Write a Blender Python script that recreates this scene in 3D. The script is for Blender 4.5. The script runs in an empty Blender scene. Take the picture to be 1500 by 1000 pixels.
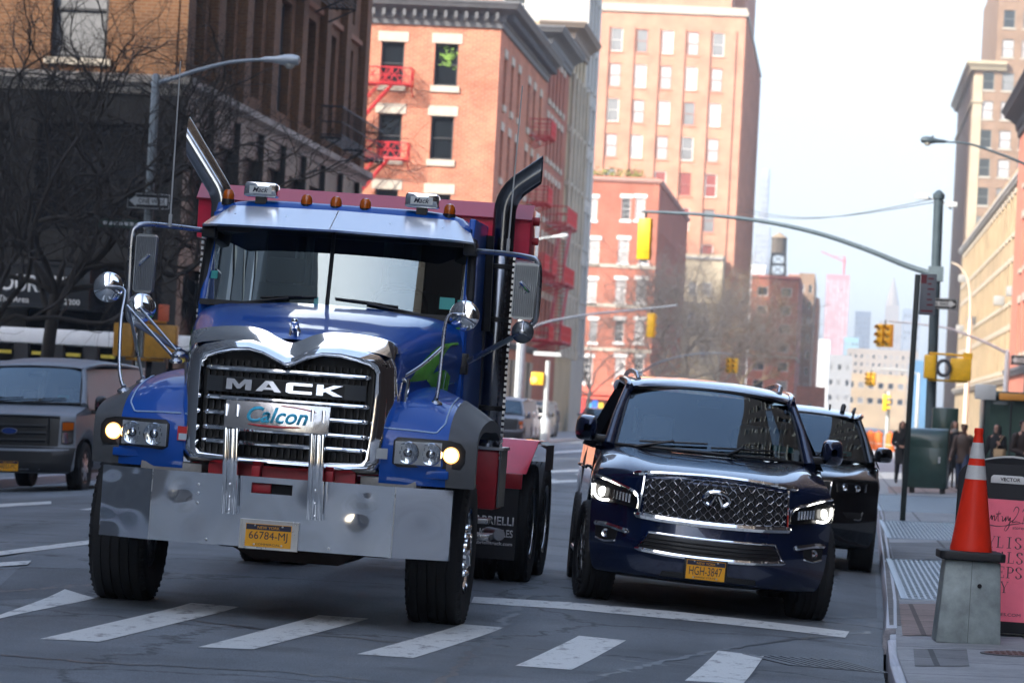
import bpy, bmesh, math, random
from mathutils import Vector, Matrix, Euler
R = math.radians
sc = bpy.context.scene
COL = sc.collection
random.seed(7)

# ------------------------------------------------------------------ camera
FPX, EYE = 5300.0, 1.5                       # focal length in photo pixels (1500 wide), eye height
_psi, _th, _r = math.atan(475 / FPX), math.atan(90 / FPX), math.atan(.0524)
_F = Vector((-math.sin(_psi) * math.cos(_th), math.cos(_psi) * math.cos(_th), math.sin(_th)))
_R0 = _F.cross(Vector((0, 0, 1))).normalized()
_U0 = _R0.cross(_F)
_CX = math.cos(_r) * _R0 + math.sin(_r) * _U0
_CY = -math.sin(_r) * _R0 + math.cos(_r) * _U0
cam_d = bpy.data.cameras.new('camera')
cam = bpy.data.objects.new('camera', cam_d)
COL.objects.link(cam)
cam.matrix_world = Matrix(((_CX.x, _CY.x, -_F.x, 0), (_CX.y, _CY.y, -_F.y, 0), (_CX.z, _CY.z, -_F.z, EYE), (0, 0, 0, 1)))
cam_d.sensor_width = 36
cam_d.lens = 36 * FPX / 1500
cam_d.clip_start = .5
cam_d.clip_end = 9000
cam_d.dof.use_dof = True
cam_d.dof.focus_distance = 26.5
cam_d.dof.aperture_fstop = 5.0
sc.camera = cam

# ------------------------------------------------------------------ sky, sun, exposure
SUN = Vector((.8, 1.0, -.88)).normalized()   # the way the sunlight travels
w = bpy.data.worlds.new('World')
sc.world = w
w.use_nodes = True
nt = w.node_tree
sky = nt.nodes.new('ShaderNodeTexSky')
sky.sky_type = 'NISHITA'
sky.sun_disc = False
sky.sun_elevation = math.asin(-SUN.z)
sky.sun_rotation = math.atan2(-SUN.x, -SUN.y)
sky.air_density = 1.0
sky.dust_density = 2.2
sky.ozone_density = .8
bg = nt.nodes['Background']
bg.inputs[1].default_value = .115
nt.links.new(sky.outputs[0], bg.inputs[0])
sun_d = bpy.data.lights.new('sun', 'SUN')
sun_d.energy = 2.2
sun_d.angle = R(.5)
sun_d.color = (1, .95, .88)
sun = bpy.data.objects.new('sun', sun_d)
COL.objects.link(sun)
sun.rotation_euler = SUN.to_track_quat('-Z', 'Y').to_euler()
sun.location = (-60, -60, 80)
sc.view_settings.view_transform = 'Standard'
sc.view_settings.look = 'None'
sc.view_settings.exposure = 2.3
sc.view_settings.gamma = 1
sc.cycles.max_bounces = 6
sc.cycles.diffuse_bounces = 3
sc.cycles.glossy_bounces = 4
sc.cycles.transparent_max_bounces = 12
sc.cycles.sample_clamp_indirect = 6
sc.cycles.caustics_reflective = False
sc.cycles.use_denoising = True


# ------------------------------------------------------------------ measuring: a photo pixel to a world point
def ray(px, py):
    return _F + _CX * ((px - 750) / FPX) - _CY * ((py - 500) / FPX)


def at(px, py, Y):
    d = ray(px, py)
    return Vector((0, 0, EYE)) + d * (Y / d.y)


def smooth(a, b, t):
    t = min(1, max(0, (t - a) / (b - a)))
    return t * t * (3 - 2 * t)


def road_z(x, y):                            # crowned carriageway, flattening out into the crossing in front
    return -.0054 * min((x + 5.67) ** 2, 60) * (.45 + .55 * smooth(18, 24, y)) - .095 * (1 - smooth(25.5, 30.5, y)) * (1 - smooth(-2.6, .2, x))


def gnd(px, py, dz=0.0, f=road_z):
    d = ray(px, py)
    z = -.15
    for _ in range(12):
        t = (z + dz - EYE) / d.z
        z = f(d.x * t, d.y * t)
    return Vector((d.x * t, d.y * t, z + dz))


# ------------------------------------------------------------------ materials
MAT = {}


def mat(name, col=(.5, .5, .5), rough=.5, metal=0., coat=0., spec=.5, var=.0, vscale=6., bump=0., bscale=40., bdet=4, emit=None, estr=0., stretch=None, coords='Object'):
    if name in MAT:
        return MAT[name]
    m = bpy.data.materials.new(name)
    m.use_nodes = True
    MAT[name] = m
    t = m.node_tree
    p = t.nodes['Principled BSDF']
    p.inputs['Base Color'].default_value = (*col, 1)
    p.inputs['Roughness'].default_value = rough
    p.inputs['Metallic'].default_value = metal
    p.inputs['Coat Weight'].default_value = coat
    p.inputs['Coat Roughness'].default_value = .03
    p.inputs['Specular IOR Level'].default_value = spec
    if emit:
        p.inputs['Emission Color'].default_value = (*emit, 1)
        p.inputs['Emission Strength'].default_value = estr
    tc = t.nodes.new('ShaderNodeTexCoord')
    vec = tc.outputs[coords]
    if stretch:
        mp = t.nodes.new('ShaderNodeMapping')
        mp.inputs['Scale'].default_value = stretch
        t.links.new(vec, mp.inputs[0])
        vec = mp.outputs[0]
    if var:
        n = t.nodes.new('ShaderNodeTexNoise')
        n.inputs['Scale'].default_value = vscale
        n.inputs['Detail'].default_value = 6
        n.inputs['Roughness'].default_value = .65
        t.links.new(vec, n.inputs['Vector'])
        r = t.nodes.new('ShaderNodeMapRange')
        r.inputs[1].default_value = .3
        r.inputs[2].default_value = .7
        r.inputs[3].default_value = 1 - var
        r.inputs[4].default_value = 1 + var
        t.links.new(n.outputs['Fac'], r.inputs[0])
        mx = t.nodes.new('ShaderNodeVectorMath')
        mx.operation = 'SCALE'
        mx.inputs[0].default_value = col
        t.links.new(r.outputs[0], mx.inputs['Scale'])
        t.links.new(mx.outputs[0], p.inputs['Base Color'])
        rr = t.nodes.new('ShaderNodeMapRange')
        rr.inputs[3].default_value = max(.02, rough - var * .3)
        rr.inputs[4].default_value = min(1, rough + var * .3)
        t.links.new(n.outputs['Fac'], rr.inputs[0])
        t.links.new(rr.outputs[0], p.inputs['Roughness'])
    if bump:
        n2 = t.nodes.new('ShaderNodeTexNoise')
        n2.inputs['Scale'].default_value = bscale
        n2.inputs['Detail'].default_value = bdet
        t.links.new(vec, n2.inputs['Vector'])
        b = t.nodes.new('ShaderNodeBump')
        b.inputs['Strength'].default_value = bump
        b.inputs['Distance'].default_value = .02
        t.links.new(n2.outputs['Fac'], b.inputs['Height'])
        t.links.new(b.outputs[0], p.inputs['Normal'])
    return m


def glass(name, tint=(.35, .42, .42), refl=(1, 1, 1), rough=.0, ior=1.5):
    if name in MAT:
        return MAT[name]
    m = bpy.data.materials.new(name)
    m.use_nodes = True
    MAT[name] = m
    t = m.node_tree
    t.nodes.remove(t.nodes['Principled BSDF'])
    o = t.nodes['Material Output']
    tr = t.nodes.new('ShaderNodeBsdfTransparent')
    tr.inputs[0].default_value = (*tint, 1)
    g = t.nodes.new('ShaderNodeBsdfGlossy')
    g.inputs['Color'].default_value = (*refl, 1)
    g.inputs['Roughness'].default_value = rough
    f = t.nodes.new('ShaderNodeFresnel')
    f.inputs[0].default_value = ior
    n = t.nodes.new('ShaderNodeTexNoise')      # faint waviness of the sheet
    n.inputs['Scale'].default_value = 2.5
    b = t.nodes.new('ShaderNodeBump')
    b.inputs['Strength'].default_value = .04
    t.links.new(n.outputs['Fac'], b.inputs['Height'])
    t.links.new(b.outputs[0], g.inputs['Normal'])
    mx = t.nodes.new('ShaderNodeMixShader')
    t.links.new(f.outputs[0], mx.inputs[0])
    t.links.new(tr.outputs[0], mx.inputs[1])
    t.links.new(g.outputs[0], mx.inputs[2])
    t.links.new(mx.outputs[0], o.inputs[0])
    return m


def brick(name, c1, c2, mortar, scale=1.0, var=.25, w_=.22, h_=.072):
    if name in MAT:
        return MAT[name]
    m = bpy.data.materials.new(name)
    m.use_nodes = True
    MAT[name] = m
    t = m.node_tree
    p = t.nodes['Principled BSDF']
    p.inputs['Roughness'].default_value = .9
    p.inputs['Specular IOR Level'].default_value = .25
    g = t.nodes.new('ShaderNodeNewGeometry')
    sx = t.nodes.new('ShaderNodeSeparateXYZ')
    t.links.new(g.outputs['Position'], sx.inputs[0])
    ad = t.nodes.new('ShaderNodeMath')
    t.links.new(sx.outputs[0], ad.inputs[0])
    t.links.new(sx.outputs[1], ad.inputs[1])
    cb = t.nodes.new('ShaderNodeCombineXYZ')
    t.links.new(ad.outputs[0], cb.inputs[0])
    t.links.new(sx.outputs[2], cb.inputs[1])
    b = t.nodes.new('ShaderNodeTexBrick')
    b.inputs['Color1'].default_value = (*c1, 1)
    b.inputs['Color2'].default_value = (*c2, 1)
    b.inputs['Mortar'].default_value = (*mortar, 1)
    b.inputs['Scale'].default_value = 1
    b.inputs['Mortar Size'].default_value = .01 * scale
    b.inputs['Brick Width'].default_value = w_ * scale
    b.inputs['Row Height'].default_value = h_ * scale
    t.links.new(cb.outputs[0], b.inputs['Vector'])
    n = t.nodes.new('ShaderNodeTexNoise')
    n.inputs['Scale'].default_value = .5
    n.inputs['Detail'].default_value = 8
    n.inputs['Roughness'].default_value = .7
    t.links.new(g.outputs['Position'], n.inputs['Vector'])
    r = t.nodes.new('ShaderNodeMapRange')
    r.inputs[1].default_value = .3
    r.inputs[2].default_value = .7
    r.inputs[3].default_value = 1 - var
    r.inputs[4].default_value = 1 + var * .6
    t.links.new(n.outputs['Fac'], r.inputs[0])
    s = t.nodes.new('ShaderNodeVectorMath')
    s.operation = 'SCALE'
    t.links.new(b.outputs['Color'], s.inputs[0])
    t.links.new(r.outputs[0], s.inputs['Scale'])
    t.links.new(s.outputs[0], p.inputs['Base Color'])
    return m


# ------------------------------------------------------------------ mesh builder
def frame_of(d):
    d = d.normalized()
    a = Vector((0, 0, 1)) if abs(d.z) < .95 else Vector((1, 0, 0))
    u = d.cross(a).normalized()
    return u, d.cross(u)


class MB:
    """Collects faces; build() links them as ONE mesh object."""

    def __init__(s):
        s.v, s.f, s.m, s.s = [], [], [], []

    def pt(s, p):
        s.v.append(Vector(p))
        return len(s.v) - 1

    def poly(s, pts, mi=0, sm=False):
        s.f.append([s.pt(p) for p in pts])
        s.m.append(mi)
        s.s.append(sm)

    def box(s, a, b, mi=0, mx=None):
        x0, y0, z0 = (min(a[i], b[i]) for i in range(3))
        x1, y1, z1 = (max(a[i], b[i]) for i in range(3))
        P = [Vector(c) for c in ((x0, y0, z0), (x1, y0, z0), (x1, y1, z0), (x0, y1, z0), (x0, y0, z1), (x1, y0, z1), (x1, y1, z1), (x0, y1, z1))]
        s.hexa(P, mi, mx)

    def hexa(s, P, mi=0, mx=None):
        i = [s.pt(mx @ Vector(p) if mx else p) for p in P]
        for q in ((0, 3, 2, 1), (4, 5, 6, 7), (0, 1, 5, 4), (1, 2, 6, 5), (2, 3, 7, 6), (3, 0, 4, 7)):
            s.f.append([i[k] for k in q])
            s.m.append(mi)
            s.s.append(False)

    def grid(s, fn, nu, nv, mi=0, sm=True, closed_u=False, flip=False, mfn=None):
        b = len(s.v)
        for i in range(nu + 1):
            for j in range(nv + 1):
                s.v.append(Vector(fn(i / nu, j / nv)))
        for i in range(nu):
            for j in range(nv):
                q = [b + i * (nv + 1) + j, b + (i + 1) * (nv + 1) + j, b + (i + 1) * (nv + 1) + j + 1, b + i * (nv + 1) + j + 1]
                s.f.append(q[::-1] if flip else q)
                s.m.append(mfn(i, j) if mfn else mi)
                s.s.append(sm)

    def tube(s, path, r, n=8, mi=0, caps=True, sm=True):
        path = [Vector(p) for p in path]
        rr = r if isinstance(r, (list, tuple)) else [r] * len(path)
        b = len(s.v)
        u = None
        for k, p in enumerate(path):
            d = (path[min(k + 1, len(path) - 1)] - path[max(k - 1, 0)])
            if d.length < 1e-9:
                d = Vector((0, 0, 1))
            d.normalize()
            if u is None:
                u, w_ = frame_of(d)
            else:
                u = (u - d * u.dot(d))
                if u.length < 1e-6:
                    u, w_ = frame_of(d)
                u.normalize()
            w_ = d.cross(u)
            for j in range(n):
                a = 2 * math.pi * j / n
                s.v.append(p + (u * math.cos(a) + w_ * math.sin(a)) * rr[k])
        for k in range(len(path) - 1):
            for j in range(n):
                s.f.append([b + k * n + j, b + k * n + (j + 1) % n, b + (k + 1) * n + (j + 1) % n, b + (k + 1) * n + j])
                s.m.append(mi)
                s.s.append(sm)
        if caps:
            for k, rev in ((0, True), (len(path) - 1, False)):
                q = [b + k * n + j for j in range(n)]
                s.f.append(q[::-1] if rev else q)
                s.m.append(mi)
                s.s.append(False)

    def lathe(s, prof, org=(0, 0, 0), axis=(0, 0, 1), n=24, mi=0, sm=True, mfn=None):
        """prof: (radius, along-axis) pairs."""
        o, d = Vector(org), Vector(axis).normalized()
        u, w_ = frame_of(d)
        b = len(s.v)
        for (r, h) in prof:
            for j in range(n):
                a = 2 * math.pi * j / n
                s.v.append(o + d * h + (u * math.cos(a) + w_ * math.sin(a)) * r)
        for k in range(len(prof) - 1):
            for j in range(n):
                s.f.append([b + k * n + j, b + k * n + (j + 1) % n, b + (k + 1) * n + (j + 1) % n, b + (k + 1) * n + j])
                s.m.append(mfn(k) if mfn else mi)
                s.s.append(sm)
        for k, rev in ((0, True), (len(prof) - 1, False)):
            if prof[k][0] > 1e-4:
                q = [b + k * n + j for j in range(n)]
                s.f.append(q[::-1] if rev else q)
                s.m.append(mi)
                s.s.append(False)

    def prism(s, poly, fn, d0, d1, mi=0, sm=False):
        """closed 2-D outline between depths d0 and d1; fn(u, v, d) -> point"""
        A = [s.pt(fn(u, v, d0)) for u, v in poly]
        B = [s.pt(fn(u, v, d1)) for u, v in poly]
        n = len(poly)
        s.f += [A[::-1], B]
        s.m += [mi, mi]
        s.s += [False, False]
        for k in range(n):
            s.f.append([A[k], A[(k + 1) % n], B[(k + 1) % n], B[k]])
            s.m.append(mi)
            s.s.append(sm)

    def mesh(s, name, mats, bevel=0, seg=2, angle=35, sub=0, recalc=True):
        bm = bmesh.new()
        vs = [bm.verts.new(p) for p in s.v]
        for q, mi, sm in zip(s.f, s.m, s.s):
            if len(set(q)) < 3:
                continue
            try:
                fc = bm.faces.new([vs[k] for k in q])
            except ValueError:
                continue
            fc.material_index = mi
            fc.smooth = sm or bool(bevel)
        bmesh.ops.remove_doubles(bm, verts=bm.verts, dist=1e-5)
        if recalc:
            bmesh.ops.recalc_face_normals(bm, faces=bm.faces)
        if bevel:
            ed = [e for e in bm.edges if len(e.link_faces) == 2 and e.calc_face_angle(0) > R(28)]
            if ed:
                bmesh.ops.bevel(bm, geom=ed, offset=bevel, segments=seg, affect='EDGES', profile=.5, clamp_overlap=True)
        me = bpy.data.meshes.new(name)
        bm.to_mesh(me)
        bm.free()
        for m_ in (mats if isinstance(mats, (list, tuple)) else [mats]):
            me.materials.append(m_)
        try:
            me.set_sharp_from_angle(angle=R(angle))
        except Exception:
            pass
        return me

    def build(s, name, mats, parent=None, loc=None, rot=None, **k):
        o = bpy.data.objects.new(name, s.mesh(name, mats, **k))
        COL.objects.link(o)
        if parent:
            o.parent = parent
        if loc is not None:
            o.location = loc
        if rot is not None:
            o.rotation_euler = rot
        return o


def tag(o, label=None, cat=None, group=None, kind=None):
    if label:
        o['label'] = label
    if cat:
        o['category'] = cat
    if group:
        o['group'] = group
    if kind:
        o['kind'] = kind
    return o


def thing(name, label, cat, loc=(0, 0, 0), rot=(0, 0, 0), group=None):
    o = bpy.data.objects.new(name, None)
    COL.objects.link(o)
    o.location = loc
    o.rotation_euler = rot
    o.empty_display_size = .2
    return tag(o, label, cat, group)


def link(o, parent=None):
    COL.objects.link(o)
    if parent:
        o.parent = parent
    return o


def copy_tree(o, loc=None, rot=None, label=None, parent=None):
    c = o.copy()
    COL.objects.link(c)
    if parent:
        c.parent = parent
    if loc is not None:
        c.location = loc
    if rot is not None:
        c.rotation_euler = rot
    if label:
        c['label'] = label
    for ch in list(o.children):
        copy_tree(ch, parent=c)
    return c


def text(name, body, m, parent, org, width, height, right=(1, 0, 0), up=(0, 0, 1), ext=.003, shear=0., bold=0., sx=None, spacing=1.0):
    """Lettering as a mesh, scaled to width x height, lower-left corner at org."""
    cu = bpy.data.curves.new(name, 'FONT')
    cu.body = body
    cu.size = 1
    cu.shear = shear
    cu.offset = bold
    cu.space_character = spacing
    cu.resolution_u = 3
    to = bpy.data.objects.new(name, cu)
    COL.objects.link(to)
    dg = bpy.context.evaluated_depsgraph_get()
    me = bpy.data.meshes.new_from_object(to.evaluated_get(dg))
    bpy.data.objects.remove(to)
    bpy.data.curves.remove(cu)
    xs = [v.co.x for v in me.vertices]
    ys = [v.co.y for v in me.vertices]
    x0, y0, W, H = min(xs), min(ys), max(xs) - min(xs), max(ys) - min(ys)
    kx, ky = width / W, (height / H if height else width / W)
    rt, u = Vector(right).normalized(), Vector(up).normalized()
    nrm = rt.cross(u)
    o = Vector(org)
    bm = bmesh.new()
    bm.from_mesh(me)
    for v in bm.verts:
        v.co = o + rt * ((v.co.x - x0) * kx) + u * ((v.co.y - y0) * ky)
    if ext:
        r = bmesh.ops.extrude_face_region(bm, geom=list(bm.faces))
        for e in r['geom']:
            if isinstance(e, bmesh.types.BMVert):
                e.co += nrm * ext
    bmesh.ops.recalc_face_normals(bm, faces=bm.faces)
    bm.to_mesh(me)
    bm.free()
    me.name = name
    me.materials.clear()
    me.materials.append(m)
    ob = bpy.data.objects.new(name, me)
    COL.objects.link(ob)
    if parent:
        ob.parent = parent
    return ob


def resample(pts, n, closed=False):
    P = [Vector(p) for p in pts]
    if closed:
        P.append(P[0])
    L = [0]
    for a, b in zip(P, P[1:]):
        L.append(L[-1] + (b - a).length)
    out = []
    for k in range(n):
        t = L[-1] * k / (n if closed else n - 1)
        i = 0
        while i < len(L) - 2 and L[i + 1] < t:
            i += 1
        d = L[i + 1] - L[i]
        out.append(P[i].lerp(P[i + 1], (t - L[i]) / d if d > 1e-9 else 0))
    return out


def cr(pts, t):
    """Catmull-Rom through a list of tuples, t in 0..1"""
    n = len(pts) - 1
    x = min(max(t, 0), 1) * n
    i = min(int(x), n - 1)
    f = x - i
    p0, p1, p2, p3 = pts[max(i - 1, 0)], pts[i], pts[i + 1], pts[min(i + 2, n)]
    return [.5 * (2 * b + (c - a) * f + (2 * a - 5 * b + 4 * c - d) * f * f + (3 * b - a - 3 * c + d) * f ** 3) for a, b, c, d in zip(p0, p1, p2, p3)]


def bez(pts, n=10):
    return [Vector(cr(pts, k / n)) for k in range(n + 1)]


# shared materials
CHROME = mat('chrome', (.95, .96, .97), .06, 1, bump=.02, bscale=3)
CHROME_WAVY = mat('polished_bumper_steel', (.86, .88, .9), .06, 1, bump=.03, bscale=3.2, bdet=0)
STEEL = mat('brushed_steel', (.5, .51, .53), .28, 1, var=.15)
BLACKP = mat('black_plastic', (.012, .012, .013), .42, var=.2)
RUBBER = mat('tyre_rubber', (.012, .012, .013), .75, var=.3, vscale=12, bump=.15, bscale=60)
DARK = mat('dark_interior', (.006, .006, .007), .8)
AMBER = mat('amber_lens', (.5, .1, .005), .12, coat=.5)
WHITE_P = mat('white_paint', (.62, .63, .62), .45, var=.06)
YELLOW = mat('signal_yellow', (.8, .45, .015), .45, var=.15)
PLATE = mat('licence_plate_yellow', (.85, .38, .01), .35)
NAVYTXT = mat('navy_ink', (.01, .012, .04), .4)
GALV = mat('galvanised_steel', (.33, .35, .37), .42, .55, var=.2, vscale=5)
POLE_DK = mat('dark_pole_paint', (.06, .085, .1), .45, .2, var=.15)
GLASS = glass('tinted_glass', (.22, .36, .32), refl=(.9, 1, .97), ior=2.6)
CLEAR = glass('clear_lens', (.9, .92, .94))
RED_P = mat('signal_red', (.6, .02, .02), .4)
SILVERL = mat('headlamp_reflector', (.8, .82, .85), .12, 1)
# ================================================================== GROUND, ROAD, PAVEMENTS
def asphalt(name, base, patchy=True):
    m = bpy.data.materials.new(name)
    m.use_nodes = True
    t = m.node_tree
    p = t.nodes['Principled BSDF']
    g = t.nodes.new('ShaderNodeNewGeometry')

    def noise(scale, det=6, rough=.6):
        n = t.nodes.new('ShaderNodeTexNoise')
        n.inputs['Scale'].default_value = scale
        n.inputs['Detail'].default_value = det
        n.inputs['Roughness'].default_value = rough
        t.links.new(g.outputs['Position'], n.inputs['Vector'])
        return n

    def rng(src, a, b, c, d):
        r = t.nodes.new('ShaderNodeMapRange')
        for i, x in enumerate((a, b, c, d)):
            r.inputs[i + 1].default_value = x
        t.links.new(src, r.inputs[0])
        return r.outputs[0]

    def mul(a, b):
        x = t.nodes.new('ShaderNodeMath')
        x.operation = 'MULTIPLY'
        t.links.new(a, x.inputs[0])
        t.links.new(b, x.inputs[1])
        return x.outputs[0]
    big, mid, fine = noise(.35, 5), noise(2.2, 8, .7), noise(90, 3, .8)
    v = mul(mul(rng(big.outputs['Fac'], .35, .65, .78, 1.22), rng(mid.outputs['Fac'], .3, .7, .82, 1.18)), rng(fine.outputs['Fac'], .3, .7, .4, 1.7))
    vo = t.nodes.new('ShaderNodeTexVoronoi')      # sealed cracks
    vo.feature = 'DISTANCE_TO_EDGE'
    vo.inputs['Scale'].default_value = .28
    wn = noise(1.3, 5, .7)
    va = t.nodes.new('ShaderNodeVectorMath')
    va.operation = 'ADD'
    t.links.new(g.outputs['Position'], va.inputs[0])
    t.links.new(wn.outputs['Color'], va.inputs[1])
    t.links.new(va.outputs[0], vo.inputs['Vector'])
    v = mul(v, rng(vo.outputs['Distance'], .004, .012, .45, 1))
    # wheel-path oil and dark wear along the lanes
    mp = t.nodes.new('ShaderNodeMapping')
    mp.inputs['Scale'].default_value = (1.1, .05, 1)
    t.links.new(g.outputs['Position'], mp.inputs[0])
    ln = t.nodes.new('ShaderNodeTexNoise')
    ln.inputs['Scale'].default_value = 1
    ln.inputs['Detail'].default_value = 6
    t.links.new(mp.outputs[0], ln.inputs['Vector'])
    v = mul(v, rng(ln.outputs['Fac'], .35, .65, .8, 1.15))
    oil = noise(.9, 3, .5)
    v = mul(v, rng(oil.outputs['Fac'], .58, .72, 1, .62))
    spk = noise(28, 2, .6)
    v = mul(v, rng(spk.outputs['Fac'], .68, .74, 1, 1.7))
    s = t.nodes.new('ShaderNodeVectorMath')
    s.operation = 'SCALE'
    s.inputs[0].default_value = base
    t.links.new(v, s.inputs['Scale'])
    t.links.new(s.outputs[0], p.inputs['Base Color'])
    t.links.new(rng(mid.outputs['Fac'], .3, .7, .55, .8), p.inputs['Roughness'])
    p.inputs['Specular IOR Level'].default_value = .4
    b = t.nodes.new('ShaderNodeBump')
    b.inputs['Strength'].default_value = .5
    b.inputs['Distance'].default_value = .012
    t.links.new(fine.outputs['Fac'], b.inputs['Height'])
    t.links.new(b.outputs[0], p.inputs['Normal'])
    return m


def worn_paint(name, col, road):
    """marking paint that has worn through to the asphalt"""
    m = bpy.data.materials.new(name)
    m.use_nodes = True
    t = m.node_tree
    p = t.nodes['Principled BSDF']
    p.inputs['Roughness'].default_value = .6
    g = t.nodes.new('ShaderNodeNewGeometry')
    mp = t.nodes.new('ShaderNodeMapping')
    mp.inputs['Scale'].default_value = (1, .35, 1)
    t.links.new(g.outputs['Position'], mp.inputs[0])
    facs = []
    for sc_, a, b in ((7, .53, .66), (60, .55, .78)):
        n = t.nodes.new('ShaderNodeTexNoise')
        n.inputs['Scale'].default_value = sc_
        n.inputs['Detail'].default_value = 9
        n.inputs['Roughness'].default_value = .75
        t.links.new(mp.outputs[0], n.inputs['Vector'])
        r = t.nodes.new('ShaderNodeMapRange')
        r.inputs[1].default_value = a
        r.inputs[2].default_value = b
        t.links.new(n.outputs['Fac'], r.inputs[0])
        facs.append(r.outputs[0])
    mxm = t.nodes.new('ShaderNodeMath')
    mxm.operation = 'MAXIMUM'
    t.links.new(facs[0], mxm.inputs[0])
    t.links.new(facs[1], mxm.inputs[1])
    mx = t.nodes.new('ShaderNodeMix')
    mx.data_type = 'RGBA'
    mx.inputs[6].default_value = (*col, 1)
    mx.inputs[7].default_value = (*road, 1)
    t.links.new(mxm.outputs[0], mx.inputs[0])
    t.links.new(mx.outputs[2], p.inputs['Base Color'])
    return m


ASPH = asphalt('asphalt', (.142, .16, .176))
PAINT = worn_paint('worn_white_marking', (.66, .68, .66), (.14, .14, .15))


def slabs(name, base, sx, sy, joint=.35):
    """paving flags with joints, stains and gum spots, in world metres"""
    m = bpy.data.materials.new(name)
    m.use_nodes = True
    t = m.node_tree
    p = t.nodes['Principled BSDF']
    p.inputs['Roughness'].default_value = .8
    g = t.nodes.new('ShaderNodeNewGeometry')
    b = t.nodes.new('ShaderNodeTexBrick')
    b.offset = 0
    b.inputs['Scale'].default_value = 1
    b.inputs['Brick Width'].default_value = sx
    b.inputs['Row Height'].default_value = sy
    b.inputs['Mortar Size'].default_value = .02
    b.inputs['Color1'].default_value = (*base, 1)
    b.inputs['Color2'].default_value = (*[c * .86 for c in base], 1)
    b.inputs['Mortar'].default_value = (*[c * joint for c in base], 1)
    t.links.new(g.outputs['Position'], b.inputs['Vector'])
    v = None
    for sc_, lo, hi in ((.9, .72, 1.2), (14, .85, 1.12), (110, .8, 1.2)):
        n = t.nodes.new('ShaderNodeTexNoise')
        n.inputs['Scale'].default_value = sc_
        n.inputs['Detail'].default_value = 7
        n.inputs['Roughness'].default_value = .7
        t.links.new(g.outputs['Position'], n.inputs['Vector'])
        r = t.nodes.new('ShaderNodeMapRange')
        r.inputs[1].default_value = .32
        r.inputs[2].default_value = .68
        r.inputs[3].default_value = lo
        r.inputs[4].default_value = hi
        t.links.new(n.outputs['Fac'], r.inputs[0])
        if v is None:
            v = r.outputs[0]
        else:
            q = t.nodes.new('ShaderNodeMath')
            q.operation = 'MULTIPLY'
            t.links.new(v, q.inputs[0])
            t.links.new(r.outputs[0], q.inputs[1])
            v = q.outputs[0]
    s = t.nodes.new('ShaderNodeVectorMath')
    s.operation = 'SCALE'
    t.links.new(b.outputs['Color'], s.inputs[0])
    t.links.new(v, s.inputs['Scale'])
    t.links.new(s.outputs[0], p.inputs['Base Color'])
    return m


CONC = slabs('pavement_concrete', (.33, .345, .36), 1.5, 1.5)
KERBM = mat('steel_faced_kerb', (.36, .36, .4), .5, .25, var=.3, vscale=9, bump=.2, bscale=30, coords='Generated')

# kerb line on the near side of the pavement, measured in the photo along the foot of the kerb
_kp = [gnd(x, y) for x, y in ((1294, 985), (1294, 950), (1296, 900), (1292, 850), (1288, 805), (1285, 770))]
KERB = [(-200, _kp[0].x), (_kp[0].y, _kp[0].x)] + [(p.y, p.x) for p in _kp[1:]] + [(75, .92), (110, 1.1), (900, 1.2)]
LEFT_KERB = -13.5
FAR = 900


def kerb_x(y):
    for (a, xa), (b, xb) in zip(KERB, KERB[1:]):
        if y <= b:
            return xa + (xb - xa) * (y - a) / (b - a)
    return KERB[-1][1]


KH = .15


def walk_z(x, y):
    k = kerb_x(y)
    return road_z(k, y) + KH + .018 * max(0, x - k)


ys = [-200, -120, -60, -20, 0, 8, 12] + [14 + .5 * k for k in range(30)] + [29 + 2 * k for k in range(1, 40)] + [130, 160, 200, 260, 340, 450, 600, FAR]
b = MB()
NX = 24
for y0, y1 in zip(ys, ys[1:]):
    for k in range(NX):
        def X(y, f):
            return LEFT_KERB + (kerb_x(y) - LEFT_KERB) * f
        q = []
        for y, f in ((y0, k / NX), (y0, (k + 1) / NX), (y1, (k + 1) / NX), (y1, k / NX)):
            x = X(y, f)
            q.append((x, y, road_z(x, y)))
        b.poly(q, 0, True)
tag(b.build('road', ASPH), kind='structure')

# the kerb itself, a steel-nosed stone with a top 0.17 m wide
b = MB()
KW = .095
kend = _kp[1].y + .15                          # the last whole stone stops here, a broken one follows
kys = [kend + k * .9 for k in range(70)] + [110, 150, 200, 300, 500, FAR]
for y0, y1 in zip(kys, kys[1:]):
    sec = []
    for y in (y0, y1):
        x = kerb_x(y)
        z = road_z(x, y)
        sec.append([(x - .012, y, z - .05), (x - .004, y, z + KH - .03), (x + .014, y, z + KH), (x + KW, y, z + KH + .004), (x + KW, y, z - .05)])
    for i in range(4):
        b.poly([sec[0][i], sec[1][i], sec[1][i + 1], sec[0][i + 1]], 0, False)
    if y0 == kend:
        b.poly(sec[0])
tag(b.build('kerb', KERBM), kind='structure')
b = MB()
for k, (ya, yb, dx, dz) in enumerate(((kend - .95, kend - .14, .04, -.035), (kend - 4, kend - 1.0, .02, -.03), (kend - 12, kend - 4.05, .02, -.02))):
    xa, xb = kerb_x(ya) + dx, kerb_x(yb) + dx
    za, zb = road_z(xa, ya) + KH + dz, road_z(xb, yb) + KH + dz
    b.hexa([(xa, ya, za - .3), (xa + KW + .1, ya, za - .3), (xb + KW, yb, zb - .3), (xb, yb, zb - .3), (xa, ya, za), (xa + KW + .1, ya, za + .01), (xb + KW, yb, zb + .01), (xb, yb, zb)])
tag(b.build('kerb', KERBM, bevel=.012), kind='structure')

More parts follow.
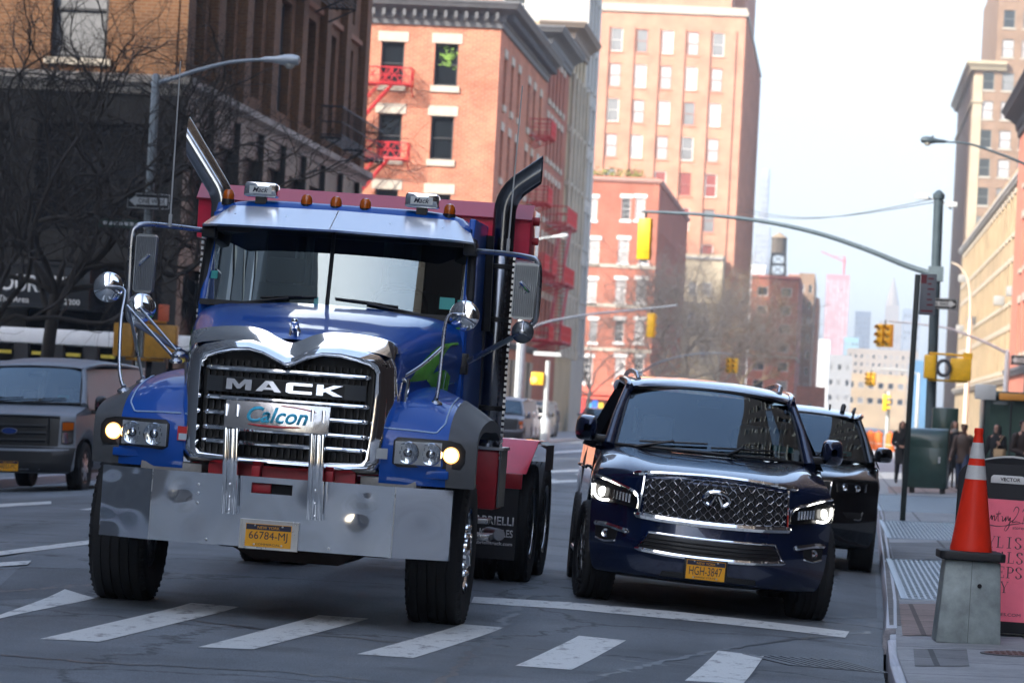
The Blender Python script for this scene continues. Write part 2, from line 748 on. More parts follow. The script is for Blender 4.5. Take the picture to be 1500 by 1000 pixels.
b = MB()
wy = [-200, -60, 0, 10, 14] + [15 + k for k in range(45)] + [64 + 4 * k for k in range(20)] + [160, 220, 300, 450, FAR]
for y0, y1 in zip(wy, wy[1:]):
    for f0, f1 in ((0, .05), (.05, .2), (.2, .5), (.5, 1)):
        q = []
        for y, f in ((y0, f0), (y0, f1), (y1, f1), (y1, f0)):
            x = kerb_x(y) + KW - .01 + f * 9
            q.append((x, y, walk_z(x, y) - .004))
        b.poly(q, 0, True)
tag(b.build('pavement', CONC), kind='structure')
b = MB()
zl = road_z(LEFT_KERB, 60)
b.box((LEFT_KERB - 26, -200, zl - .3), (LEFT_KERB - .16, 57, zl + KH))
b.box((LEFT_KERB - 26, 69, zl - .3), (LEFT_KERB - .16, FAR, zl + KH))
tag(b.build('pavement', CONC), kind='structure')
b = MB()
b.box((LEFT_KERB - .16, -200, zl - .3), (LEFT_KERB, FAR, zl + KH - .004))
tag(b.build('kerb', KERBM, bevel=.02), kind='structure')
b = MB()
b.box((-3500, -900, -.9), (3500, 5000, -.5))
tag(b.build('ground', mat('city_ground', (.09, .09, .092), .9, var=.2, vscale=.02)), kind='structure')
b = MB()                                       # side street that joins at the far side of the crossing
b.poly([(-300, 57, zl + .02), (LEFT_KERB, 57, zl + .004), (LEFT_KERB, 69, zl + .004), (-300, 69, zl + .02)])
tag(b.build('side_street', ASPH), kind='structure')

# ---- painted markings: one thin sheet lying on the carriageway
b = MB()


def mark(poly, n=10, dz=.004):
    """quad given by photo corners (near-left, near-right, far-right, far-left), laid on the road"""
    A, B, C_, D = [gnd(*p, 0) for p in poly]

    def fn(u, v):
        p = A.lerp(B, u).lerp(D.lerp(C_, u), v)
        return (p.x, p.y, road_z(p.x, p.y) + dz)
    b.grid(fn, 6, n)


for q in (((-40, 915), (30, 899), (139, 876), (95, 863)),
          ((58, 936), (146, 940), (350, 889), (280, 883)),
          ((290, 948), (371, 951), (540, 906), (467, 901)),
          ((523, 958), (605, 964), (738, 919), (677, 914)),
          ((755, 975), (837, 981), (917, 938), (848, 931)),
          ((1003, 997), (1088, 1002), (1119, 961), (1052, 953)),
          ((1230, 1020), (1320, 1026), (1330, 985), (1262, 978)) if False else ((-330, 925), (-250, 930), (-40, 878), (-110, 871)),
          # stop line
          ((690, 883), (830, 892), (834, 882), (694, 874)),
          ((830, 892), (1000, 908), (1003, 897), (834, 882)),
          ((1000, 908), (1238, 934), (1244, 925), (1003, 897)),
          # marks at the far side of the carriageway
          ((-20, 831), (40, 827), (46, 821), (-20, 825)),
          ((-20, 817), (60, 806), (58, 800), (-20, 810)),
          ((60, 806), (190, 790), (190, 784), (58, 800)),
          ((-20, 744), (75, 738), (75, 734), (-20, 739)),
          ((800, 708), (858, 705), (858, 702), (800, 704)),
          ((806, 692), (856, 690), (856, 687), (806, 689)),
          ((812, 664), (862, 661), (862, 658), (812, 661))):
    mark(q)
for X0 in (-2.35, -5.6, -9.0):                # lane lines running off under the traffic
    for k in range(14):
        y = 34 + k * 9.1
        b.grid(lambda u, v: (X0 + u * .11, y + v * 3, road_z(X0, y) + .004 + .0008), 1, 3)
tag(b.build('road_markings', PAINT), kind='structure')

# darker asphalt trench patches
PATCH = asphalt('asphalt_patch', (.1, .112, .124))
b = MB()
for q in (((820, 1010), (1010, 1040), (1110, 985), (960, 970)), ((-30, 880), (120, 872), (250, 838), (30, 830)), ((1120, 905), (1285, 905), (1282, 840), (1205, 830))):
    mark(q, dz=.002)
tag(b.build('road_patch', PATCH), kind='structure')
b = MB()                                       # poured tar seams
rnd = random.Random(2)
for pl in (((-20, 958), (180, 972), (420, 985), (640, 1006)), ((640, 1002), (700, 950), (742, 905), (770, 872)), ((250, 905), (420, 925), (560, 938), (760, 950), (980, 975)), ((880, 990), (1000, 962), (1130, 940), (1285, 925)), ((-20, 868), (60, 862), (140, 856)), ((1180, 905), (1215, 860), (1228, 835))):
    pts = [gnd(*p) for p in pl]
    pts = resample(bez(pts, 40), 60)
    L_, R__ = [], []
    for k, p in enumerate(pts):
        d = (pts[min(k + 1, 59)] - pts[max(k - 1, 0)]).normalized()
        nn = Vector((-d.y, d.x, 0)) * rnd.uniform(.018, .04)
        j = Vector((rnd.gauss(0, .025), rnd.gauss(0, .04), 0))
        for s_, l in ((1, L_), (-1, R__)):
            q = p + nn * s_ + j
            l.append((q.x, q.y, road_z(q.x, q.y) + .003))
    for k in range(59):
        b.poly([L_[k], L_[k + 1], R__[k + 1], R__[k]], 0, True)
tag(b.build('road_seam', mat('tar_seam', (.035, .037, .04), .45, var=.3)), kind='structure')

# stained and relaid stretches of the pavement
for nm, col, qs in (('kerb_side_strip', (.19, .18, .175), (((1303, 915), (1322, 915), (1308, 822), (1296, 822)), ((1296, 820), (1307, 820), (1292, 730), (1284, 730)))),
                    ('relaid_slab', (.3, .225, .2), (((1322, 930), (1395, 930), (1392, 884), (1317, 884)), ((1302, 722), (1420, 722), (1415, 712), (1300, 712)))),
                    ('dark_slab', (.2, .21, .22), (((1310, 819), (1440, 819), (1432, 794), (1303, 794)), ((1340, 975), (1420, 975), (1416, 950), (1338, 950))))):
    b = MB()
    for q in qs:
        A, B, C_, D = [gnd(*p, 0, walk_z) for p in q]

        def fn(u, v):
            p = A.lerp(B, u).lerp(D.lerp(C_, u), v)
            return (p.x, p.y, walk_z(p.x, p.y) + .0015)
        b.grid(fn, 3, 12)
    tag(b.build(nm, slabs(nm, col, .75, .9)), kind='structure')

# ---- small ironwork
IRON = mat('cast_iron', (.11, .115, .125), .5, .6, var=.3, vscale=15)
GRATE = mat('pavement_grating_zinc', (.25, .3, .36), .4, .6, var=.15, vscale=8)


def storm_drain():
    A, B = gnd(1127, 966), gnd(1262, 976)
    ax = (B - A)
    L = ax.length
    o = thing('storm_drain', 'grey iron storm drain grating set in the road beside the kerb corner', 'drain', (A.x, A.y, 0))
    ca, sa = ax.x / L, ax.y / L

    def lay(m):                               # bend the ironwork to the camber of the road
        for q in m.v:
            x, y = q.x * ca - q.y * sa, q.x * sa + q.y * ca
            q.z += road_z(A.x + x, A.y + y)
            q.x, q.y = x, y
    m = MB()
    m.box((-.03, -.41, -.04), (L + .03, -.38, .006))
    m.box((-.03, .38, -.04), (L + .03, .41, .006))
    m.box((-.03, -.38, -.04), (0, .38, .006))
    m.box((L, -.38, -.04), (L + .03, .38, .006))
    lay(m)
    m.build('frame', IRON, o)
    m = MB()
    n = 9
    for k in range(n):
        x = (k + .2) * L / n
        m.box((x, -.38, -.04), (x + L / n * .5, .38, .005))
    lay(m)
    m.build('grate', IRON, o)
    m = MB()
    m.box((0, -.38, -.03), (L, .38, .001))
    lay(m)
    m.build('sump', DARK, o)


storm_drain()


def sidewalk_grate(name, label, quad):
    P = [gnd(*p, 0, walk_z) for p in quad]
    c = sum(P, Vector()) / 4
    x0, x1 = min(P[0].x, P[3].x), max(P[1].x, P[2].x)
    y0, y1 = (P[0].y + P[1].y) / 2, (P[2].y + P[3].y) / 2
    o = thing('sidewalk_grate', label, 'grating', (c.x, c.y, walk_z(c.x, c.y)), (0, -.018, 0), 'steel gratings set in the pavement')
    W, D = (x1 - x0) / 2, (y1 - y0) / 2
    m = MB()
    m.box((-W, -D, -.03), (W, -D + .05, .012))
    m.box((-W, D - .05, -.03), (W, D, .012))
    m.box((-W, -D + .05, -.03), (-W + .05, D - .05, .012))
    m.box((W - .05, -D + .05, -.03), (W, D - .05, .012))
    m.build('frame', GRATE, o, bevel=.003)
    m = MB()
    nx = int(2 * W / .055)
    for k in range(1, nx):
        x = -W + 2 * W * k / nx
        m.box((x - .011, -D + .05, -.03), (x + .011, D - .05, .008))
    ny = max(2, int(2 * D / .3))
    for k in range(1, ny):
        y = -D + 2 * D * k / ny
        m.box((-W + .05, y - .03, -.028), (W - .05, y + .03, .01))
    m.build('grate', GRATE, o)
    m = MB()
    m.box((-W + .03, -D + .03, -.03), (W - .03, D - .03, -.002))
    m.build('pit', mat('grating_shadow_pit', (.17, .2, .235), .8), o)


sidewalk_grate('a', 'pale steel pavement grating beside the tapered base of the traffic cone', ((1328, 879), (1440, 879), (1425, 822), (1316, 822)))
sidewalk_grate('b', 'pale steel pavement grating crossing the pavement just in front of the bus stop post', ((1306, 790), (1430, 790), (1420, 765), (1297, 765)))
sidewalk_grate('c', 'farthest pale steel pavement grating, behind the foot of the bus stop post', ((1295, 750), (1420, 750), (1412, 727), (1290, 727)))

c = gnd(1487, 957, 0, walk_z)
o = thing('utility_cover', 'round rusty red iron cover set in the pavement below the advertising board', 'manhole cover', (c.x, c.y, walk_z(c.x, c.y) + .0), (0, -.018, 0))
m = MB()
m.lathe([(.24, -.03), (.24, .003), (.215, .004)], n=40)
m.build('rim', IRON, o)
m = MB()
m.lathe([(.212, -.03), (.212, .005), (0.0, .006)], n=40)
for i in range(-4, 5):
    for j in range(-4, 5):
        if i * i + j * j < 19:
            m.box((i * .042 - .012, j * .042 - .012, .004), (i * .042 + .012, j * .042 + .012, .009))
m.build('lid', mat('rusty_lid', (.16, .085, .075), .7, var=.3), o)
# ================================================================== BUILDINGS
LINE = -17.5                                  # building line on the far side of the street


def Yat(px, X):                               # distance at which a wall plane x = X crosses a photo column (near the horizon)
    d = ray(px, 590 + .0524 * (px - 750))
    return X * d.y / d.x


def Zat(px, py, Y):
    return at(px, py, Y).z


def Xat(px, py, Y):
    return at(px, py, Y).x


STONE = mat('limestone', (.42, .37, .3), .8, var=.15, vscale=.8)
FRAME_W = mat('white_window_paint', (.62, .6, .57), .5)
FRAME_D = mat('dark_window_paint', (.03, .03, .032), .5)
PANE_D = mat('dark_window_glass', (.012, .015, .018), .06, spec=.6)
PANE_M = mat('window_glass_half_blind', (.2, .2, .2), .12, spec=.6, var=.3, vscale=.5)
PANE_L = mat('window_with_pale_blind', (.4, .37, .36), .18, spec=.6, var=.1, vscale=.5)
PANE_R = mat('window_glass_reddish', (.25, .07, .06), .15, spec=.6)
ROOF = mat('roof_felt', (.08, .08, .08), .9, var=.2)
DKIRON = mat('dark_painted_iron', (.016, .016, .018), .55, var=.2)
REDIRON = mat('red_painted_iron', (.5, .025, .03), .5, var=.1)

_win = {}


def win_protos(w_, h_, frame, stone, lintel, sill, dep, pane, sash):
    key = (round(w_, 2), round(h_, 2), frame.name, stone and stone.name, lintel, sill, dep, pane.name, sash)
    if key in _win:
        return _win[key]
    m = MB()
    f = min(.09, w_ * .08)
    W = w_ / 2
    m.box((-W, dep - .02, 0), (-W + f, dep + .1, h_), 0)
    m.box((W - f, dep - .02, 0), (W, dep + .1, h_), 0)
    m.box((-W + f, dep - .02, h_ - f), (W - f, dep + .1, h_), 0)
    m.box((-W + f, dep - .02, 0), (W - f, dep + .1, f), 0)
    if sash:
        m.box((-W + f, dep - .015, h_ * .5 - f * .35), (W - f, dep + .1, h_ * .5 + f * .35), 0)
    if sash == 2:
        m.box((-f * .3, dep - .01, f), (f * .3, dep + .09, h_ - f), 0)
    if sash == 3:
        for k in (1, 2):
            m.box((-W + w_ * k / 3 - f * .25, dep - .01, f), (-W + w_ * k / 3 + f * .25, dep + .09, h_ - f), 0)
        for k in (1, 3):
            m.box((-W + f, dep - .012, h_ * k / 4 - f * .2), (W - f, dep + .09, h_ * k / 4 + f * .2), 0)
    if lintel:
        m.box((-W - .18, -.05, h_ + .004), (W + .18, .12, h_ + lintel), 1)
    if sill:
        m.box((-W - .14, -.1, -sill), (W + .14, .12, -.004), 1)
    fr = m.mesh('window', [frame, stone or frame])
    m = MB()
    if sash and sash != 3:
        m.poly([(-W + f, dep + .03, h_ * .5), (W - f, dep + .03, h_ * .5), (W - f, dep + .03, h_ - f), (-W + f, dep + .03, h_ - f)])
        m.poly([(-W + f, dep + .06, f), (W - f, dep + .06, f), (W - f, dep + .06, h_ * .5), (-W + f, dep + .06, h_ * .5)])
    else:
        m.poly([(-W + f, dep + .05, f), (W - f, dep + .05, f), (W - f, dep + .05, h_ - f), (-W + f, dep + .05, h_ - f)])
    pn = m.mesh('pane', [pane], recalc=False)
    _win[key] = (fr, pn)
    return _win[key]


def building(name, label, cat, x0, x1, y0, y1, z1, wall, faces, z0=-.35, group=None, plinth=None):
    """faces: {'front'|'right'|'left': [(u, z, w, h, {options}), ...]}; u is measured from the x0 / y0 corner to the window's middle"""
    root = thing(name, label, cat, (x0, y0, z0), group=group)
    W, D, H = x1 - x0, y1 - y0, z1 - z0
    m = MB()
    face_fn = {
        'front': (lambda u, d, z: (u, d, z), W),
        'right': (lambda u, d, z: (W - d, u, z), D),
        'left': (lambda u, d, z: (d, u, z), D),
        'back': (lambda u, d, z: (u, D - d, z), W)}
    n = 0
    for fname, (fn, L) in face_fn.items():
        rects = []
        for q in faces.get(fname, []):
            u, z, w_, h_ = q[:4]
            op = q[4] if len(q) > 4 else {}
            z -= z0
            if u - w_ / 2 < .05 or u + w_ / 2 > L - .05 or z + h_ > H - .05 or z < .1:
                continue
            rects.append((u - w_ / 2, u + w_ / 2, z, z + h_, op))
        us = sorted({0, L, *[round(r[0], 4) for r in rects], *[round(r[1], 4) for r in rects]})
        zs = sorted({0, H, *[round(r[2], 4) for r in rects], *[round(r[3], 4) for r in rects]})
        for a, b_ in zip(us, us[1:]):
            run = None
            for c, d in zip(zs, zs[1:]):
                cu, cz = (a + b_) / 2, (c + d) / 2
                hole = any(r[0] < cu < r[1] and r[2] < cz < r[3] for r in rects)
                if not hole:
                    m.poly([fn(a, 0, c), fn(b_, 0, c), fn(b_, 0, d), fn(a, 0, d)])
        for (a, b_, c, d, op) in rects:
            e = .3
            for q in (((a, c), (b_, c)), ((b_, c), (b_, d)), ((b_, d), (a, d)), ((a, d), (a, c))):
                m.poly([fn(q[0][0], 0, q[0][1]), fn(q[1][0], 0, q[1][1]), fn(q[1][0], e, q[1][1]), fn(q[0][0], e, q[0][1])])
            m.poly([fn(a, e, c), fn(b_, e, c), fn(b_, e, d), fn(a, e, d)], 1)
            n += 1
            pane = op.get('pane') or random.choice(op.get('panes', [PANE_D, PANE_D, PANE_M]))
            fr, pn = win_protos(b_ - a, d - c, op.get('frame', FRAME_D), op.get('stone', STONE), op.get('lintel', 0), op.get('sill', 0), op.get('dep', .14), pane, op.get('sash', 1))
            o = bpy.data.objects.new('window', fr)
            link(o, root)
            p = fn((a + b_) / 2, 0, c)
            o.location = p
            o.rotation_euler = (0, 0, {'front': 0, 'right': math.pi / 2, 'left': -math.pi / 2, 'back': math.pi}[fname])
            g = bpy.data.objects.new('pane', pn)
            link(g, o)
    m.poly([(0, 0, H), (W, 0, H), (W, D, H), (0, D, H)], 1)
    m.build('wall', [wall, ROOF], root, recalc=True)
    return root


def cornice(root, segs, z, prof, m_, name='cornice'):
    """moulding along a chain of plan points (root-local), prof = (out, up) pairs; outward is to the right of travel"""
    m = MB()
    n = len(segs)
    P = [Vector((p[0], p[1], 0)) for p in segs]
    offs = []
    for i in range(n):
        ds = []
        if i > 0:
            ds.append((P[i] - P[i - 1]).normalized())
        if i < n - 1:
            ds.append((P[i + 1] - P[i]).normalized())
        ns = [Vector((d.y, -d.x, 0)) for d in ds]
        o = ns[0] if len(ns) == 1 else (ns[0] + ns[1]) / (1 + ns[0].dot(ns[1]))
        offs.append(o)
    for i in range(n - 1):
        for (a, ha), (b_, hb) in zip(prof, prof[1:]):
            m.poly([P[i] + offs[i] * a + Vector((0, 0, z + ha)), P[i + 1] + offs[i + 1] * a + Vector((0, 0, z + ha)), P[i + 1] + offs[i + 1] * b_ + Vector((0, 0, z + hb)), P[i] + offs[i] * b_ + Vector((0, 0, z + hb))])
    for i in (0, n - 1):
        m.poly([P[i] + offs[i] * a + Vector((0, 0, z + h)) for a, h in prof])
    return m.build(name, m_, root)


BOLD = [(.0, 0), (.12, .02), (.14, .28), (.22, .34), (.26, .62), (.5, .82), (.8, .95), (.86, 1.1), (.95, 1.2), (.95, 1.32), (0.0, 1.36)]
BAND = [(.0, 0), (.16, .02), (.2, .12), (.28, .2), (.28, .34), (0, .38)]

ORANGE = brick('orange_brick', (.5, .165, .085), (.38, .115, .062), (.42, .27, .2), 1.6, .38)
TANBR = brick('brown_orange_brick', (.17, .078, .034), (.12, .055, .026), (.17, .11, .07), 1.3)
REDBR = brick('deep_red_brick', (.4, .105, .06), (.33, .085, .05), (.32, .2, .15))
PALEOR = brick('pale_orange_brick', (.52, .235, .15), (.48, .215, .135), (.45, .28, .2), 1.5)
BROWN = brick('dull_brown_brick', (.29, .18, .115), (.25, .155, .1), (.26, .2, .15), 1.5)
DKBR = brick('dark_brown_brick', (.07, .045, .035), (.055, .036, .03), (.06, .05, .045))
BLACKST = mat('black_stone_base', (.012, .0115, .011), .5, var=.35, vscale=.6)
CREAM = mat('cream_stone', (.42, .35, .24), .85, var=.15, vscale=.3)
PALEGR = mat('pale_grey_stone', (.42, .4, .37), .85, var=.12, vscale=.3)

# ------------------------------------------------ corner building with the black shop floor (over the far kerb, at the side street)
Y0, Y1 = 93.0, 129.5
X0 = LINE - 26
rows = [10.1, 14.5, 18.9, 23.3]
faces = {'front': [], 'right': []}
for z in rows:
    for x in (-20.1, -23.6, -27.4):
        faces['front'].append((x - X0, z - .2, 1.5, 2.6, dict(frame=FRAME_D, sill=.18, dep=.2, pane=PANE_M if z < 12 else PANE_D)))
    for ya, yb in ((95.4, 97.0), (99.4, 101.7), (104.0, 106.6), (109.2, 112.2), (114.8, 117.4), (120.2, 122.2), (125, 126.6)):
        faces['right'].append(((ya + yb) / 2 - Y0, z, yb - ya, 3.5, dict(frame=FRAME_D, dep=.28, panes=[PANE_D], sash=2)))
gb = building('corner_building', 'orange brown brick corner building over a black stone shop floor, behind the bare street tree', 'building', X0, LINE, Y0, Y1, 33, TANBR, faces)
m = MB()
for k in range(6):                            # dark projecting ground storeys with piers, cut into bays
    xa = X0 + .2 + k * 4.3
    m.box((xa, Y0 - .35, -.3), (xa + .8, Y0 - .003, 9.0))
    m.box((xa + .8, Y0 - .25, 4.6), (xa + 4.3, Y0 - .003, 5.4))
    m.box((xa + .8, Y0 - .2, 8.2), (xa + 4.3, Y0 - .003, 9.0))
for k in range(9):
    ya = Y0 + k * 4.3
    m.box((LINE + .003, ya - .3, -.3), (LINE + .4, ya + .5, 9.0))
    if k < 8:
        m.box((LINE + .003, ya + .5, 4.6), (LINE + .3, ya + 4.0, 5.4))
        m.box((LINE + .003, ya + .5, 8.2), (LINE + .25, ya + 4.0, 9.0))
        m.box((LINE + .003, ya + .5, -.3), (LINE + .16, ya + 4.0, .6))
for q in m.v:
    q -= gb.location
m.build('shop_floor_piers', BLACKST, gb)
m = MB()
for k in range(6):
    xa = X0 + 1.0 + k * 4.3
    m.box((xa, Y0 - .08, .0), (xa + 3.5, Y0 - .002, 4.6))
    m.box((xa, Y0 - .06, 5.4), (xa + 3.5, Y0 - .002, 8.2))
for k in range(8):
    ya = Y0 + .5 + k * 4.3
    m.box((LINE + .002, ya, .6), (LINE + .1, ya + 3.5, 4.6))
    m.box((LINE + .002, ya, 5.4), (LINE + .08, ya + 3.5, 8.2))
for q in m.v:
    q -= gb.location
m.build('shop_glazing', mat('shop_front_glass', (.012, .013, .015), .5, spec=.12, var=.4, vscale=.7), gb)
cornice(gb, [(0, 0), (26, 0), (26, 36.5)], 9.0 + .35, [(0, 0), (.3, .02), (.35, .2), (.55, .3), (.55, .5), (0, .56)], mat('weathered_stone_ledge', (.34, .31, .27), .85, var=.3, vscale=1.5))
for z in (13.9, 18.3, 22.7):
    cornice(gb, [(0, 0), (26, 0), (26, 36.5)], z + .35, [(0, 0), (.12, .02), (.12, .2), (0, .24)], mat('brick_band', (.22, .1, .05), .85), 'string_course')
# pilasters standing proud between the tall windows of the street face
m = MB()
for y in (93.6, 98.2, 102.9, 107.9, 113.5, 118.8, 123.6, 128.6):
    m.box((26.003, y - Y0 - .55, 9.95), (26.25, y - Y0 + .55, 33))
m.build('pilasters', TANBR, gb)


def stairs_iron(root, org, axis, out, mt, L, D, zs, flights=True, name='fire_escape', rail=1.0, gap=.13, deco=False):
    """balconies with railings at heights zs and sloping ladders between; axis = along the wall, out = away from it"""
    o = Vector(org)
    a, n = Vector(axis), Vector(out)
    U = Vector((0, 0, 1))
    fe = bpy.data.objects.new(name, None)
    link(fe, root)
    fe.location = o

    def bar(m, p, q, r):
        m.tube([p, q], r, 4, sm=False)
    for k, z in enumerate(zs):
        m = MB()
        for i in range(int(D / .16) + 1):
            d = .06 + i * .16
            bar(m, n * d + U * z, a * L + n * d + U * z, .03)
        for i in range(3):
            bar(m, a * (L * i / 2) + U * (z - .03), a * (L * i / 2) + n * D + U * (z - .03), .04)
            bar(m, a * (L * i / 2) + U * (z - .5), a * (L * i / 2) + n * D + U * (z - .05), .03)
        m.build('platform', mt, fe)
        m = MB()
        pts = [Vector(), n * D, n * D + a * L, a * L]
        for p, q in zip(pts, pts[1:]):
            for h in (.08, rail * .5, rail):
                bar(m, p + U * (z + h), q + U * (z + h), .022 if h < rail else .032)
            c = max(2, int((q - p).length / gap)) if abs((q - p).dot(a)) > .1 else 2
            for i in range(c + 1):
                e = p.lerp(q, i / c)
                bar(m, e + U * z, e + U * (z + rail), .012)
            if deco:
                c = max(1, int((q - p).length / .5))
                for i in range(c):
                    e, f = p.lerp(q, i / c), p.lerp(q, (i + 1) / c)
                    bar(m, e + U * (z + .1), f + U * (z + rail), .02)
                    bar(m, e + U * (z + rail), f + U * (z + .1), .02)
        m.build('railing', mt, fe)
        if flights and k + 1 < len(zs):
            m = MB()
            z2 = zs[k + 1]
            lo, hi = (L * .1, L * .78)
            for d in (D * .35, D * .85):
                bar(m, a * lo + n * d + U * z, a * hi + n * d + U * z2, .05)
                bar(m, a * lo + n * d + U * (z + .8), a * hi + n * d + U * (z2 + .8), .03)
            st = int((z2 - z) / .24)
            for i in range(1, st):
                e = a * (lo + (hi - lo) * i / st) + U * (z + (z2 - z) * i / st)
                bar(m, e + n * D * .35, e + n * D * .85, .018)
            m.build('flight', mt, fe)
    return fe


stairs_iron(gb, (26.3, 19.0, .35), (0, 1, 0), (1, 0, 0), DKIRON, 6.0, .9, (14.2, 18.6, 23.0), gap=.3)
stairs_iron(gb, (26.3, 24.5, .35), (0, 1, 0), (1, 0, 0), DKIRON, 11, .7, (9.9,), flights=False, gap=.3)

# shop sign, white canopy and poster at its foot
s = thing('shop_sign', 'black shop fascia with white capital lettering on the dark corner shop', 'shop sign', (Xat(-30, 420, 90.5), 90.5, Zat(50, 450, 90.5)))
wS = Xat(131, 420, 90.5) - Xat(-30, 420, 90.5)
hS = Zat(50, 388, 90.5) - Zat(50, 450, 90.5)
m = MB()
m.box((0, 0, 0), (wS, 2.1, hS))
m.box((-.03, -.05, hS + .003), (wS + .03, 2.1, hS + .1), 1)
m.build('panel', [mat('sign_black', (.012, .013, .015), .35, var=.2), DKIRON], s, bevel=.01)
text('lettering', 'GOURMET', WHITE_P, s, (.18, -.004, hS * .36), wS * .78, hS * .4, bold=.02)
text('small_lettering', 'The Area', WHITE_P, s, (.5, -.004, hS * .1), wS * .28, hS * .15)
text('phone_number', '46-2200', WHITE_P, s, (wS * .68, -.004, hS * .1), wS * .24, hS * .13)

cz = Zat(120, 506, 89.5)
cz2 = Zat(120, 484, 89.5)
xa, xb = Xat(-120, 495, 89.5), Xat(286, 495, 89.5)
s = thing('storefront_canopy', 'long white canopy on black posts over painted lights in front of the dark corner shop', 'canopy', (xa, 89.5, 0))
m = MB()
m.box((0, 0, cz), (xb - xa, 3.1, cz2))
m.build('valance', mat('white_canopy_vinyl', (.72, .74, .76), .5, var=.06), s, bevel=.03)
m = MB()
for k in range(9):
    x = (xb - xa) * k / 8
    m.box((x - .18 if k else x, .02, 0), (x + .18, .3, cz - .003))
    m.box((x, .06, .0), (x + .1, .1, .9))
m.box((0, .1, .0), (xb - xa, .16, .85))
m.build('posts', DKIRON, s)
for k in range(8):  # shop lights under the canopy, painted as unlit yellow strips
    m = MB()
    x = (xb - xa) * k / 8
    m.box((x + .26, .06, cz - .285), (x + (xb - xa) / 8 - .26, .14, cz - .2))
    m.build('yellow_light_strip', mat('painted_light_yellow', (.5, .4, .05), .5), s)
m = MB()
m.box((.2, .2, .85), (xb - xa - .2, .24, cz - .46))
m.build('glazing', PANE_D, s)

s = thing('poster_board', 'brown poster board with rows of white print on the side of the corner shop', 'poster', (LINE + .55, 95.5, Zat(262, 462, 96.5)))
m = MB()
m.box((0, 0, 0), (.08, 2.6, 1.15))
m.build('panel', mat('poster_brown', (.3, .14, .09), .6, var=.2), s, bevel=.01)
m = MB()
rnd = random.Random(4)
for r_ in range(2):
    u = .15
    while u < 2.3:
        w_ = rnd.uniform(.07, .2)
        m.box((.081, u, .55 + r_ * .26), (.086, u + w_, .55 + r_ * .26 + rnd.uniform(.12, .2)))
        u += w_ + rnd.uniform(.03, .08)
m.build('print', WHITE_P, s)

# ------------------------------------------------ orange-red corner building with red fire escapes
Y0, Y1 = 180.0, 209.0
X0 = LINE - 12.5
XR = LINE
pxs = lambda px, py: Xat(px, py, Y0) - X0
fr = []
opt = dict(frame=FRAME_D, lintel=.5, sill=.32, stone=STONE, dep=.22, pane=PANE_D)
for (l, r_, t, b_) in ((557.5, 592, 61, 124), (636, 671, 64, 126), (553, 588, 166, 231), (630, 664, 170, 234), (547.5, 582, 277, 342), (624, 659, 284, 346), (541, 576, 390, 450), (618, 653, 396, 456)):
    za, zb = Zat((l + r_) / 2, b_, Y0), Zat((l + r_) / 2, t, Y0)
    fr.append(((pxs(l, (t + b_) / 2) + pxs(r_, (t + b_) / 2)) / 2, za, (r_ - l) / 5300 * Y0, zb - za, opt))
    fr.append(((pxs(l, (t + b_) / 2) + pxs(r_, (t + b_) / 2)) / 2 - 5.5, za, (r_ - l) / 5300 * Y0, zb - za, opt))
rt = []
for zb in (16.6, 12.9, 9.2, 5.4):
    for ya in (183.3, 187.3, 191.3, 197.5, 201.2, 205.4):
        rt.append((ya - Y0, zb, 1.35, 2.4, dict(opt, lintel=.42)))
rb = building('brick_building', 'orange red brick building with cream lintels, red fire escapes and a heavy grey cornice', 'building', X0, XR, Y0, Y1, 21.6, ORANGE, {'front': fr, 'right': rt})
GREYC = mat('grey_painted_cornice', (.1, .1, .105), .7, var=.2, vscale=2)
cornice(rb, [(-.2, 0), (XR - X0, 0), (XR - X0, Y1 - Y0)], 20.55 + .35 - .4, BOLD, GREYC)
m = MB()
for k in range(24):
    x = .3 + k * .52
    m.box((x, -.62, 20.55 + .35 + .02), (x + .16, -.12, 20.55 + .35 + .35))
for k in range(55):
    y = .3 + k * .52
    m.box((XR - X0 + .12, y, 20.92), (XR - X0 + .62, y + .16, 21.25))
m.build('cornice_moulding', GREYC, rb)
cornice(rb, [(-.2, 0), (XR - X0, 0), (XR - X0, Y1 - Y0)], 4.4 + .35, BAND, GREYC, 'shop_cornice')
m = MB()
for k in range(8):
    m.box((XR - X0 + .003, .3 + k * 3.6, 0), (XR - X0 + .12, 3.0 + k * 3.6, 4.2))
m.build('shop_front', mat('dark_shop_front', (.03, .032, .035), .3, var=.3, vscale=1), rb)
zf = [Zat(570, 121, Y0) + .35, Zat(565, 230, Y0) + .35, Zat(560, 341, Y0) + .35]
fx = pxs(513, 200)
stairs_iron(rb, (fx - 1.4, -.003, -.15), (1, 0, 0), (0, -1, 0), REDIRON, pxs(597, 120) - fx + 1.7, 1.15, zf[::-1], rail=.82, deco=True, gap=.3)
# red balconies on the street face further along
for y in (199.2, 205):
    stairs_iron(rb, (XR - X0 + .01, y - Y0, .1), (0, 1, 0), (1, 0, 0), REDIRON, 3.2, 1.2, (9.2, 12.9, 16.6) if y < 200 else (5.4, 9.2), flights=False, rail=.9)
# green reflection in one window, put in as leaf-coloured shapes
m = MB()
rnd = random.Random(3)
for k in range(110):
    p = Vector((rnd.gauss(.05, .17), 0, rnd.gauss(.15, .25)))
    m.poly([p + Vector((rnd.uniform(-.1, .1), rnd.uniform(-.01, .01), rnd.uniform(-.1, .1))) for _ in range(3)])
pp = at(655, 88, Y0)
tag(m.build('window_reflection', mat('reflected_green', (.15, .28, .03), .5), loc=(pp.x, Y0 + .17, pp.z)), 'green plant-like reflection modelled as leaves in the upper window nearest the grey cornice corner', 'reflection')

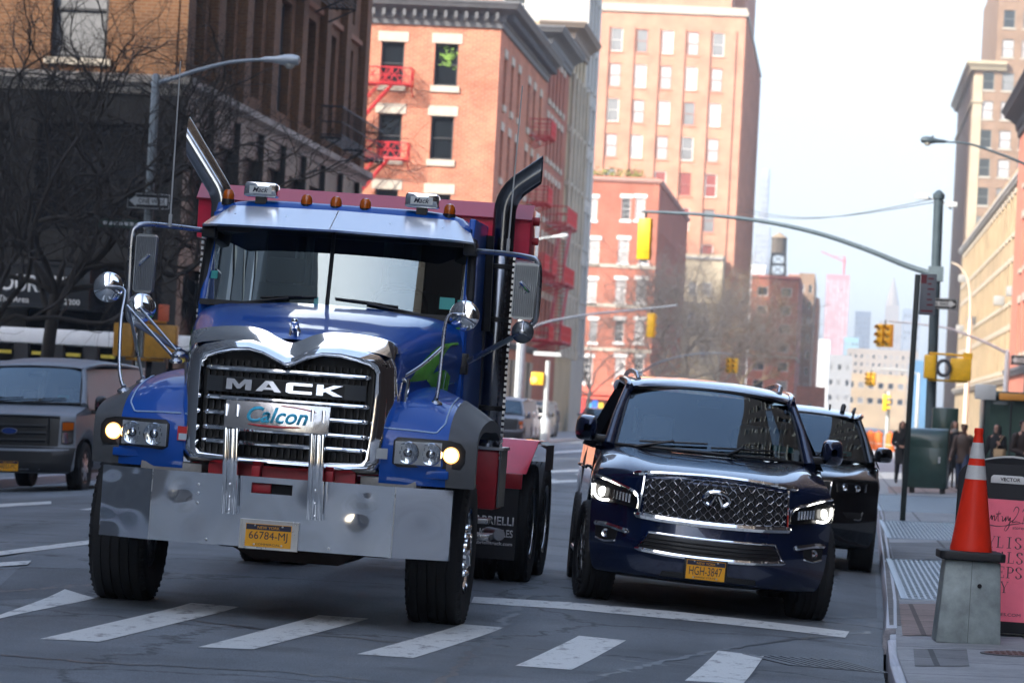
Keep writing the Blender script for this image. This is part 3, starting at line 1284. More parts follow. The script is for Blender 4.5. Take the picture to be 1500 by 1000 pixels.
# next houses along that side
rows = [5.5, 9.0, 12.5, 16.0, 19.4]
rt = [(y, z, 1.2, 2.3, dict(opt, lintel=.4)) for z in rows for y in (2.2, 4.9, 7.6, 10.3, 13)]
b2 = building('brick_building', 'narrow red brick row house with a dark scrolled cornice, next beyond the fire escapes', 'building', LINE - 11, LINE - .01, 209.01, 226, 23.3, REDBR, {'right': rt}, group='row of old street houses')
cornice(b2, [(10, 0), (11, 0), (11, 17)], 22.4 + .35 - .3, BOLD, GREYC)
stairs_iron(b2, (11.0, 4, .1), (0, 1, 0), (1, 0, 0), REDIRON, 8, 1.3, (5.5, 9.0, 12.5), rail=1)
rt = [(y, z, 1.5, 2.5, dict(opt, stone=STONE, frame=FRAME_D)) for z in rows + [22.6] for y in (2.4, 5.4, 8.4, 11.4)]
b3 = building('stone_building', 'cream stone row building with carved bays between brick house and tall grey block', 'building', LINE - 11, LINE, 226.01, 240, 25.5, mat('buff_stone', (.42, .33, .21), .85, var=.2, vscale=.6), {'right': rt, 'front': []}, group='row of old street houses')
cornice(b3, [(9, 0), (11, 0), (11, 14)], 24.5 + .35 - .3, BOLD, mat('brown_cornice', (.2, .16, .13), .8))
for z in rows[1:]:
    cornice(b3, [(11, 0), (11, 14)], z - .7 + .35, BAND, STONE, 'string_course')
m = MB()
for y in (.5, 3.9, 6.9, 9.9, 13.4):
    m.lathe([(.22, 0), (.22, .4), (.17, .5), (.15, 17.5), (.22, 17.8)], (11.25, y, 4.9), n=10)
m.build('columns', STONE, b3)
rt = [(y, z, 1.7, 2.3, dict(opt, stone=PALEGR, frame=FRAME_W, pane=PANE_M)) for z in [5.2 + 3.6 * k for k in range(9)] for y in (2.4, 5.6, 8.8)]
frs = [(x, z, 1.5, 2.2, dict(opt, frame=FRAME_W)) for z in (27, 30.6, 34) for x in (3, 6, 9)]
b4 = building('office_block', 'tall pale grey stone block rising out of the picture past the old row', 'building', LINE - 14, LINE, 240.01, 252, 44, PALEGR, {'right': rt, 'front': frs})

# ------------------------------------------------ mid-distance brick building with white windows
Y0 = 328.0
XR = Xat(957, 450, Y0)
X0 = XR - 14
Y1 = 392
fr = []
wopt = dict(frame=FRAME_W, stone=FRAME_W, lintel=.35, sill=.25, dep=.08, panes=[PANE_D, PANE_M, PANE_L], sash=3)
for (t, b_, cols) in ((290, 322, ((838, 853), (856, 876), (909, 925), (929, 946))), (351, 386, ((830, 848), (861, 879), (904, 922), (935, 952))), (410, 443, ((828, 846), (857, 875), (900, 918), (930, 948))),
                      (469, 501, ((824, 834), (862, 876), (899, 915), (928, 945))), (523, 560, ((822, 840), (850, 869), (899, 917), (928, 944)))):
    for l, r_ in cols:
        za, zb = Zat((l + r_) / 2, b_, Y0), Zat((l + r_) / 2, t, Y0)
        fr.append((Xat((l + r_) / 2, (t + b_) / 2, Y0) - X0, za, (r_ - l - 3) / 5300 * Y0, zb - za, wopt))
rt = [(3 + 5.2 * k, z, 1.3, 2.2, dict(frame=FRAME_D, pane=PANE_D)) for k in range(11) for z in (5, 8.6, 12.2, 15.8)]
mb = building('brick_building', 'red brick apartment house with white framed windows and planted roof, behind the bare trees', 'building', X0, XR, Y0, Y1, Zat(900, 258, Y0), REDBR, {'front': fr, 'right': rt})
Hm = Zat(900, 258, Y0) + .35
cornice(mb, [(0, 0), (14, 0), (14, 64)], Hm - .5, BAND, mat('pink_parapet', (.45, .25, .2), .8))
for z in (7.0, 11.0, 14.6):
    cornice(mb, [(0, 0), (14, 0)], z, [(0, 0), (.1, .02), (.1, .3), (0, .32)], STONE, 'string_course')
m = MB()
m.box((3, -1.3, 3.0), (13, -.01, 3.3))
m.poly([(3, -1.3, 2.6), (13, -1.3, 2.6), (13, -.02, 3.9), (3, -.02, 3.9)])
m.build('red_awning', mat('red_awning_cloth', (.5, .1, .06), .7), mb)
m = MB()
rnd = random.Random(9)
for k in range(500):
    p = Vector((rnd.uniform(7, 12.5), rnd.uniform(.4, 2.5), Hm + abs(rnd.gauss(0, .35))))
    m.poly([p + Vector((rnd.uniform(-.2, .2), rnd.uniform(-.2, .2), rnd.uniform(-.15, .2))) for _ in range(3)])
m.build('roof_planting', mat('autumn_hedge', (.22, .2, .05), .8, var=.4, vscale=2), mb)
# white and blue tent on that roof
tp = at(848, 250, 331)
s = thing('roof_tent', 'small white topped tent with blue sides on the brick apartment roof', 'tent', (tp.x - .6, 331, Hm - .35))
m = MB()
m.box((-1.6, -1, 0), (1.6, 1, .75))
m.build('sides', mat('tent_blue', (.1, .25, .5), .6), s)
m = MB()
m.lathe([(2.1, 0), (1.0, .45), (.15, 1.2), (0, 1.25)], (0, 0, .753), n=4)
m.build('top', WHITE_P, s)

# ------------------------------------------------ tall pale orange tower with set-backs
Y0 = 410.0
XR = Xat(1079, 300, Y0)
X0 = XR - 30
Zt = Zat(1088, 13, Y0)
fr, rt = [], []
for r_ in range(9):
    for c in range(9):
        px = 1052.5 - 37.2 * c
        py = 66 + 51.5 * r_ - .0524 * 37.2 * c + (0)
        px -= .055 * 51.5 * r_
        za, zb = Zat(px, py + 17, Y0), Zat(px, py - 17, Y0)
        pan = [PANE_L, PANE_L, PANE_M] if r_ < 4 else [PANE_R, PANE_M, PANE_R]
        fr.append((Xat(px, py, Y0) - X0, za, 1.3, zb - za, dict(frame=mat('rust_window_paint', (.35, .14, .1), .6) if (r_ + c) % 2 else FRAME_W, panes=pan, dep=.1, sill=.15, stone=PALEOR)))
tw = building('tower_block', 'tall pale orange brick tower with vertical piers, in sun behind the bare trees', 'tower', X0, XR, Y0, 484, Zt, PALEOR, {'front': fr})
m = MB()
for c in range(10):                           # shallow piers between the window columns
    px = 1052.5 - 37.2 * c + 18.6
    x = Xat(px, 66, Y0) - X0
    m.box((x - .55, -.22, .3), (x + .55, -.003, Zt - 2.2))
for k in range(15):
    y = 1.5 + k * 5
    m.box((30.003, y - .7, .3), (30.25, y + .7, Zt - 1))
m.build('piers', PALEOR, tw)
cornice(tw, [(0, 0), (30, 0), (30, 74)], Zt + .35 - .9, [(0, 0), (.25, .02), (.25, .5), (.1, .6), (.1, .92), (0, .95)], STONE, 'parapet')
m = MB()
m.box((0, 3, Zt + .36), (28.2, 70, Zt + 30))
m.box((28.2, 14, Zt + .36), (29.4, 60, Zt + 26))
m.build('set_back_storeys', PALEOR, tw)
s = building('stone_building', 'narrow cream building between the bare trees and the orange tower', 'building', Xat(1000, 450, 402), Xat(1056, 450, 402), 402, 409.5, Zat(1030, 372, 402), CREAM,
             {'front': [(u, z, .9, 1.5, dict(frame=FRAME_W, pane=PANE_M, dep=.06)) for u in (1.0, 2.6) for z in (4, 7.5, 11, 14.5)]})
cornice(s, [(0, 0), (s.dimensions.x or 4.2, 0)], Zat(1030, 372, 402) - .3, BAND, PALEGR)


# ------------------------------------------------ beyond: blocks and skyline, each a solid at its own distance
def block(name, label, cat, pxl, pxr, pyt, Y, depth, wall, nc=0, nr=0, ww=.5, wh=.5, panes=None, z0=-.5, group=None, frame=None, skip=.12):
    x0, x1 = Xat(pxl, 500, Y), Xat(pxr, 500, Y)
    z1 = Zat((pxl + pxr) / 2, pyt, Y)
    fr = []
    if nc:
        W, Hh = x1 - x0, z1 - z0
        for c in range(nc):
            for r_ in range(nr):
                fr.append((W * (c + .5) / nc, z0 + Hh * (skip + (1 - skip - .04) * (r_ + .2) / nr), W / nc * ww, Hh * (1 - skip - .04) / nr * wh, dict(frame=frame or FRAME_W, panes=panes or [PANE_M, PANE_D], dep=.1, sash=0)))
    return building(name, label, cat, x0, x1, Y, Y + depth, z1, wall, {'front': fr}, z0=z0, group=group)


k = block('brick_building', 'red brick corner building carrying the wooden water tower on its flat roof', 'building', 1096, 1166, 403, 520, 70, REDBR, 2, 7, .45, .5)
cornice(k, [(0, 0), (k['_w'] if '_w' in k else 6.8, 0), (6.8, 40)], Zat(1130, 403, 520) + .5 - .5, BAND, mat('rose_trim', (.5, .16, .13), .7))
for zz in (5, 10.4):
    cornice(k, [(0, 0), (6.8, 0), (6.8, 40)], zz, BAND, STONE, 'string_course')
block('brown_building', 'tan building with a rounded top beside the red brick corner building', 'building', 1166, 1189, 400, 590, 60, BROWN, 2, 8)
block('brick_building', 'orange brick slab standing behind the tan building', 'building', 1150, 1186, 402, 700, 40, PALEOR)
block('brick_building', 'slim orange brick slab with a flat pale top, right of the tan building', 'building', 1176, 1197, 436, 640, 50, PALEOR, 1, 7, .3)
block('brick_building', 'low orange brick block with one small dark window by the street', 'building', 1170, 1212, 566, 500, 30, ORANGE, 1, 1, .15, .3, [PANE_D], skip=.3)
block('white_building', 'plain white gable wall beyond the orange slab', 'building', 1196, 1216, 497, 760, 50, WHITE_P)
block('white_building', 'low white building with grey upper storey under the pink tower', 'building', 1214, 1250, 520, 900, 60, mat('off_white_render', (.28, .28, .28), .8, var=.1), 3, 4, .5, .4)
PINK = mat('pink_netting', (.42, .18, .19), .8, var=.1, vscale=.05)
pk = block('tower_block', 'pink netted tower under construction with a crane on its roof', 'tower', 1206, 1240, 402, 1800, 60, PINK, 7, 22, .35, .92, [WHITE_P, PANE_L], skip=.3)
c = at(1236, 402, 1810)
s = thing('tower_crane', 'thin construction crane standing on the roof of the pink tower', 'crane', (c.x, c.y, c.z))
m = MB()
m.tube([(0, 0, 0), (0, 0, 9)], .45, 4)
m.build('mast', RED_P, s)
m = MB()
m.tube([(1, 0, 6), (-12, 0, 11)], .3, 4)
m.tube([(0, 0, 9), (-6, 0, 8.7)], .12, 4)
m.build('jib', RED_P, s)
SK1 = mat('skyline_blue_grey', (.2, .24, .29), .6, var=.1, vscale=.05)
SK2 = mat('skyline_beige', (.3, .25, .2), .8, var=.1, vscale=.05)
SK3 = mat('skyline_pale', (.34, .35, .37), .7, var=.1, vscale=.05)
BLUEGL = mat('blue_curtain_wall', (.08, .2, .34), .12, spec=.7, var=.2, vscale=.1)
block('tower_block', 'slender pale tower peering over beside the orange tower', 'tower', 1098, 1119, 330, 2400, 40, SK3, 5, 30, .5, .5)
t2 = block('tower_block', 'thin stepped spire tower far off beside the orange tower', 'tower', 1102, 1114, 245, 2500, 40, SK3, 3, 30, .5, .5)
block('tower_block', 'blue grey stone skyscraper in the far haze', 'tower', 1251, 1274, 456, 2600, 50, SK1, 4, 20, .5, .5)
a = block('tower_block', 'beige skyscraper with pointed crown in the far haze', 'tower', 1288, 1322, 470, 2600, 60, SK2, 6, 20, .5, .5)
m = MB()
W = 34 / 5300 * 2600
m.box((W * .22, 5, a.location.z * 0 + Zat(1305, 470, 2600) + .5), (W * .78, 45, Zat(1305, 446, 2600)))
m.lathe([(W * .3, 0), (W * .2, 8), (0, 22)], (W * .5, 22, Zat(1305, 446, 2600)), n=8)
m.build('crown', SK2, a)
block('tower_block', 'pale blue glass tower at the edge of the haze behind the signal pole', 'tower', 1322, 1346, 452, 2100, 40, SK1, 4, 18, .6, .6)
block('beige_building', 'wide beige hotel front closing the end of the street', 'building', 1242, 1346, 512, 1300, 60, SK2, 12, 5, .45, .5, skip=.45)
block('beige_building', 'lower cream building with awnings under the hotel front', 'building', 1228, 1345, 548, 1000, 40, mat('warm_cream', (.38, .28, .17), .8, var=.2, vscale=.2), 8, 2, .6, .4, skip=.4)
block('glass_building', 'blue glass building behind the grey signal pole', 'building', 1338, 1372, 528, 900, 60, BLUEGL, 0, 0)
block('glass_building', 'teal glass building below the pink tower', 'building', 1236, 1258, 494, 1600, 60, mat('teal_curtain_wall', (.2, .36, .42), .15, spec=.7), 4, 12)
block('white_building', 'white slab behind the wooden water tower', 'building', 1092, 1116, 388, 900, 40, WHITE_P)

# wooden water tower
c = at(1139, 403, 535)
s = thing('water_tower', 'wooden water tower on dark steel legs on the red brick roof', 'water tower', (c.x, c.y, c.z - .2))
m = MB()
for sx in (-1, 1):
    for sy in (-1, 1):
        m.tube([(sx * 1.1, sy * 1.1, 0), (sx * .95, sy * .95, 3.4)], .2, 5)
for z in (.2, 1.8, 3.3):
    m.tube([(-1.05, -1.05, z), (1.05, -1.05, z), (1.05, 1.05, z), (-1.05, 1.05, z), (-1.05, -1.05, z)], .13, 4)
for sx in (-1, 1):
    m.tube([(-1.05 * sx, -1.05, .2), (1.05 * sx, -1.05, 1.8), (-1.05 * sx, -1.05, 3.3)], .06, 4)
    m.tube([(1.05, -1.05 * sx, .2), (1.05, 1.05 * sx, 1.8), (1.05, -1.05 * sx, 3.3)], .06, 4)
m.build('legs', DKIRON, s)
m = MB()
m.lathe([(1.15, 3.45), (1.12, 5.7)], n=20)
for k in range(7):
    m.lathe([(1.17, 3.55 + k * .32), (1.17, 3.6 + k * .32)], n=20)
m.build('tank', mat('tank_wood', (.12, .1, .08), .9, var=.3, vscale=2), s)
m = MB()
m.lathe([(1.3, 5.705), (.1, 6.5), (0, 6.55)], n=20)
m.build('roof', mat('tank_roof', (.3, .22, .14), .8), s)

# ------------------------------------------------ near-kerb side of the street (the photo's right edge)
Y0 = 440
X0 = Xat(1418, 300, Y0)
Z2 = Zat(1440, 92, Y0)
lopt = dict(frame=mat('grey_green_frame', (.16, .18, .17), .6), panes=[PANE_L, PANE_L, PANE_M, PANE_D], dep=.12, sill=.2, stone=STONE)
fr = []
for r_ in range(9):
    for c in range(4):
        px, py = 1448 + 28.5 * c - 2.2 * r_, 119 + 42.2 * r_ + 1.4 * c
        fr.append((Xat(px, py, Y0) - X0, Zat(px, py + 13, Y0), 1.4, 26 / 5300 * Y0, lopt))
rbk = building('tower_block', 'stepped brown brick tower with cream corner, rising past the top of the picture', 'tower', X0, X0 + 22, Y0, 500, Z2, BROWN, {'front': fr})
cornice(rbk, [(0, 60), (0, 0), (3.8, 0)], Z2 - 1.0 + .35, [(0, 0), (.5, .1), (.6, .4), (1.0, .8), (1.0, 1.2), (0, 1.3)], CREAM)
cornice(rbk, [(0, 60), (0, 0), (1.2, 0)], Z2 - 5 + .35, BAND, CREAM, 'string_course')
m = MB()
m.box((-.06, -.1, 0), (1.05, .9, Z2 - 1.2))
m.build('corner_pier', CREAM, rbk)
fr = []
X0b = Xat(1461, 50, Y0 + 4)
for r_ in range(3):
    for c in range(3):
        px, py = 1481 + 28.5 * c - 2.2 * r_, 30 - 45 + 43 * r_ + 1.4 * c
        fr.append((Xat(px, py, Y0 + 4) - X0b, Zat(px, py + 13, Y0 + 4), 1.4, 26 / 5300 * Y0, lopt))
up = building('upper_storeys', None, None, X0b, X0b + 18, Y0 + 4, 496, Zat(1480, -60, Y0), BROWN, {'front': fr}, z0=Z2 + .02)
for ch in list(up.children):                  # storeys of the same tower: its parts
    ch.parent = rbk
    ch.location = ch.location + up.location - rbk.location
bpy.data.objects.remove(up)

# cream street front in sun
ysA, ysB = 183, 272
XL = 9.0
lf = []
for z in (4.6, 8.2, 11.8):
    for kk in range(24):
        lf.append((2 + kk * 3.6, z, 1.4, 2.1, dict(frame=FRAME_D, panes=[PANE_D, PANE_M], dep=.15, sill=.2, lintel=.3, stone=STONE)))
cb = building('stone_building', 'sunlit cream street front with air conditioners, behind the grey signal pole', 'building', XL, XL + 14, ysA, ysB, 15.2, mat('sunny_stucco', (.42, .31, .18), .85, var=.3, vscale=.4), {'left': lf})
cornice(cb, [(0, ysB - ysA), (0, 0), (3, 0)], 14.6 + .35 - .3, BAND, PALEGR)
cornice(cb, [(0, ysB - ysA), (0, 0), (3, 0)], 3.9 + .35, BAND, STONE, 'shop_cornice')
rnd = random.Random(12)
acm = MB()
acm.box((-.55, -.4, 0), (-.003, .4, .5))
acm.box((-.57, -.33, .06), (-.55, .33, .44))
acme = acm.mesh('air_conditioner', [mat('ac_grey', (.3, .3, .29), .5)], bevel=.02)
for kk in range(6):
    o = bpy.data.objects.new('air_conditioner', acme)
    link(o, cb)
    o.location = (0, 2 + rnd.randint(0, 23) * 3.6, rnd.choice((4.6, 8.2, 11.8)) + .38)
pb = building('brick_building', 'red brick street front cut by the edge of the picture beyond the advertising board', 'building', 8.4, 20, 120, 178, 17.0, mat('salmon_brick', (.5, .17, .11), .85, var=.2, vscale=.8), {'left': [(2.5 + 4 * k, z, 1.5, 2.4, dict(frame=FRAME_W, panes=[PANE_D, PANE_M], dep=.15, sill=.2, lintel=.35)) for k in range(13) for z in (5, 9, 13)]})
cornice(pb, [(0, 58), (0, 0)], 16.0 + .35 - .3, BOLD, mat('black_cornice', (.03, .03, .035), .7))
cornice(pb, [(0, 58), (0, 0)], 4.0 + .35, BAND, GREYC, 'shop_cornice')
bb = building('white_building', 'bright white building tall behind the cream street front', 'building', 11, 24, 280, 330, 16, mat('bright_render', (.42, .36, .27), .8, var=.1), {'left': [(3 + 4 * k, z, 1.4, 2.0, dict(frame=FRAME_D, panes=[PANE_D, PANE_M], dep=.12)) for k in range(11) for z in (5, 9, 13, 17)]})

# ------------------------------------------------ the blocks round the camera, seen only in the chrome and glass and by their shade
def plain_block(name, label, x0, x1, y0, y1, z1, wall, side):
    L = y1 - y0
    ws = [(2.5 + 4.2 * k, z, 1.5, 2.2, dict(frame=FRAME_D, panes=[PANE_D, PANE_M, PANE_L], dep=.15, sill=.18, lintel=.3)) for k in range(int(L / 4.2)) for z in [5 + 3.8 * j for j in range(int((z1 - 6) / 3.8))]]
    ws = sorted(ws, key=lambda q: abs(q[0] + y0 - 28))[:100]   # the hundred nearest the crossing
    r_ = building(name, label, 'building', x0, x1, y0, y1, z1, wall, {side: ws})
    return r_


plain_block('brick_building', 'brick block across the street beside the photographer, seen in the chrome', LINE - 45, LINE, -60, 56, 42, mat('grey_block_stone', (.14, .142, .146), .8, var=.2, vscale=.4), 'right')
plain_block('brick_building', 'brick block further back across the street, seen in the chrome', LINE - 45, LINE, -190, -78, 26, mat('grey_block_stone'), 'right')
plain_block('brick_building', 'dark brick block above the near pavement, mirrored in the windscreens', 7.2, 30, 14, 112, 38, DKBR, 'left')
plain_block('brick_building', 'brown block above the near pavement behind the photographer', 7.2, 30, -170, -6, 24, DKBR, 'left')
# ================================================================== THE DUMP TRUCK
def wheel(parent, x, y, z, r, wd, rim_r, steer=0, mr=None, style='truck', side=1):
    """axle along x; side = +1 when the outer face looks to +x"""
    h = bpy.data.objects.new('wheel', None)
    link(h, parent)
    h.location = (x, y, z)
    h.rotation_euler = (0, 0, steer)
    m = MB()
    q = wd / 2
    pr = [(rim_r - .005, -q * .8), (rim_r + .03, -q * .92), (r * .9, -q), (r * .965, -q * .93), (r * .985, -q * .86)]
    nb = 5
    for k in range(nb):                       # tread ribs and grooves
        a, b_ = -q * .84 + 2 * q * .84 * k / nb, -q * .84 + 2 * q * .84 * (k + 1) / nb
        g = .007
        pr += [(r, a + g), (r, b_ - g)]
        if k < nb - 1:
            pr += [(r - .014, b_ - g), (r - .014, b_ + g)]
    pr += [(r * .985, q * .86), (r * .965, q * .93), (r * .9, q), (rim_r + .03, q * .92), (rim_r - .005, q * .8)]
    m.lathe(pr, axis=(1, 0, 0), n=56)
    n = 44
    for k in range(n):                        # shoulder lugs
        a = 2 * math.pi * k / n
        for sd in (-1, 1):
            mx = Matrix.Rotation(a, 4, 'X')
            m.hexa([(sd * q * .78, -.011, r - .02), (sd * q * .97, -.011, r * .945), (sd * q * .97, .011, r * .945), (sd * q * .78, .011, r - .02),
                    (sd * q * .78, -.011, r - .003), (sd * q * .985, -.011, r * .958), (sd * q * .985, .011, r * .968), (sd * q * .78, .011, r - .004)], 0, mx)
    t = m.build('tyre', RUBBER, h)
    m = MB()
    s = side
    if style == 'truck':
        m.lathe([(rim_r, -s * q * .8), (rim_r - .02, s * q * .2), (rim_r, s * q * .9), (rim_r + .012, s * q * .93), (rim_r - .02, s * q * .88), (rim_r - .05, s * q * .55), (rim_r - .1, s * q * .62), (.14, s * q * .66), (.13, s * q * .95), (.1, s * q * 1.05), (0, s * q * 1.08)], axis=(1, 0, 0), n=40)
        for k in range(10):
            a = 2 * math.pi * k / 10
            m.lathe([(.028, s * q * .6), (.03, s * q * .72), (.022, s * q * .9), (.012, s * q * 1.0), (0, s * q * 1.02)], org=(0, math.cos(a) * .175, math.sin(a) * .175), axis=(1, 0, 0), n=8)
    elif style == 'dual':
        m.lathe([(rim_r, -s * q * .8), (rim_r, s * q * .9), (rim_r + .012, s * q * .93), (rim_r - .03, s * q * .85), (rim_r - .06, -s * q * .2), (.16, -s * q * .5), (.15, s * q * .6), (0, s * q * .65)], axis=(1, 0, 0), n=36)
        for k in range(10):
            a = 2 * math.pi * k / 10
            m.lathe([(.025, -s * q * .5), (.025, -s * q * .2), (0, -s * q * .18)], org=(0, math.cos(a) * .21, math.sin(a) * .21), axis=(1, 0, 0), n=7)
    else:
        m.lathe([(rim_r, -s * q * .8), (rim_r, s * q * .88), (rim_r + .01, s * q * .92), (rim_r - .025, s * q * .85), (rim_r - .03, -s * q * .1), (0, -s * q * .15)], axis=(1, 0, 0), n=36, mi=1)
        for k in range(7):
            mx = Matrix.Rotation(2 * math.pi * k / 7, 4, 'X')
            xo = s * q
            m.hexa([(xo * .5, -.05, .04), (xo * .9, -.05, .04), (xo * .9, .05, .04), (xo * .5, .05, .04), (xo * .5, -.032, rim_r - .015), (xo * .82, -.032, rim_r - .015), (xo * .82, .032, rim_r - .015), (xo * .5, .032, rim_r - .015)], 0, mx)
        m.lathe([(.07, s * q * .5), (.065, s * q * .9), (0, s * q * .92)], axis=(1, 0, 0), n=18)
    m.build('rim', [mr or STEEL, BLACKP], h)
    return h


def plate(parent, x, y, z, w_, h_, head, main, foot, tilt=0):
    o = MB()
    o.box((-w_ / 2, -.004, -h_ / 2), (w_ / 2, .004, h_ / 2), 0)
    o.box((-w_ / 2 + .004, -.006, h_ * .24), (w_ / 2 - .004, -.0041, h_ / 2 - .004), 1)
    p = o.build('licence_plate', [PLATE, NAVYTXT], parent, loc=(x, y, z))
    text('state_name', head, PLATE, p, (-w_ * .24, -.0065, h_ * .29), w_ * .48, h_ * .12, ext=.001)
    text('plate_number', main, NAVYTXT, p, (-w_ * .42, -.0045, -h_ * .27), w_ * .84, h_ * .44, ext=.001)
    if foot:
        text('plate_footer', foot, NAVYTXT, p, (-w_ * .27, -.0045, -h_ * .43), w_ * .54, h_ * .09, ext=.001)
    m = MB()
    for sx in (-.3, .3):
        for sz in (.42, -.4):
            m.lathe([(.008, 0), (.006, .004), (0, .005)], org=(sx * w_, -.006, sz * h_), axis=(0, -1, 0), n=8)
    m.build('screws', STEEL, p)
    return p


BLUE = mat('truck_blue_paint', (.003, .075, .38),   .4, .0, coat=.5, spec=.2, var=.04, vscale=2)
RED = mat('truck_red_paint', (.85, .035, .085), .32, coat=.6, var=.12, vscale=3)
DKRED = mat('frame_red_paint', (.4, .014, .022), .5, var=.25, vscale=5)
FLARE = mat('grey_moulded_plastic', (.08, .085, .09), .5, var=.15, bump=.05, bscale=120)
GREEN = mat('green_decal', (.16, .7, .05), .25, coat=1, var=.15, vscale=8)
LBLUE = mat('light_blue_decal', (.02, .16, .45), .25, coat=1)
LAMPON = mat('lit_marker_lamp', (.9, .5, .2), .2, emit=(1, .66, .3), estr=4.5)
LAMPON_RIM = mat('lit_lamp_reflector', (.8, .45, .2), .2, 0, emit=(1, .42, .1), estr=.9)
VISOR = mat('visor_polished_steel', (.72, .75, .8), .22, .55, bump=.04, bscale=2)
STACK = mat('exhaust_steel', (.5, .5, .51), .16, 1, var=.1)
STACKD = mat('exhaust_dark_steel', (.19, .2, .22), .2, 1, var=.15)

xc = -.047
T0 = Vector((-3.84, 25.1, 0))
T0.z = -.025
TR = thing('dump_truck', 'blue heavy truck with big chrome bumper, lettered grille and red rear, crossing the crosswalk', 'truck', T0, (0, .02, 0))

# ---- bumper: a swept steel channel with a tow slot
m = MB()
HB, ZB0, ZB1 = 1.247, .42, .915


def bump_pt(x, z):
    a = abs(x)
    y = 0 if a < .86 else (a - .86) * .42
    return (x + xc, y - (z - ZB0) * .004, z)


def fine(l, d):
    o = []
    for a, b_ in zip(l, l[1:]):
        n = max(1, int(round((b_ - a) / d)))
        o += [a + (b_ - a) * k / n for k in range(n)]
    return o + [l[-1]]


DENT = [(-.66, .79, .055, .006), (-.62, .70, .045, -.004), (.6, .72, .07, .007), (.66, .80, .045, -.005), (-1.16, .78, .09, .009), (-1.03, .64, .1, -.009), (-1.2, .52, .07, .008), (-.98, .84, .06, .006), (1.08, .6, .16, .005)]


def dented(x, z):
    p = bump_pt(x, z)
    y = p[1]
    for dx, dz, r_, h_ in DENT:
        y += .7 * h_ * math.exp(-((x - dx) ** 2 + (z - dz) ** 2) / (r_ * r_))
    y += .0022 * math.sin(5.5 * x + 6 * z) + .0007 * math.sin(11 * x - 9 * z + 1)
    return (p[0], y, p[2])


xs = fine([-HB, -.86, -.155, .135, .86, HB], .025)
zs = fine([ZB0, .80, .873, ZB1], .025)
for a, b_ in zip(xs, xs[1:]):
    for c, d in zip(zs, zs[1:]):
        if a >= -.156 and b_ <= .136 and c > .79 and d < .88:
            continue
        m.poly([dented(a, c), dented(b_, c), dented(b_, d), dented(a, d)], 0, True)
    for z in (ZB0, ZB1):
        p, q = Vector(dented(a, z)), Vector(dented(b_, z))
        m.poly([p, q, q + Vector((0, .09, 0)), p + Vector((0, .09, 0))])
for s in (-1, 1):
    p, q = Vector(bump_pt(s * HB, ZB0)), Vector(bump_pt(s * HB, ZB1))
    m.poly([p, q, q + Vector((0, .09, 0)), p + Vector((0, .09, 0))])
bum = m.build('bumper', CHROME_WAVY, TR, angle=20)
m = MB()
for s in (-1, 1):
    p, q = Vector(bump_pt(s * .86, ZB0)), Vector(bump_pt(s * .86, ZB1))
    m.tube([p, q], .004, 5)
for x in (-.5, -.5, -.5):
    pass
for z in (.77, .83, .7):
    m.lathe([(.011, 0), (.009, .006), (0, .008)], org=(-.53 + xc, .002, z), axis=(0, -1, 0), n=8)
for x in (-.9, -.45, .42, .88):
    m.lathe([(.013, 0), (.01, .006), (0, .008)], org=(x + xc, .03 if abs(x) > .87 else .001, .45), axis=(0, -1, 0), n=8)
m.build('bolts', STEEL, bum)
m = MB()
m.box((-.155 + xc, .05, .79), (.135 + xc, .3, .885))
m.build('slot_back', DARK, bum)
m = MB()                                       # red cross member and tow eyes behind
m.box((-.5 + xc, .16, .66), (.55 + xc, .26, .985))
m.box((-.155 + xc, .02, .80), (-.02 + xc, .06, .87))
for s in (-.22, .3):
    m.box((s, .05, .9), (s + .06, .2, .99))
m.build('tow_crossmember', DKRED, TR, bevel=.008)
for a, b_ in ((-.99, -.55), (.58, .98)):
    m = MB()
    m.box((a + xc, .2, .86), (b_ + xc, .5, .97))
    m.build('bumper_bracket', mat('dusty_alloy', (.3, .29, .27), .6, .3, var=.3), TR, bevel=.01)
# plate in its holder
m = MB()
m.box((-.26, -.012, .411), (.155, -.002, .616))
m.box((-.26, -.03, .608), (.155, -.0121, .616))
m.box((-.26, -.03, .411), (.155, -.0121, .419))
m.box((-.26, -.03, .4191), (-.252, -.0121, .6079))
m.box((.147, -.03, .4191), (.155, -.0121, .6079))
m.build('plate_holder', STEEL, TR)
plate(TR, -.056, -.018, .508, .325, .16, 'NEW YORK', '66784-MJ', 'COMMERCIAL')
# two guard posts
for xp, xq in ((-.332, -.363), (.27, .245)):
    m = MB()
    mx = Matrix.Shear('XY', 4, (0, 0)) if False else None
    def post(px, z):
        return px + (xq - xp) * (z - .65) / .77
    for (a, b_, y0, y1) in ((-.052, -.026, -.13, -.06), (.026, .052, -.13, -.06), (-.0259, .0259, -.10, -.06)):
        m.hexa([(post(xp, .645) + a, y0, .645), (post(xp, .645) + b_, y0, .645), (post(xp, .645) + b_, y1, .645), (post(xp, .645) + a, y1, .645),
                (post(xp, 1.41) + a, y0, 1.41), (post(xp, 1.41) + b_, y0, 1.41), (post(xp, 1.41) + b_, y1, 1.41), (post(xp, 1.41) + a, y1, 1.41)])
    for z in (.67, .76, .85):
        m.lathe([(.012, 0), (.009, .008), (0, .01)], org=(post(xp, z), -.1, z), axis=(0, -1, 0), n=8)
    m.hexa([(xp - .03, -.06, .66), (xp + .03, -.06, .66), (xp + .03, -.003, .66), (xp - .03, -.003, .66), (xp - .03, -.06, .89), (xp + .03, -.06, .89), (xp + .03, -.003, .89), (xp - .03, -.003, .89)])
    m.build('guard_post', CHROME, TR, bevel=.006)
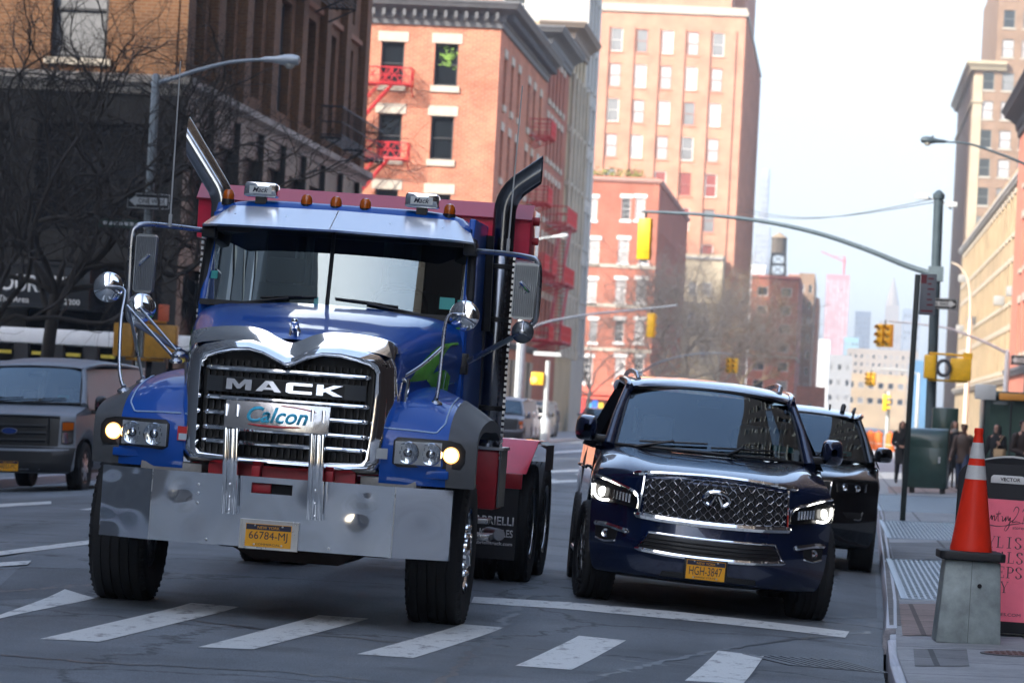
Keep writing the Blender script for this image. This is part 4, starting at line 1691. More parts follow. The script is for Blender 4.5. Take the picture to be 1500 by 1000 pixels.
# company board on the posts
m = MB()
m.hexa([(-.405, -.145, 1.245), (.33, -.145, 1.245), (.33, -.135, 1.245), (-.405, -.135, 1.245), (-.408, -.11, 1.437), (.331, -.11, 1.437), (.331, -.10, 1.437), (-.408, -.10, 1.437)])
cb_ = m.build('company_board', mat('board_polished_steel', (.62, .6, .58), .2, .8, bump=.3, bscale=5), TR, bevel=.003)
text('company_name', 'Calcon', mat('sign_sky_blue', (.06, .5, .72), .35), cb_, (-.25, -.1375, 1.295), .43, .115, up=(0, .18, 1), shear=.3, bold=.022, ext=.003)
m = MB()
m.tube([(x, -.147 + .18 * (.027 + .25 * (x + .05) ** 2), 1.272 + .25 * (x + .05) ** 2) for x in [-.24 + .02 * k for k in range(20)]], [.001] + [.004 + .0045 * math.sin(math.pi * k / 19) for k in range(1, 19)] + [.001], 4)
m.tube([(x, -.147 + .18 * (.175 - .45 * (x + .02) ** 2), 1.42 - .45 * (x + .02) ** 2) for x in [-.02 + .015 * k for k in range(18)]], [.001] + [.004] * 16 + [.001], 4)
m.build('swoosh', RED_P, cb_)
text('board_footer', 'group', mat('sign_green', (.2, .35, .12), .4), cb_, (-.09, -.146, 1.275), .08, .018) if False else None

# ---- grille: chrome surround
ci = []                                        # opening outline, clockwise from lower left
inner = [(-.63, 1.09), (-.632, 1.3), (-.635, 1.6), (-.628, 1.69), (-.60, 1.725), (-.55, 1.742), (-.42, 1.775), (-.3, 1.785), (-.2, 1.765), (-.1, 1.72), (-.03, 1.692), (.03, 1.71), (.12, 1.755), (.22, 1.785), (.34, 1.785), (.47, 1.76), (.54, 1.742), (.575, 1.72), (.59, 1.68), (.585, 1.5), (.57, 1.25), (.555, 1.09), (.53, 1.06), (.3, 1.05), (-.35, 1.05), (-.6, 1.06)]
outer = [(-.80, 1.06), (-.795, 1.3), (-.775, 1.62), (-.755, 1.76), (-.725, 1.82), (-.66, 1.845), (-.45, 1.87), (-.3, 1.872), (-.18, 1.84), (-.09, 1.8), (-.03, 1.78), (.03, 1.795), (.1, 1.825), (.2, 1.865), (.36, 1.875), (.52, 1.86), (.63, 1.845), (.69, 1.81), (.715, 1.74), (.735, 1.5), (.735, 1.25), (.72, 1.06), (.66, .985), (.35, .962), (-.4, .962), (-.72, .985)]
I2 = [(x, z) for x, z in inner]
O2 = [(x, z) for x, z in outer]
m = MB()
n = len(I2)


def gy(x):
    return .06 + .16 * (abs(x + .02) / .78) ** 2.2


for k in range(n):
    a, b_ = (I2[k], O2[k]), (I2[(k + 1) % n], O2[(k + 1) % n])
    col = []
    for (i, o) in (a, b_):
        row = []
        for f, dy in ((0, .2), (0, .02), (.10, -.025), (.35, -.04), (.65, -.01), (.88, .05), (1, .1), (1.02, .25)):
            x, z = i[0] + (o[0] - i[0]) * f, i[1] + (o[1] - i[1]) * f
            row.append((x, gy(x) + dy, z))
        col.append(row)
    for j in range(7):
        m.poly([col[0][j], col[0][j + 1], col[1][j + 1], col[1][j]], 0, True)
gr = m.build('grille_surround', CHROME, TR, angle=60)
m = MB()
m.prism([(x * 1.02, z) for x, z in I2[::-1]], lambda u, v, d: (u, d, v), .3, .33)
m.build('grille_mesh', mat('black_grille_core', (.01, .01, .011), .5), TR)
m = MB()
for k in range(26):
    x = -.61 + k * .047
    m.box((x, .24, 1.06), (x + .012, .299, 1.72))
m.build('radiator_fins', mat('radiator_fin', (.05, .05, .052), .4, .5), TR)
for zb in (1.66, 1.452, 1.345, 1.238, 1.143):
    m = MB()
    pts = [(-.612 + .0225 * k, gy(-.6 + .0225 * k) + .06, zb + .004 * 0) for k in range(53)]
    m.tube(pts, [.012] + [.021] * 51 + [.012], 10)
    m.build('grille_bar', CHROME, TR)
m = MB()
nn = 14
m.grid(lambda u, v: (-.605 + 1.135 * u, gy(-.605 + 1.135 * u) + .045, 1.492 + .11 * v), nn, 1)
m.grid(lambda u, v: (-.605 + 1.135 * u, gy(-.605 + 1.135 * u) + .085, 1.492 + .11 * v), nn, 1)
for v in (0, 1):
    m.grid(lambda u, w_: (-.605 + 1.135 * u, gy(-.605 + 1.135 * u) + .045 + .04 * w_, 1.492 + .11 * v), nn, 1)
np_ = m.build('name_plate', mat('name_plate_grey', (.06, .065, .07), .35, .3), TR)
m = MB()
m.grid(lambda u, v: (-.485 + .87 * u, gy(-.485 + .87 * u) + .042, 1.5 + .094 * v), nn, 1)
m.build('name_plate_inlay', BLACKP, np_)
# wide slab capitals
LET = mat('bright_letter_metal', (.93, .94, .95), .25, .7)
GL = {'M': [[(0, 0), (0, 1), (.3, 1), (.5, .5), (.7, 1), (1, 1), (1, 0), (.76, 0), (.76, .62), (.56, .1), (.44, .1), (.24, .62), (.24, 0)]],
      'A': [[(0, 0), (.36, 1), (.64, 1), (1, 0), (.74, 0), (.68, .18), (.32, .18), (.26, 0)], [(.39, .4), (.61, .4), (.5, .74)]],
      'C': [[(1, 0), (.12, 0), (0, .12), (0, .88), (.12, 1), (1, 1), (1, .74), (.27, .74), (.27, .26), (1, .26)]],
      'K': [[(0, 0), (0, 1), (.26, 1), (.26, .62), (.62, 1), (.98, 1), (.5, .54), (1, 0), (.66, 0), (.34, .36), (.26, .28), (.26, 0)]]}
m = MB()
for k, ch in enumerate('MACK'):
    x0 = -.455 + k * .212 + (.004 * k)
    wd = .185
    o = GL[ch][0]
    f = lambda u, v, d: (x0 + u * wd, gy(x0 + u * wd) + .04 - d + .016 * v, 1.512 + v * .076)
    bm = MB()
    if len(GL[ch]) == 1:
        m.prism(o, f, -.004, .028)
    else:                                     # A: split round its counter
        h = GL[ch][1]
        for pl in ([o[0], o[1], h[2], h[0], (.32, .18), o[7]], [o[1], o[2], h[2]], [o[2], o[3], o[4], (.68, .18), h[1], h[2]], [(.32, .18), h[0], h[1], (.68, .18)]):
            m.prism(pl, f, -.004, .028)
m.build('maker_lettering', LET, np_)
m = MB()
m.grid(lambda u, v: (-.785 + .11 * u, gy(-.75) - .03 - .0 * u, 1.125 + .1 * v), 1, 1, mfn=lambda i, j: 0)
m.grid(lambda u, v: (-.775 + .09 * u, gy(-.75) - .032, 1.13 + .045 * v), 1, 1, mi=1)
m.build('sticker', [RED_P, mat('sticker_pale_blue', (.5, .6, .65), .5)], TR)
m = MB()
m.grid(lambda u, v: (.64 + .08 * u, gy(.68) - .045, 1.1 + .075 * v), 1, 1)
m.build('sticker', mat('sticker_grey', (.4, .42, .43), .5), TR)

# ---- winged chrome brow over the grille on the nose of the bonnet
m = MB()
top = [(-.745, 1.845), (-.74, 1.895), (-.66, 1.93), (-.5, 1.955), (-.34, 1.962), (-.22, 1.945), (-.12, 1.9), (-.03, 1.868), (.05, 1.892), (.14, 1.935), (.26, 1.962), (.42, 1.965), (.58, 1.95), (.68, 1.925), (.715, 1.89), (.722, 1.845)]
bot = [(-.735, 1.80), (-.72, 1.835), (-.65, 1.86), (-.46, 1.885), (-.31, 1.887), (-.18, 1.855), (-.09, 1.815), (-.03, 1.796), (.03, 1.81), (.1, 1.84), (.2, 1.88), (.36, 1.89), (.52, 1.875), (.64, 1.855), (.7, 1.83), (.71, 1.80)]


def brow(u, v):
    k = u * (len(top) - 1)
    t_, b_ = cr(top, u), cr(bot, u)
    x = b_[0] + (t_[0] - b_[0]) * v
    z = b_[1] + (t_[1] - b_[1]) * v
    z -= .028 * (1 - v)
    y = .06 + (gy(x) - .06) * .3 + .095 + .022 * v - .004 * math.sin(v * math.pi)
    return (x, y, z)


m.grid(brow, 60, 6)
m.grid(lambda u, v: (brow(u, 1)[0], brow(u, 1)[1] + .34 * v, brow(u, 1)[2] + .012 * math.sin(v * 2) - .02 * v), 60, 3)
m.build('chrome_brow', CHROME, TR, angle=50)

# bulldog-like figure on the nose, one body
bm_ = bpy.data.meshes.new('bonnet_ornament')
oo = bpy.data.objects.new('bonnet_ornament', bm_)
link(oo, TR)
vv = [(0, .05, .075), (0, .0, .085), (0, -.04, .095), (0, -.07, .12), (0, -.095, .112), (-.025, -.04, .05), (-.028, -.05, .0), (.025, -.04, .05), (.028, -.05, 0), (-.022, .05, .045), (-.025, .055, 0), (.022, .05, .045), (.025, .055, 0)]
ee = [(0, 1), (1, 2), (2, 3), (3, 4), (2, 5), (5, 6), (2, 7), (7, 8), (0, 9), (9, 10), (0, 11), (11, 12)]
bm_.from_pydata(vv, ee, [])
bm_.materials.append(CHROME)
sk = oo.modifiers.new('skin', 'SKIN')
for i, r_ in enumerate((.022, .024, .03, .028, .018, .014, .011, .014, .011, .014, .011, .014, .011)):
    bm_.skin_vertices[0].data[i].radius = (r_, r_)
bm_.skin_vertices[0].data[0].use_root = True
ss = oo.modifiers.new('smooth', 'SUBSURF')
ss.levels = ss.render_levels = 2
oo.location = (-.028, .36, 1.91)

# ---- bonnet
HST = [(.24, .70, 1.895, .0), (.45, .755, 1.945, .012), (.8, .82, 2.0, .02), (1.3, .92, 2.085, .03), (1.95, 1.02, 2.16, .035)]


def hood(u, v):                               # u back, v across (-1..1)
    y, w_, z, crn = cr(HST, u)
    p = []
    prof = [(0, 0), (.3, -.004), (.55, -.016), (.78, -.03), (.9, -.058), (.97, -.11), (1.0, -.19), (1.01, -.3), (1.0, -.42), (.985, -.56), (.98, -.75)]
    a, dz = cr(prof, abs(v))
    s_ = 1 if v >= 0 else -1
    fl = .0
    return (s_ * a * w_ - .015, y, z + dz + crn * (1 - abs(v)))


m = MB()
m.grid(lambda u, v: hood(u, v * 2 - 1), 24, 80)
hd = m.build('bonnet', BLUE, TR, angle=60)
m = MB()
m.prism([(-.7, 1.25), (.68, 1.25), (.68, 1.78), (-.7, 1.78)], lambda u, v, d: (u, d, v), .33, 1.9)
m.build('engine', DARK, TR)
# decals along both bonnet sides: green blade, pale blue lines


def hood_side(y, z, s_, off=.004):
    u = 0
    best = None
    for k in range(61):
        if best is None or abs(cr(HST, k / 60)[0] - y) < best[0]:
            best = (abs(cr(HST, k / 60)[0] - y), k / 60)
    u = best[1]
    bz = None
    for k in range(50, 101):
        p = hood(u, s_ * k / 100)
        if bz is None or abs(p[2] - z) < bz[0]:
            bz = (abs(p[2] - z), p)
    p = bz[1]
    return (p[0] + s_ * off, y, z)


for s_ in (1, -1):
    m = MB()
    top_ = [(.62, 1.66), (.85, 1.78), (1.1, 1.88), (1.35, 1.94), (1.6, 1.965), (1.8, 1.975)]
    bot_ = [(.62, 1.655), (.85, 1.665), (1.1, 1.7), (1.3, 1.82), (1.55, 1.93), (1.8, 1.96)]
    m.grid(lambda u, v: hood_side(*[a + (b_ - a) * v for a, b_ in zip(cr(bot_, u), cr(top_, u))], s_), 24, 3)
    top_2 = [(1.0, 1.68), (1.2, 1.74), (1.45, 1.76), (1.62, 1.72)]
    bot_2 = [(1.0, 1.675), (1.25, 1.6), (1.45, 1.48), (1.6, 1.4)]
    m.grid(lambda u, v: hood_side(*[a + (b_ - a) * v for a, b_ in zip(cr(bot_2, u), cr(top_2, u))], s_, .006), 16, 3)
    m.build('decal', GREEN, hd)
    m = MB()
    for dz in (0, .09):
        top_3 = [(.55, 1.56 - dz), (.9, 1.6 - dz), (1.3, 1.65 - dz), (1.8, 1.68 - dz)]
        m.grid(lambda u, v: hood_side(cr(top_3, u)[0], cr(top_3, u)[1] - .03 * v * (1 - u * .5), s_, .003), 16, 1)
    m.build('decal', LBLUE, hd)
m = MB()                                       # louvred intake and hood latch
for s_ in (1, -1):
    m.tube([hood_side(.5, 1.68, s_, .02), hood_side(.5, 1.5, s_, .02)], .022, 8)
m.build('bonnet_latch', CHROME, TR)

# ---- wings with grey flares
WP = [(.20, .93), (.185, 1.05), (.19, 1.2), (.22, 1.3), (.32, 1.42), (.52, 1.53), (.85, 1.61), (1.3, 1.64), (1.75, 1.57), (1.98, 1.43), (2.08, 1.28)]


def wing(u, v, s_, off=0):
    y, z = cr(WP, u)
    cx_ = .70 + .67 * v
    x = cx_
    k = max(0, (z - 1.26) / .38)
    z2 = z - k * (.10 * v + .23 * max(0, v - .3) ** 1.6)
    y2 = y + (.10 * v ** 2.2 if y < 1 else 0)
    bulge = .03 * math.sin(min(1, v) * math.pi)
    c = Vector((0, 1.25, 1.1))
    d = (Vector((0, y, z)) - c).normalized()
    return (s_ * x + xc * .8 + (.04 if s_ < 0 else 0) * 0, y2 + d.y * (off + bulge * .3), z2 + d.z * (off + bulge * k))


for s_ in (-1, 1):
    def shell(u, v, o_=0):
        return wing(u, v, s_, o_)
    m = MB()
    m.grid(lambda u, v: shell(u, v * .70), 40, 12)
    m.grid(lambda u, v: shell(u, v * .70, -.03), 40, 12)
    w0 = m.build('wing', BLUE, TR, angle=50)
    m = MB()
    m.grid(lambda u, v: shell(u, .7 + v * .3, .006), 40, 8)
    m.grid(lambda u, v: shell(u, .7 + v * .3, -.035), 40, 4)
    m.grid(lambda u, v: shell(u, 1, .006 - .041 * v), 40, 1)
    m.grid(lambda u, v: (shell(u, 1, -.035)[0] - s_ * .0 , shell(u, 1, -.035 - .05 * v)[1], shell(u, 1, -.035 - .05 * v)[2]), 40, 1)
    m.grid(lambda u, v: shell(u, .7, .006 - .041 * v), 40, 1)
    m.build('wing_flare', FLARE, TR, angle=50)
    m = MB()
    pl = [shell(.14 + .5 * k / 20, .66, .004) for k in range(21)]
    pl = [shell(.315, .06 + .04 * k, .004) for k in range(13)] + [shell(.32 + .012 * k, .57 + .012 * k, .004) for k in range(6)] + [shell(.4 + .014 * k, .64, .004) for k in range(20)]
    m.tube(pl, .006, 5)
    m.build('pinstripe', mat('pale_blue_pinstripe', (.4, .55, .75), .3), w0)
    # headlamp: bezel, two clear round lamps, one lit marker
    sx = s_

    def lamp(x, z, dy=0):
        v = (abs(x) - .70) / .67
        y = .187 + .10 * max(0, v) ** 2.2 - .012
        return Vector((x + xc, y + dy, z))
    m = MB()
    oc = [(.80, 1.075), (.80, 1.235), (.83, 1.262), (1.2, 1.262), (1.27, 1.245), (1.305, 1.2), (1.305, 1.11), (1.28, 1.06), (.84, 1.052)]
    m.prism([(sx * a, b_) for a, b_ in oc], lambda u, v, d: lamp(u, v, d), -.012, .08)
    hl = m.build('headlight', BLACKP, TR, bevel=.006)
    m = MB()
    m.prism([(sx * a, b_) for a, b_ in ((.815, 1.075), (.815, 1.232), (1.14, 1.24), (1.14, 1.075))], lambda u, v, d: lamp(u, v, d), -.0145, -.0125)
    m.build('lamp_tray', mat('lamp_tray_grey', (.6, .61, .62), .3, .2), hl)
    m = MB()
    for cx_, r_ in ((.905, .082), (1.065, .082)):
        o = lamp(sx * cx_, 1.156, -.012)
        m.lathe([(r_, -.004), (r_ - .006, .004), (r_ * .75, -.0), (r_ * .4, -.0015), (0, -.002)], org=o, axis=(0, -1, 0), n=28)
        m.lathe([(.03, 0), (.032, .006), (.02, .014), (0, .016)], org=o, axis=(0, -1, 0), n=16)
        for k in range(10):
            a = 2 * math.pi * k / 10
            m.box(o + Vector((math.cos(a) * r_ * .66 - .004, -.006, math.sin(a) * r_ * .66 - .012)), o + Vector((math.cos(a) * r_ * .66 + .004, 0, math.sin(a) * r_ * .66 + .012)))
    m.build('reflector', SILVERL, hl)
    m = MB()
    m.prism([(sx * a, b_) for a, b_ in ((.815, 1.08), (.815, 1.228), (.845, 1.245), (1.12, 1.245), (1.135, 1.235), (1.135, 1.08), (1.12, 1.068), (.84, 1.066))], lambda u, v, d: lamp(u, v, d), -.042, -.036)
    m.build('lens', CLEAR, hl)
    m = MB()
    o = lamp(sx * 1.207, 1.158, -.012)
    m.lathe([(.058, -.004), (.056, .008), (.046, .012), (.0, .014)], org=o, axis=(0, -1, 0), n=26, mfn=lambda k: 1 if k < 2 else 0)
    m.build('marker_lamp', [LAMPON, LAMPON_RIM], hl)
    m = MB()
    m.box((sx * .76 + xc, .2, .985), (sx * 1.2 + xc, .26, 1.045))
    m.build('wing_valance', BLUE, TR, bevel=.01)

# ---- wheels
for s_ in (-1, 1):
    wheel(TR, s_ * 1.16 - .135, 1.33, .452, .55, .41, .30, 0, CHROME if s_ > 0 else STEEL, 'truck', s_)
for y in (6.5, 7.9):
    for s_ in (-1, 1):
        wheel(TR, s_ * 1.135, y, .51, .52, .27, .3, 0, STEEL, 'dual', s_)
        wheel(TR, s_ * .82, y, .51, .52, .27, .3, 0, STEEL, 'dual', s_)
m = MB()
m.tube([(-1.0, 1.33, .5), (-.6, 1.33, .42), (.6, 1.33, .42), (1.0, 1.33, .5)], .07, 8)
m.box((-.5, .9, .42), (.5, 2.4, .75))
m.prism([(-.5, .42), (-.25, .3), (.35, .3), (.55, .42)], lambda u, v, d: (u, d, v), .7, 1.9)
DIRT = mat('dirty_underbody', (.035, .022, .018), .8, var=.4)
m.build('front_axle', DIRT, TR)
for y in (6.5, 7.9):
    m = MB()
    m.tube([(-1.2, y, .5), (1.2, y, .5)], .1, 8)
    m.lathe([(.1, -.2), (.26, -.1), (.28, 0), (.26, .1), (.1, .2)], org=(0, y, .5), axis=(0, 1, 0), n=14)
    m.build('rear_axle', DIRT, TR)
m = MB()
for s_ in (-1, 1):
    m.box((s_ * .43 - .05, .3, .62), (s_ * .43 + .05, 9.2, .9))
    m.box((s_ * .4 - .06, 3.6, 1.02), (s_ * .4 + .06, 9.3, 1.25))
for y in (3.8, 5.2, 7.2, 9.1):
    m.box((-.38, y, .65), (.38, y + .12, .88))
m.build('chassis', DKRED, TR, bevel=.01)

# ---- cab
GL_B, GL_T = 2.16, 2.72


def cabx(z):
    return 1.03 - .03 * max(0, (z - 2.1) / .8)


m = MB()
for s_ in (-1, 1):                            # doors, rear corners
    prof = [(1.98, 1.0), (3.35, 1.0), (3.35, 2.86), (3.28, 2.93), (2.35, 2.93), (2.22, 2.75), (1.98, 2.14)]
    m.prism([(y, z) for y, z in prof], lambda u, v, d: (s_ * (cabx(v) - d), u, v), 0, .05)
m.prism([(-1.0, 1.0), (1.0, 1.0), (1.0, 2.93), (-1.0, 2.93)], lambda u, v, d: (u, d, v), 3.3, 3.35)
m.prism([(-1.02, 1.4), (1.02, 1.4), (1.02, 2.155), (-1.02, 2.155)], lambda u, v, d: (u, d, v), 1.93, 1.98)
m.box((-.98, 1.99, .98), (.98, 3.29, 1.03))
m.build('cab', BLUE, TR, bevel=.012)
m = MB()


def roof(u, v):
    x = (v * 2 - 1)
    y = 2.14 + 1.22 * u
    e = 1 - abs(x) ** 6
    f = math.sin(min(1, (u + .02) * 7) * math.pi / 2)
    return (x * .985, y + .0, 2.84 + (.13 * e ** .5) * f * (1 - .1 * u))


m.grid(roof, 14, 24)
m.grid(lambda u, v: (roof(0, v)[0], roof(0, v)[1], roof(0, v)[2] * (1 - u) + 2.72 * u), 2, 24)
m.build('cab_roof', BLUE, TR, angle=50)
m = MB()
m.prism([(-1.0, 2.70), (1.0, 2.70), (.99, 2.79), (-.99, 2.79)], lambda u, v, d: (u, d, v), 2.1, 2.2)
m.build('header_rail', BLACKP, TR)
for s_ in (-1, 1):
    m = MB()
    m.tube([(s_ * 1.02, 2.03, 2.12), (s_ * 1.015, 2.1, 2.4), (s_ * 1.0, 2.22, 2.76)], .035, 8)
    m.build('windscreen_pillar', BLACKP, TR)
    m = MB()
    m.tube([(s_ * 1.035, 3.25, 2.1), (s_ * 1.015, 3.25, 2.85)], .05, 6)
    m.build('rear_pillar', BLACKP, TR)
m = MB()
m.tube([(-.04, 1.92, 2.15), (-.04, 1.985, 2.45), (-.04, 2.05, 2.74)], .015, 8)
m.box((-1.0, 1.86, 2.13), (1.0, 1.98, 2.172))
m.build('window_seal', BLACKP, TR)


def wsf(x, t, off=0):
    z = 2.165 + .56 * t
    return (x, 1.93 + .125 * t + .15 * (abs(x) / 1.0) ** 3 + off, z)


for a, b_ in ((-.995, -.055), (-.025, .995)):
    m = MB()
    m.grid(lambda u, v: wsf(a + (b_ - a) * u, v), 10, 4)
    ws = m.build('windscreen', GLASS, TR)
m = MB()
m.grid(lambda u, v: wsf(.8 + .11 * u, .10 + .16 * v, -.004), 1, 1)
m.grid(lambda u, v: wsf(.93 + .05 * u, .10 + .14 * v, -.004), 1, 1)
m.grid(lambda u, v: wsf(-.97 + .055 * u, .3 + .11 * v, -.004), 1, 1)
m.grid(lambda u, v: wsf(-.14 + .03 * u, .04 + .1 * v, -.004), 1, 1)
m.build('inspection_sticker', mat('sticker_teal', (.08, .42, .38), .4), TR)
# wipers
for x0, x1 in ((-.55, -.12), (.5, .02)):
    m = MB()
    p0, p1 = Vector(wsf(x0 + (.18 if x0 > 0 else -.12), .0, -.04)), Vector(wsf((x0 + x1) / 2, .1, -.035))
    m.tube([p0, p1], .011, 6)
    pts = [Vector(wsf(x0 + (x1 - x0) * k / 8, .085 + .055 * k / 8, -.02)) for k in range(9)]
    m.tube(pts, .009, 6)
    m.tube([p + Vector((0, -.015, .004)) for p in pts[2:7]], .007, 5)
    m.build('wiper', BLACKP, TR)
m = MB()                                       # dark lining of the cab
m.box((-.955, 3.25, 1.1), (.955, 3.29, 2.86))
m.box((-.955, 2.25, 2.79), (.955, 3.24, 2.82))
for s_ in (-1, 1):
    m.box((s_ * .955, 2.1, 1.1), (s_ * .965, 3.24, 2.1))
m.build('cab_lining', DARK, TR)
# inside: seats, wheel, dash, grab curtain behind
m = MB()
for s_ in (-.5, .45):
    m.box((s_ - .24, 2.7, 1.55), (s_ + .24, 2.85, 2.35))
    m.box((s_ - .15, 2.72, 2.36), (s_ + .15, 2.82, 2.55))
m.box((-.97, 1.99, 1.6), (.97, 2.3, 2.13))
m.build('seats_and_dash', mat('cab_trim_dark', (.06, .065, .07), .7), TR, bevel=.03)
m = MB()
m.tube([(.45 + .22 * math.cos(a), 2.36 + .06 * math.sin(a), 2.2 + .2 * math.sin(a)) for a in [2 * math.pi * k / 24 for k in range(25)]], .016, 6, caps=False)
m.tube([(.45, 2.36, 2.2), (.45, 2.2, 2.0)], .03, 6)
m.tube([(.24, 2.36, 2.2), (.66, 2.36, 2.2)], .014, 6)
m.build('steering_wheel', BLACKP, TR)
m = MB()
for xa, xb in ((-.92, -.72), (-.5, -.35), (.2, .5), (.86, .95)):
    m.grid(lambda u, v: (xa + (xb - xa) * u, 3.2 + .02 * math.sin(u * 18), 2.0 + .75 * v), 12, 1)
m.build('cab_curtain', mat('grey_curtain', (.3, .34, .34), .9), TR)

# ---- sun visor: two facets meeting in a shallow crease
m = MB()


def vis(u, v):
    x = (u * 2 - 1)
    a = abs(x)
    wl, wt = 1.035, .95
    xx = x * (wl + (wt - wl) * v)
    y = 1.70 + .40 * v + .06 * a ** 2 + (.18 * max(0, a - .88) / .12 * (1 - .3 * v))
    z = 2.735 + .165 * v + .012 * (1 - a) - .03 * max(0, a - .9) / .1 * v
    return (xx, y, z)


m.grid(vis, 40, 4)
m.grid(lambda u, v: Vector(vis(u, v)) + Vector((0, .03, -.015)), 40, 4, 1)  # underside coloured black so its shade stays dark in the windscreen
m.grid(lambda u, v: Vector(vis(u, 0)) + Vector((0, .03, -.015)) * v, 40, 1)
for uu in (0, 1):
    m.grid(lambda u, v: (vis(uu, u)[0], vis(uu, u)[1] + v * .3, vis(uu, u)[2] - .01), 4, 2)
vs_ = m.build('sun_visor', [VISOR, BLACKP], TR, angle=40)
m = MB()
m.tube([Vector(vis(.486, v)) + Vector((0, -.003, .001)) for v in (0, .3, .6, 1)], .003, 4)
for u in (.1, .3, .7, .9):
    m.lathe([(.009, 0), (0, .006)], org=Vector(vis(u, .55)), axis=(0, -.4, .9), n=8)
m.build('visor_rivets', STEEL, vs_)

# ---- roof lamps
for x in (-.905, -.30, -.073, .153, .80):
    m = MB()
    m.lathe([(.042, -.02), (.045, .02), (.04, .05), (.025, .068), (0, .074)], org=(x, 2.26, 2.955), axis=(0, 0, 1), n=18)
    rl = m.build('roof_lamp', AMBER, TR)
    m = MB()
    m.lathe([(.05, -.05), (.05, -.004)], org=(x, 2.26, 2.955), axis=(0, 0, 1), n=18)
    m.build('lamp_base', BLACKP, rl)
for x in (-.647, .592):
    m = MB()
    m.prism([(x - .128, 2.99), (x - .125, 3.075), (x - .11, 3.09), (x + .11, 3.09), (x + .125, 3.075), (x + .128, 2.99), (x + .115, 2.98), (x - .115, 2.98)], lambda u, v, d: (u, d, v), 2.17, 2.32)
    fl = m.build('flood_lamp', CHROME, TR, bevel=.01)
    m = MB()
    m.box((x - .085, 2.164, 3.005), (x + .085, 2.1695, 3.062))
    m.build('lamp_cover', mat('lamp_cover_pale', (.6, .62, .6), .4), fl)
    text('cover_script', 'Mack', NAVYTXT, fl, (x - .06, 2.1635, 3.015), .12, .038, shear=.35, bold=.01, ext=.001)
    m = MB()
    m.box((x - .04, 2.2, 2.93), (x + .04, 2.28, 2.979))
    m.build('lamp_foot', BLACKP, fl)

# ---- exhaust stacks
for s_, x, y, top_, ex, col in ((-1, -1.125, 3.3, 2.93, -1.44, STACK), (1, 1.11, 3.45, 3.05, 1.38, STACKD)):
    m = MB()
    R_ = .09 if s_ < 0 else .09
    pth = [(x, y, 2.0), (x, y, top_ - .1), (x, y, top_)]
    k_ = (ex - x)
    dz = .42 if s_ < 0 else .33
    for t in range(1, 7):
        a = R(t * (38 if s_ < 0 else 56) / 6)
        pth.append((x + s_ * .3 * (1 - math.cos(a)), y, top_ + .3 * math.sin(a)))
    lx, ly, lz = pth[-1]
    d = Vector((pth[-1][0] - pth[-2][0], 0, pth[-1][2] - pth[-2][2])).normalized()
    e = Vector(pth[-1]) + d * (.34 if s_ < 0 else .32)
    pth.append(tuple(e))
    m.tube(pth, R_, 20, caps=False)
    # mitred mouth
    n0 = len(m.v) - 20
    for q in m.v[n0:]:
        q += d * ((ex - q.x) / d.x)
    m.tube([(p[0], p[1], p[2]) for p in pth[:-1]], R_ * .93, 20, caps=False)
    st = m.build('exhaust_stack', col, TR, angle=60)
    m = MB()
    m.lathe([(.075, 1.0), (.112, 1.06), (.112, 2.68), (.076, 2.74)], org=(x, y, 0), axis=(0, 0, 1), n=24)
    m.build('muffler', STACKD, st)
    m = MB()
    for z in (1.5, 2.2, 2.62):
        m.lathe([(.114, z - .02), (.12, z - .015), (.12, z + .015), (.114, z + .02)], org=(x, y, 0), axis=(0, 0, 1), n=24)
        m.box((x - s_ * .22, y - .02, z - .02), (x - s_ * .1, y + .02, z + .02))
    m.build('strap', BLACKP, st)
    m = MB()
    for k in range(36):                       # perforated guard strip down the outer edge
        m.box((x + s_ * .105, y - .135, 1.1 + k * .045), (x + s_ * .125, y - .11, 1.125 + k * .045))
    m.build('guard', STEEL, st)

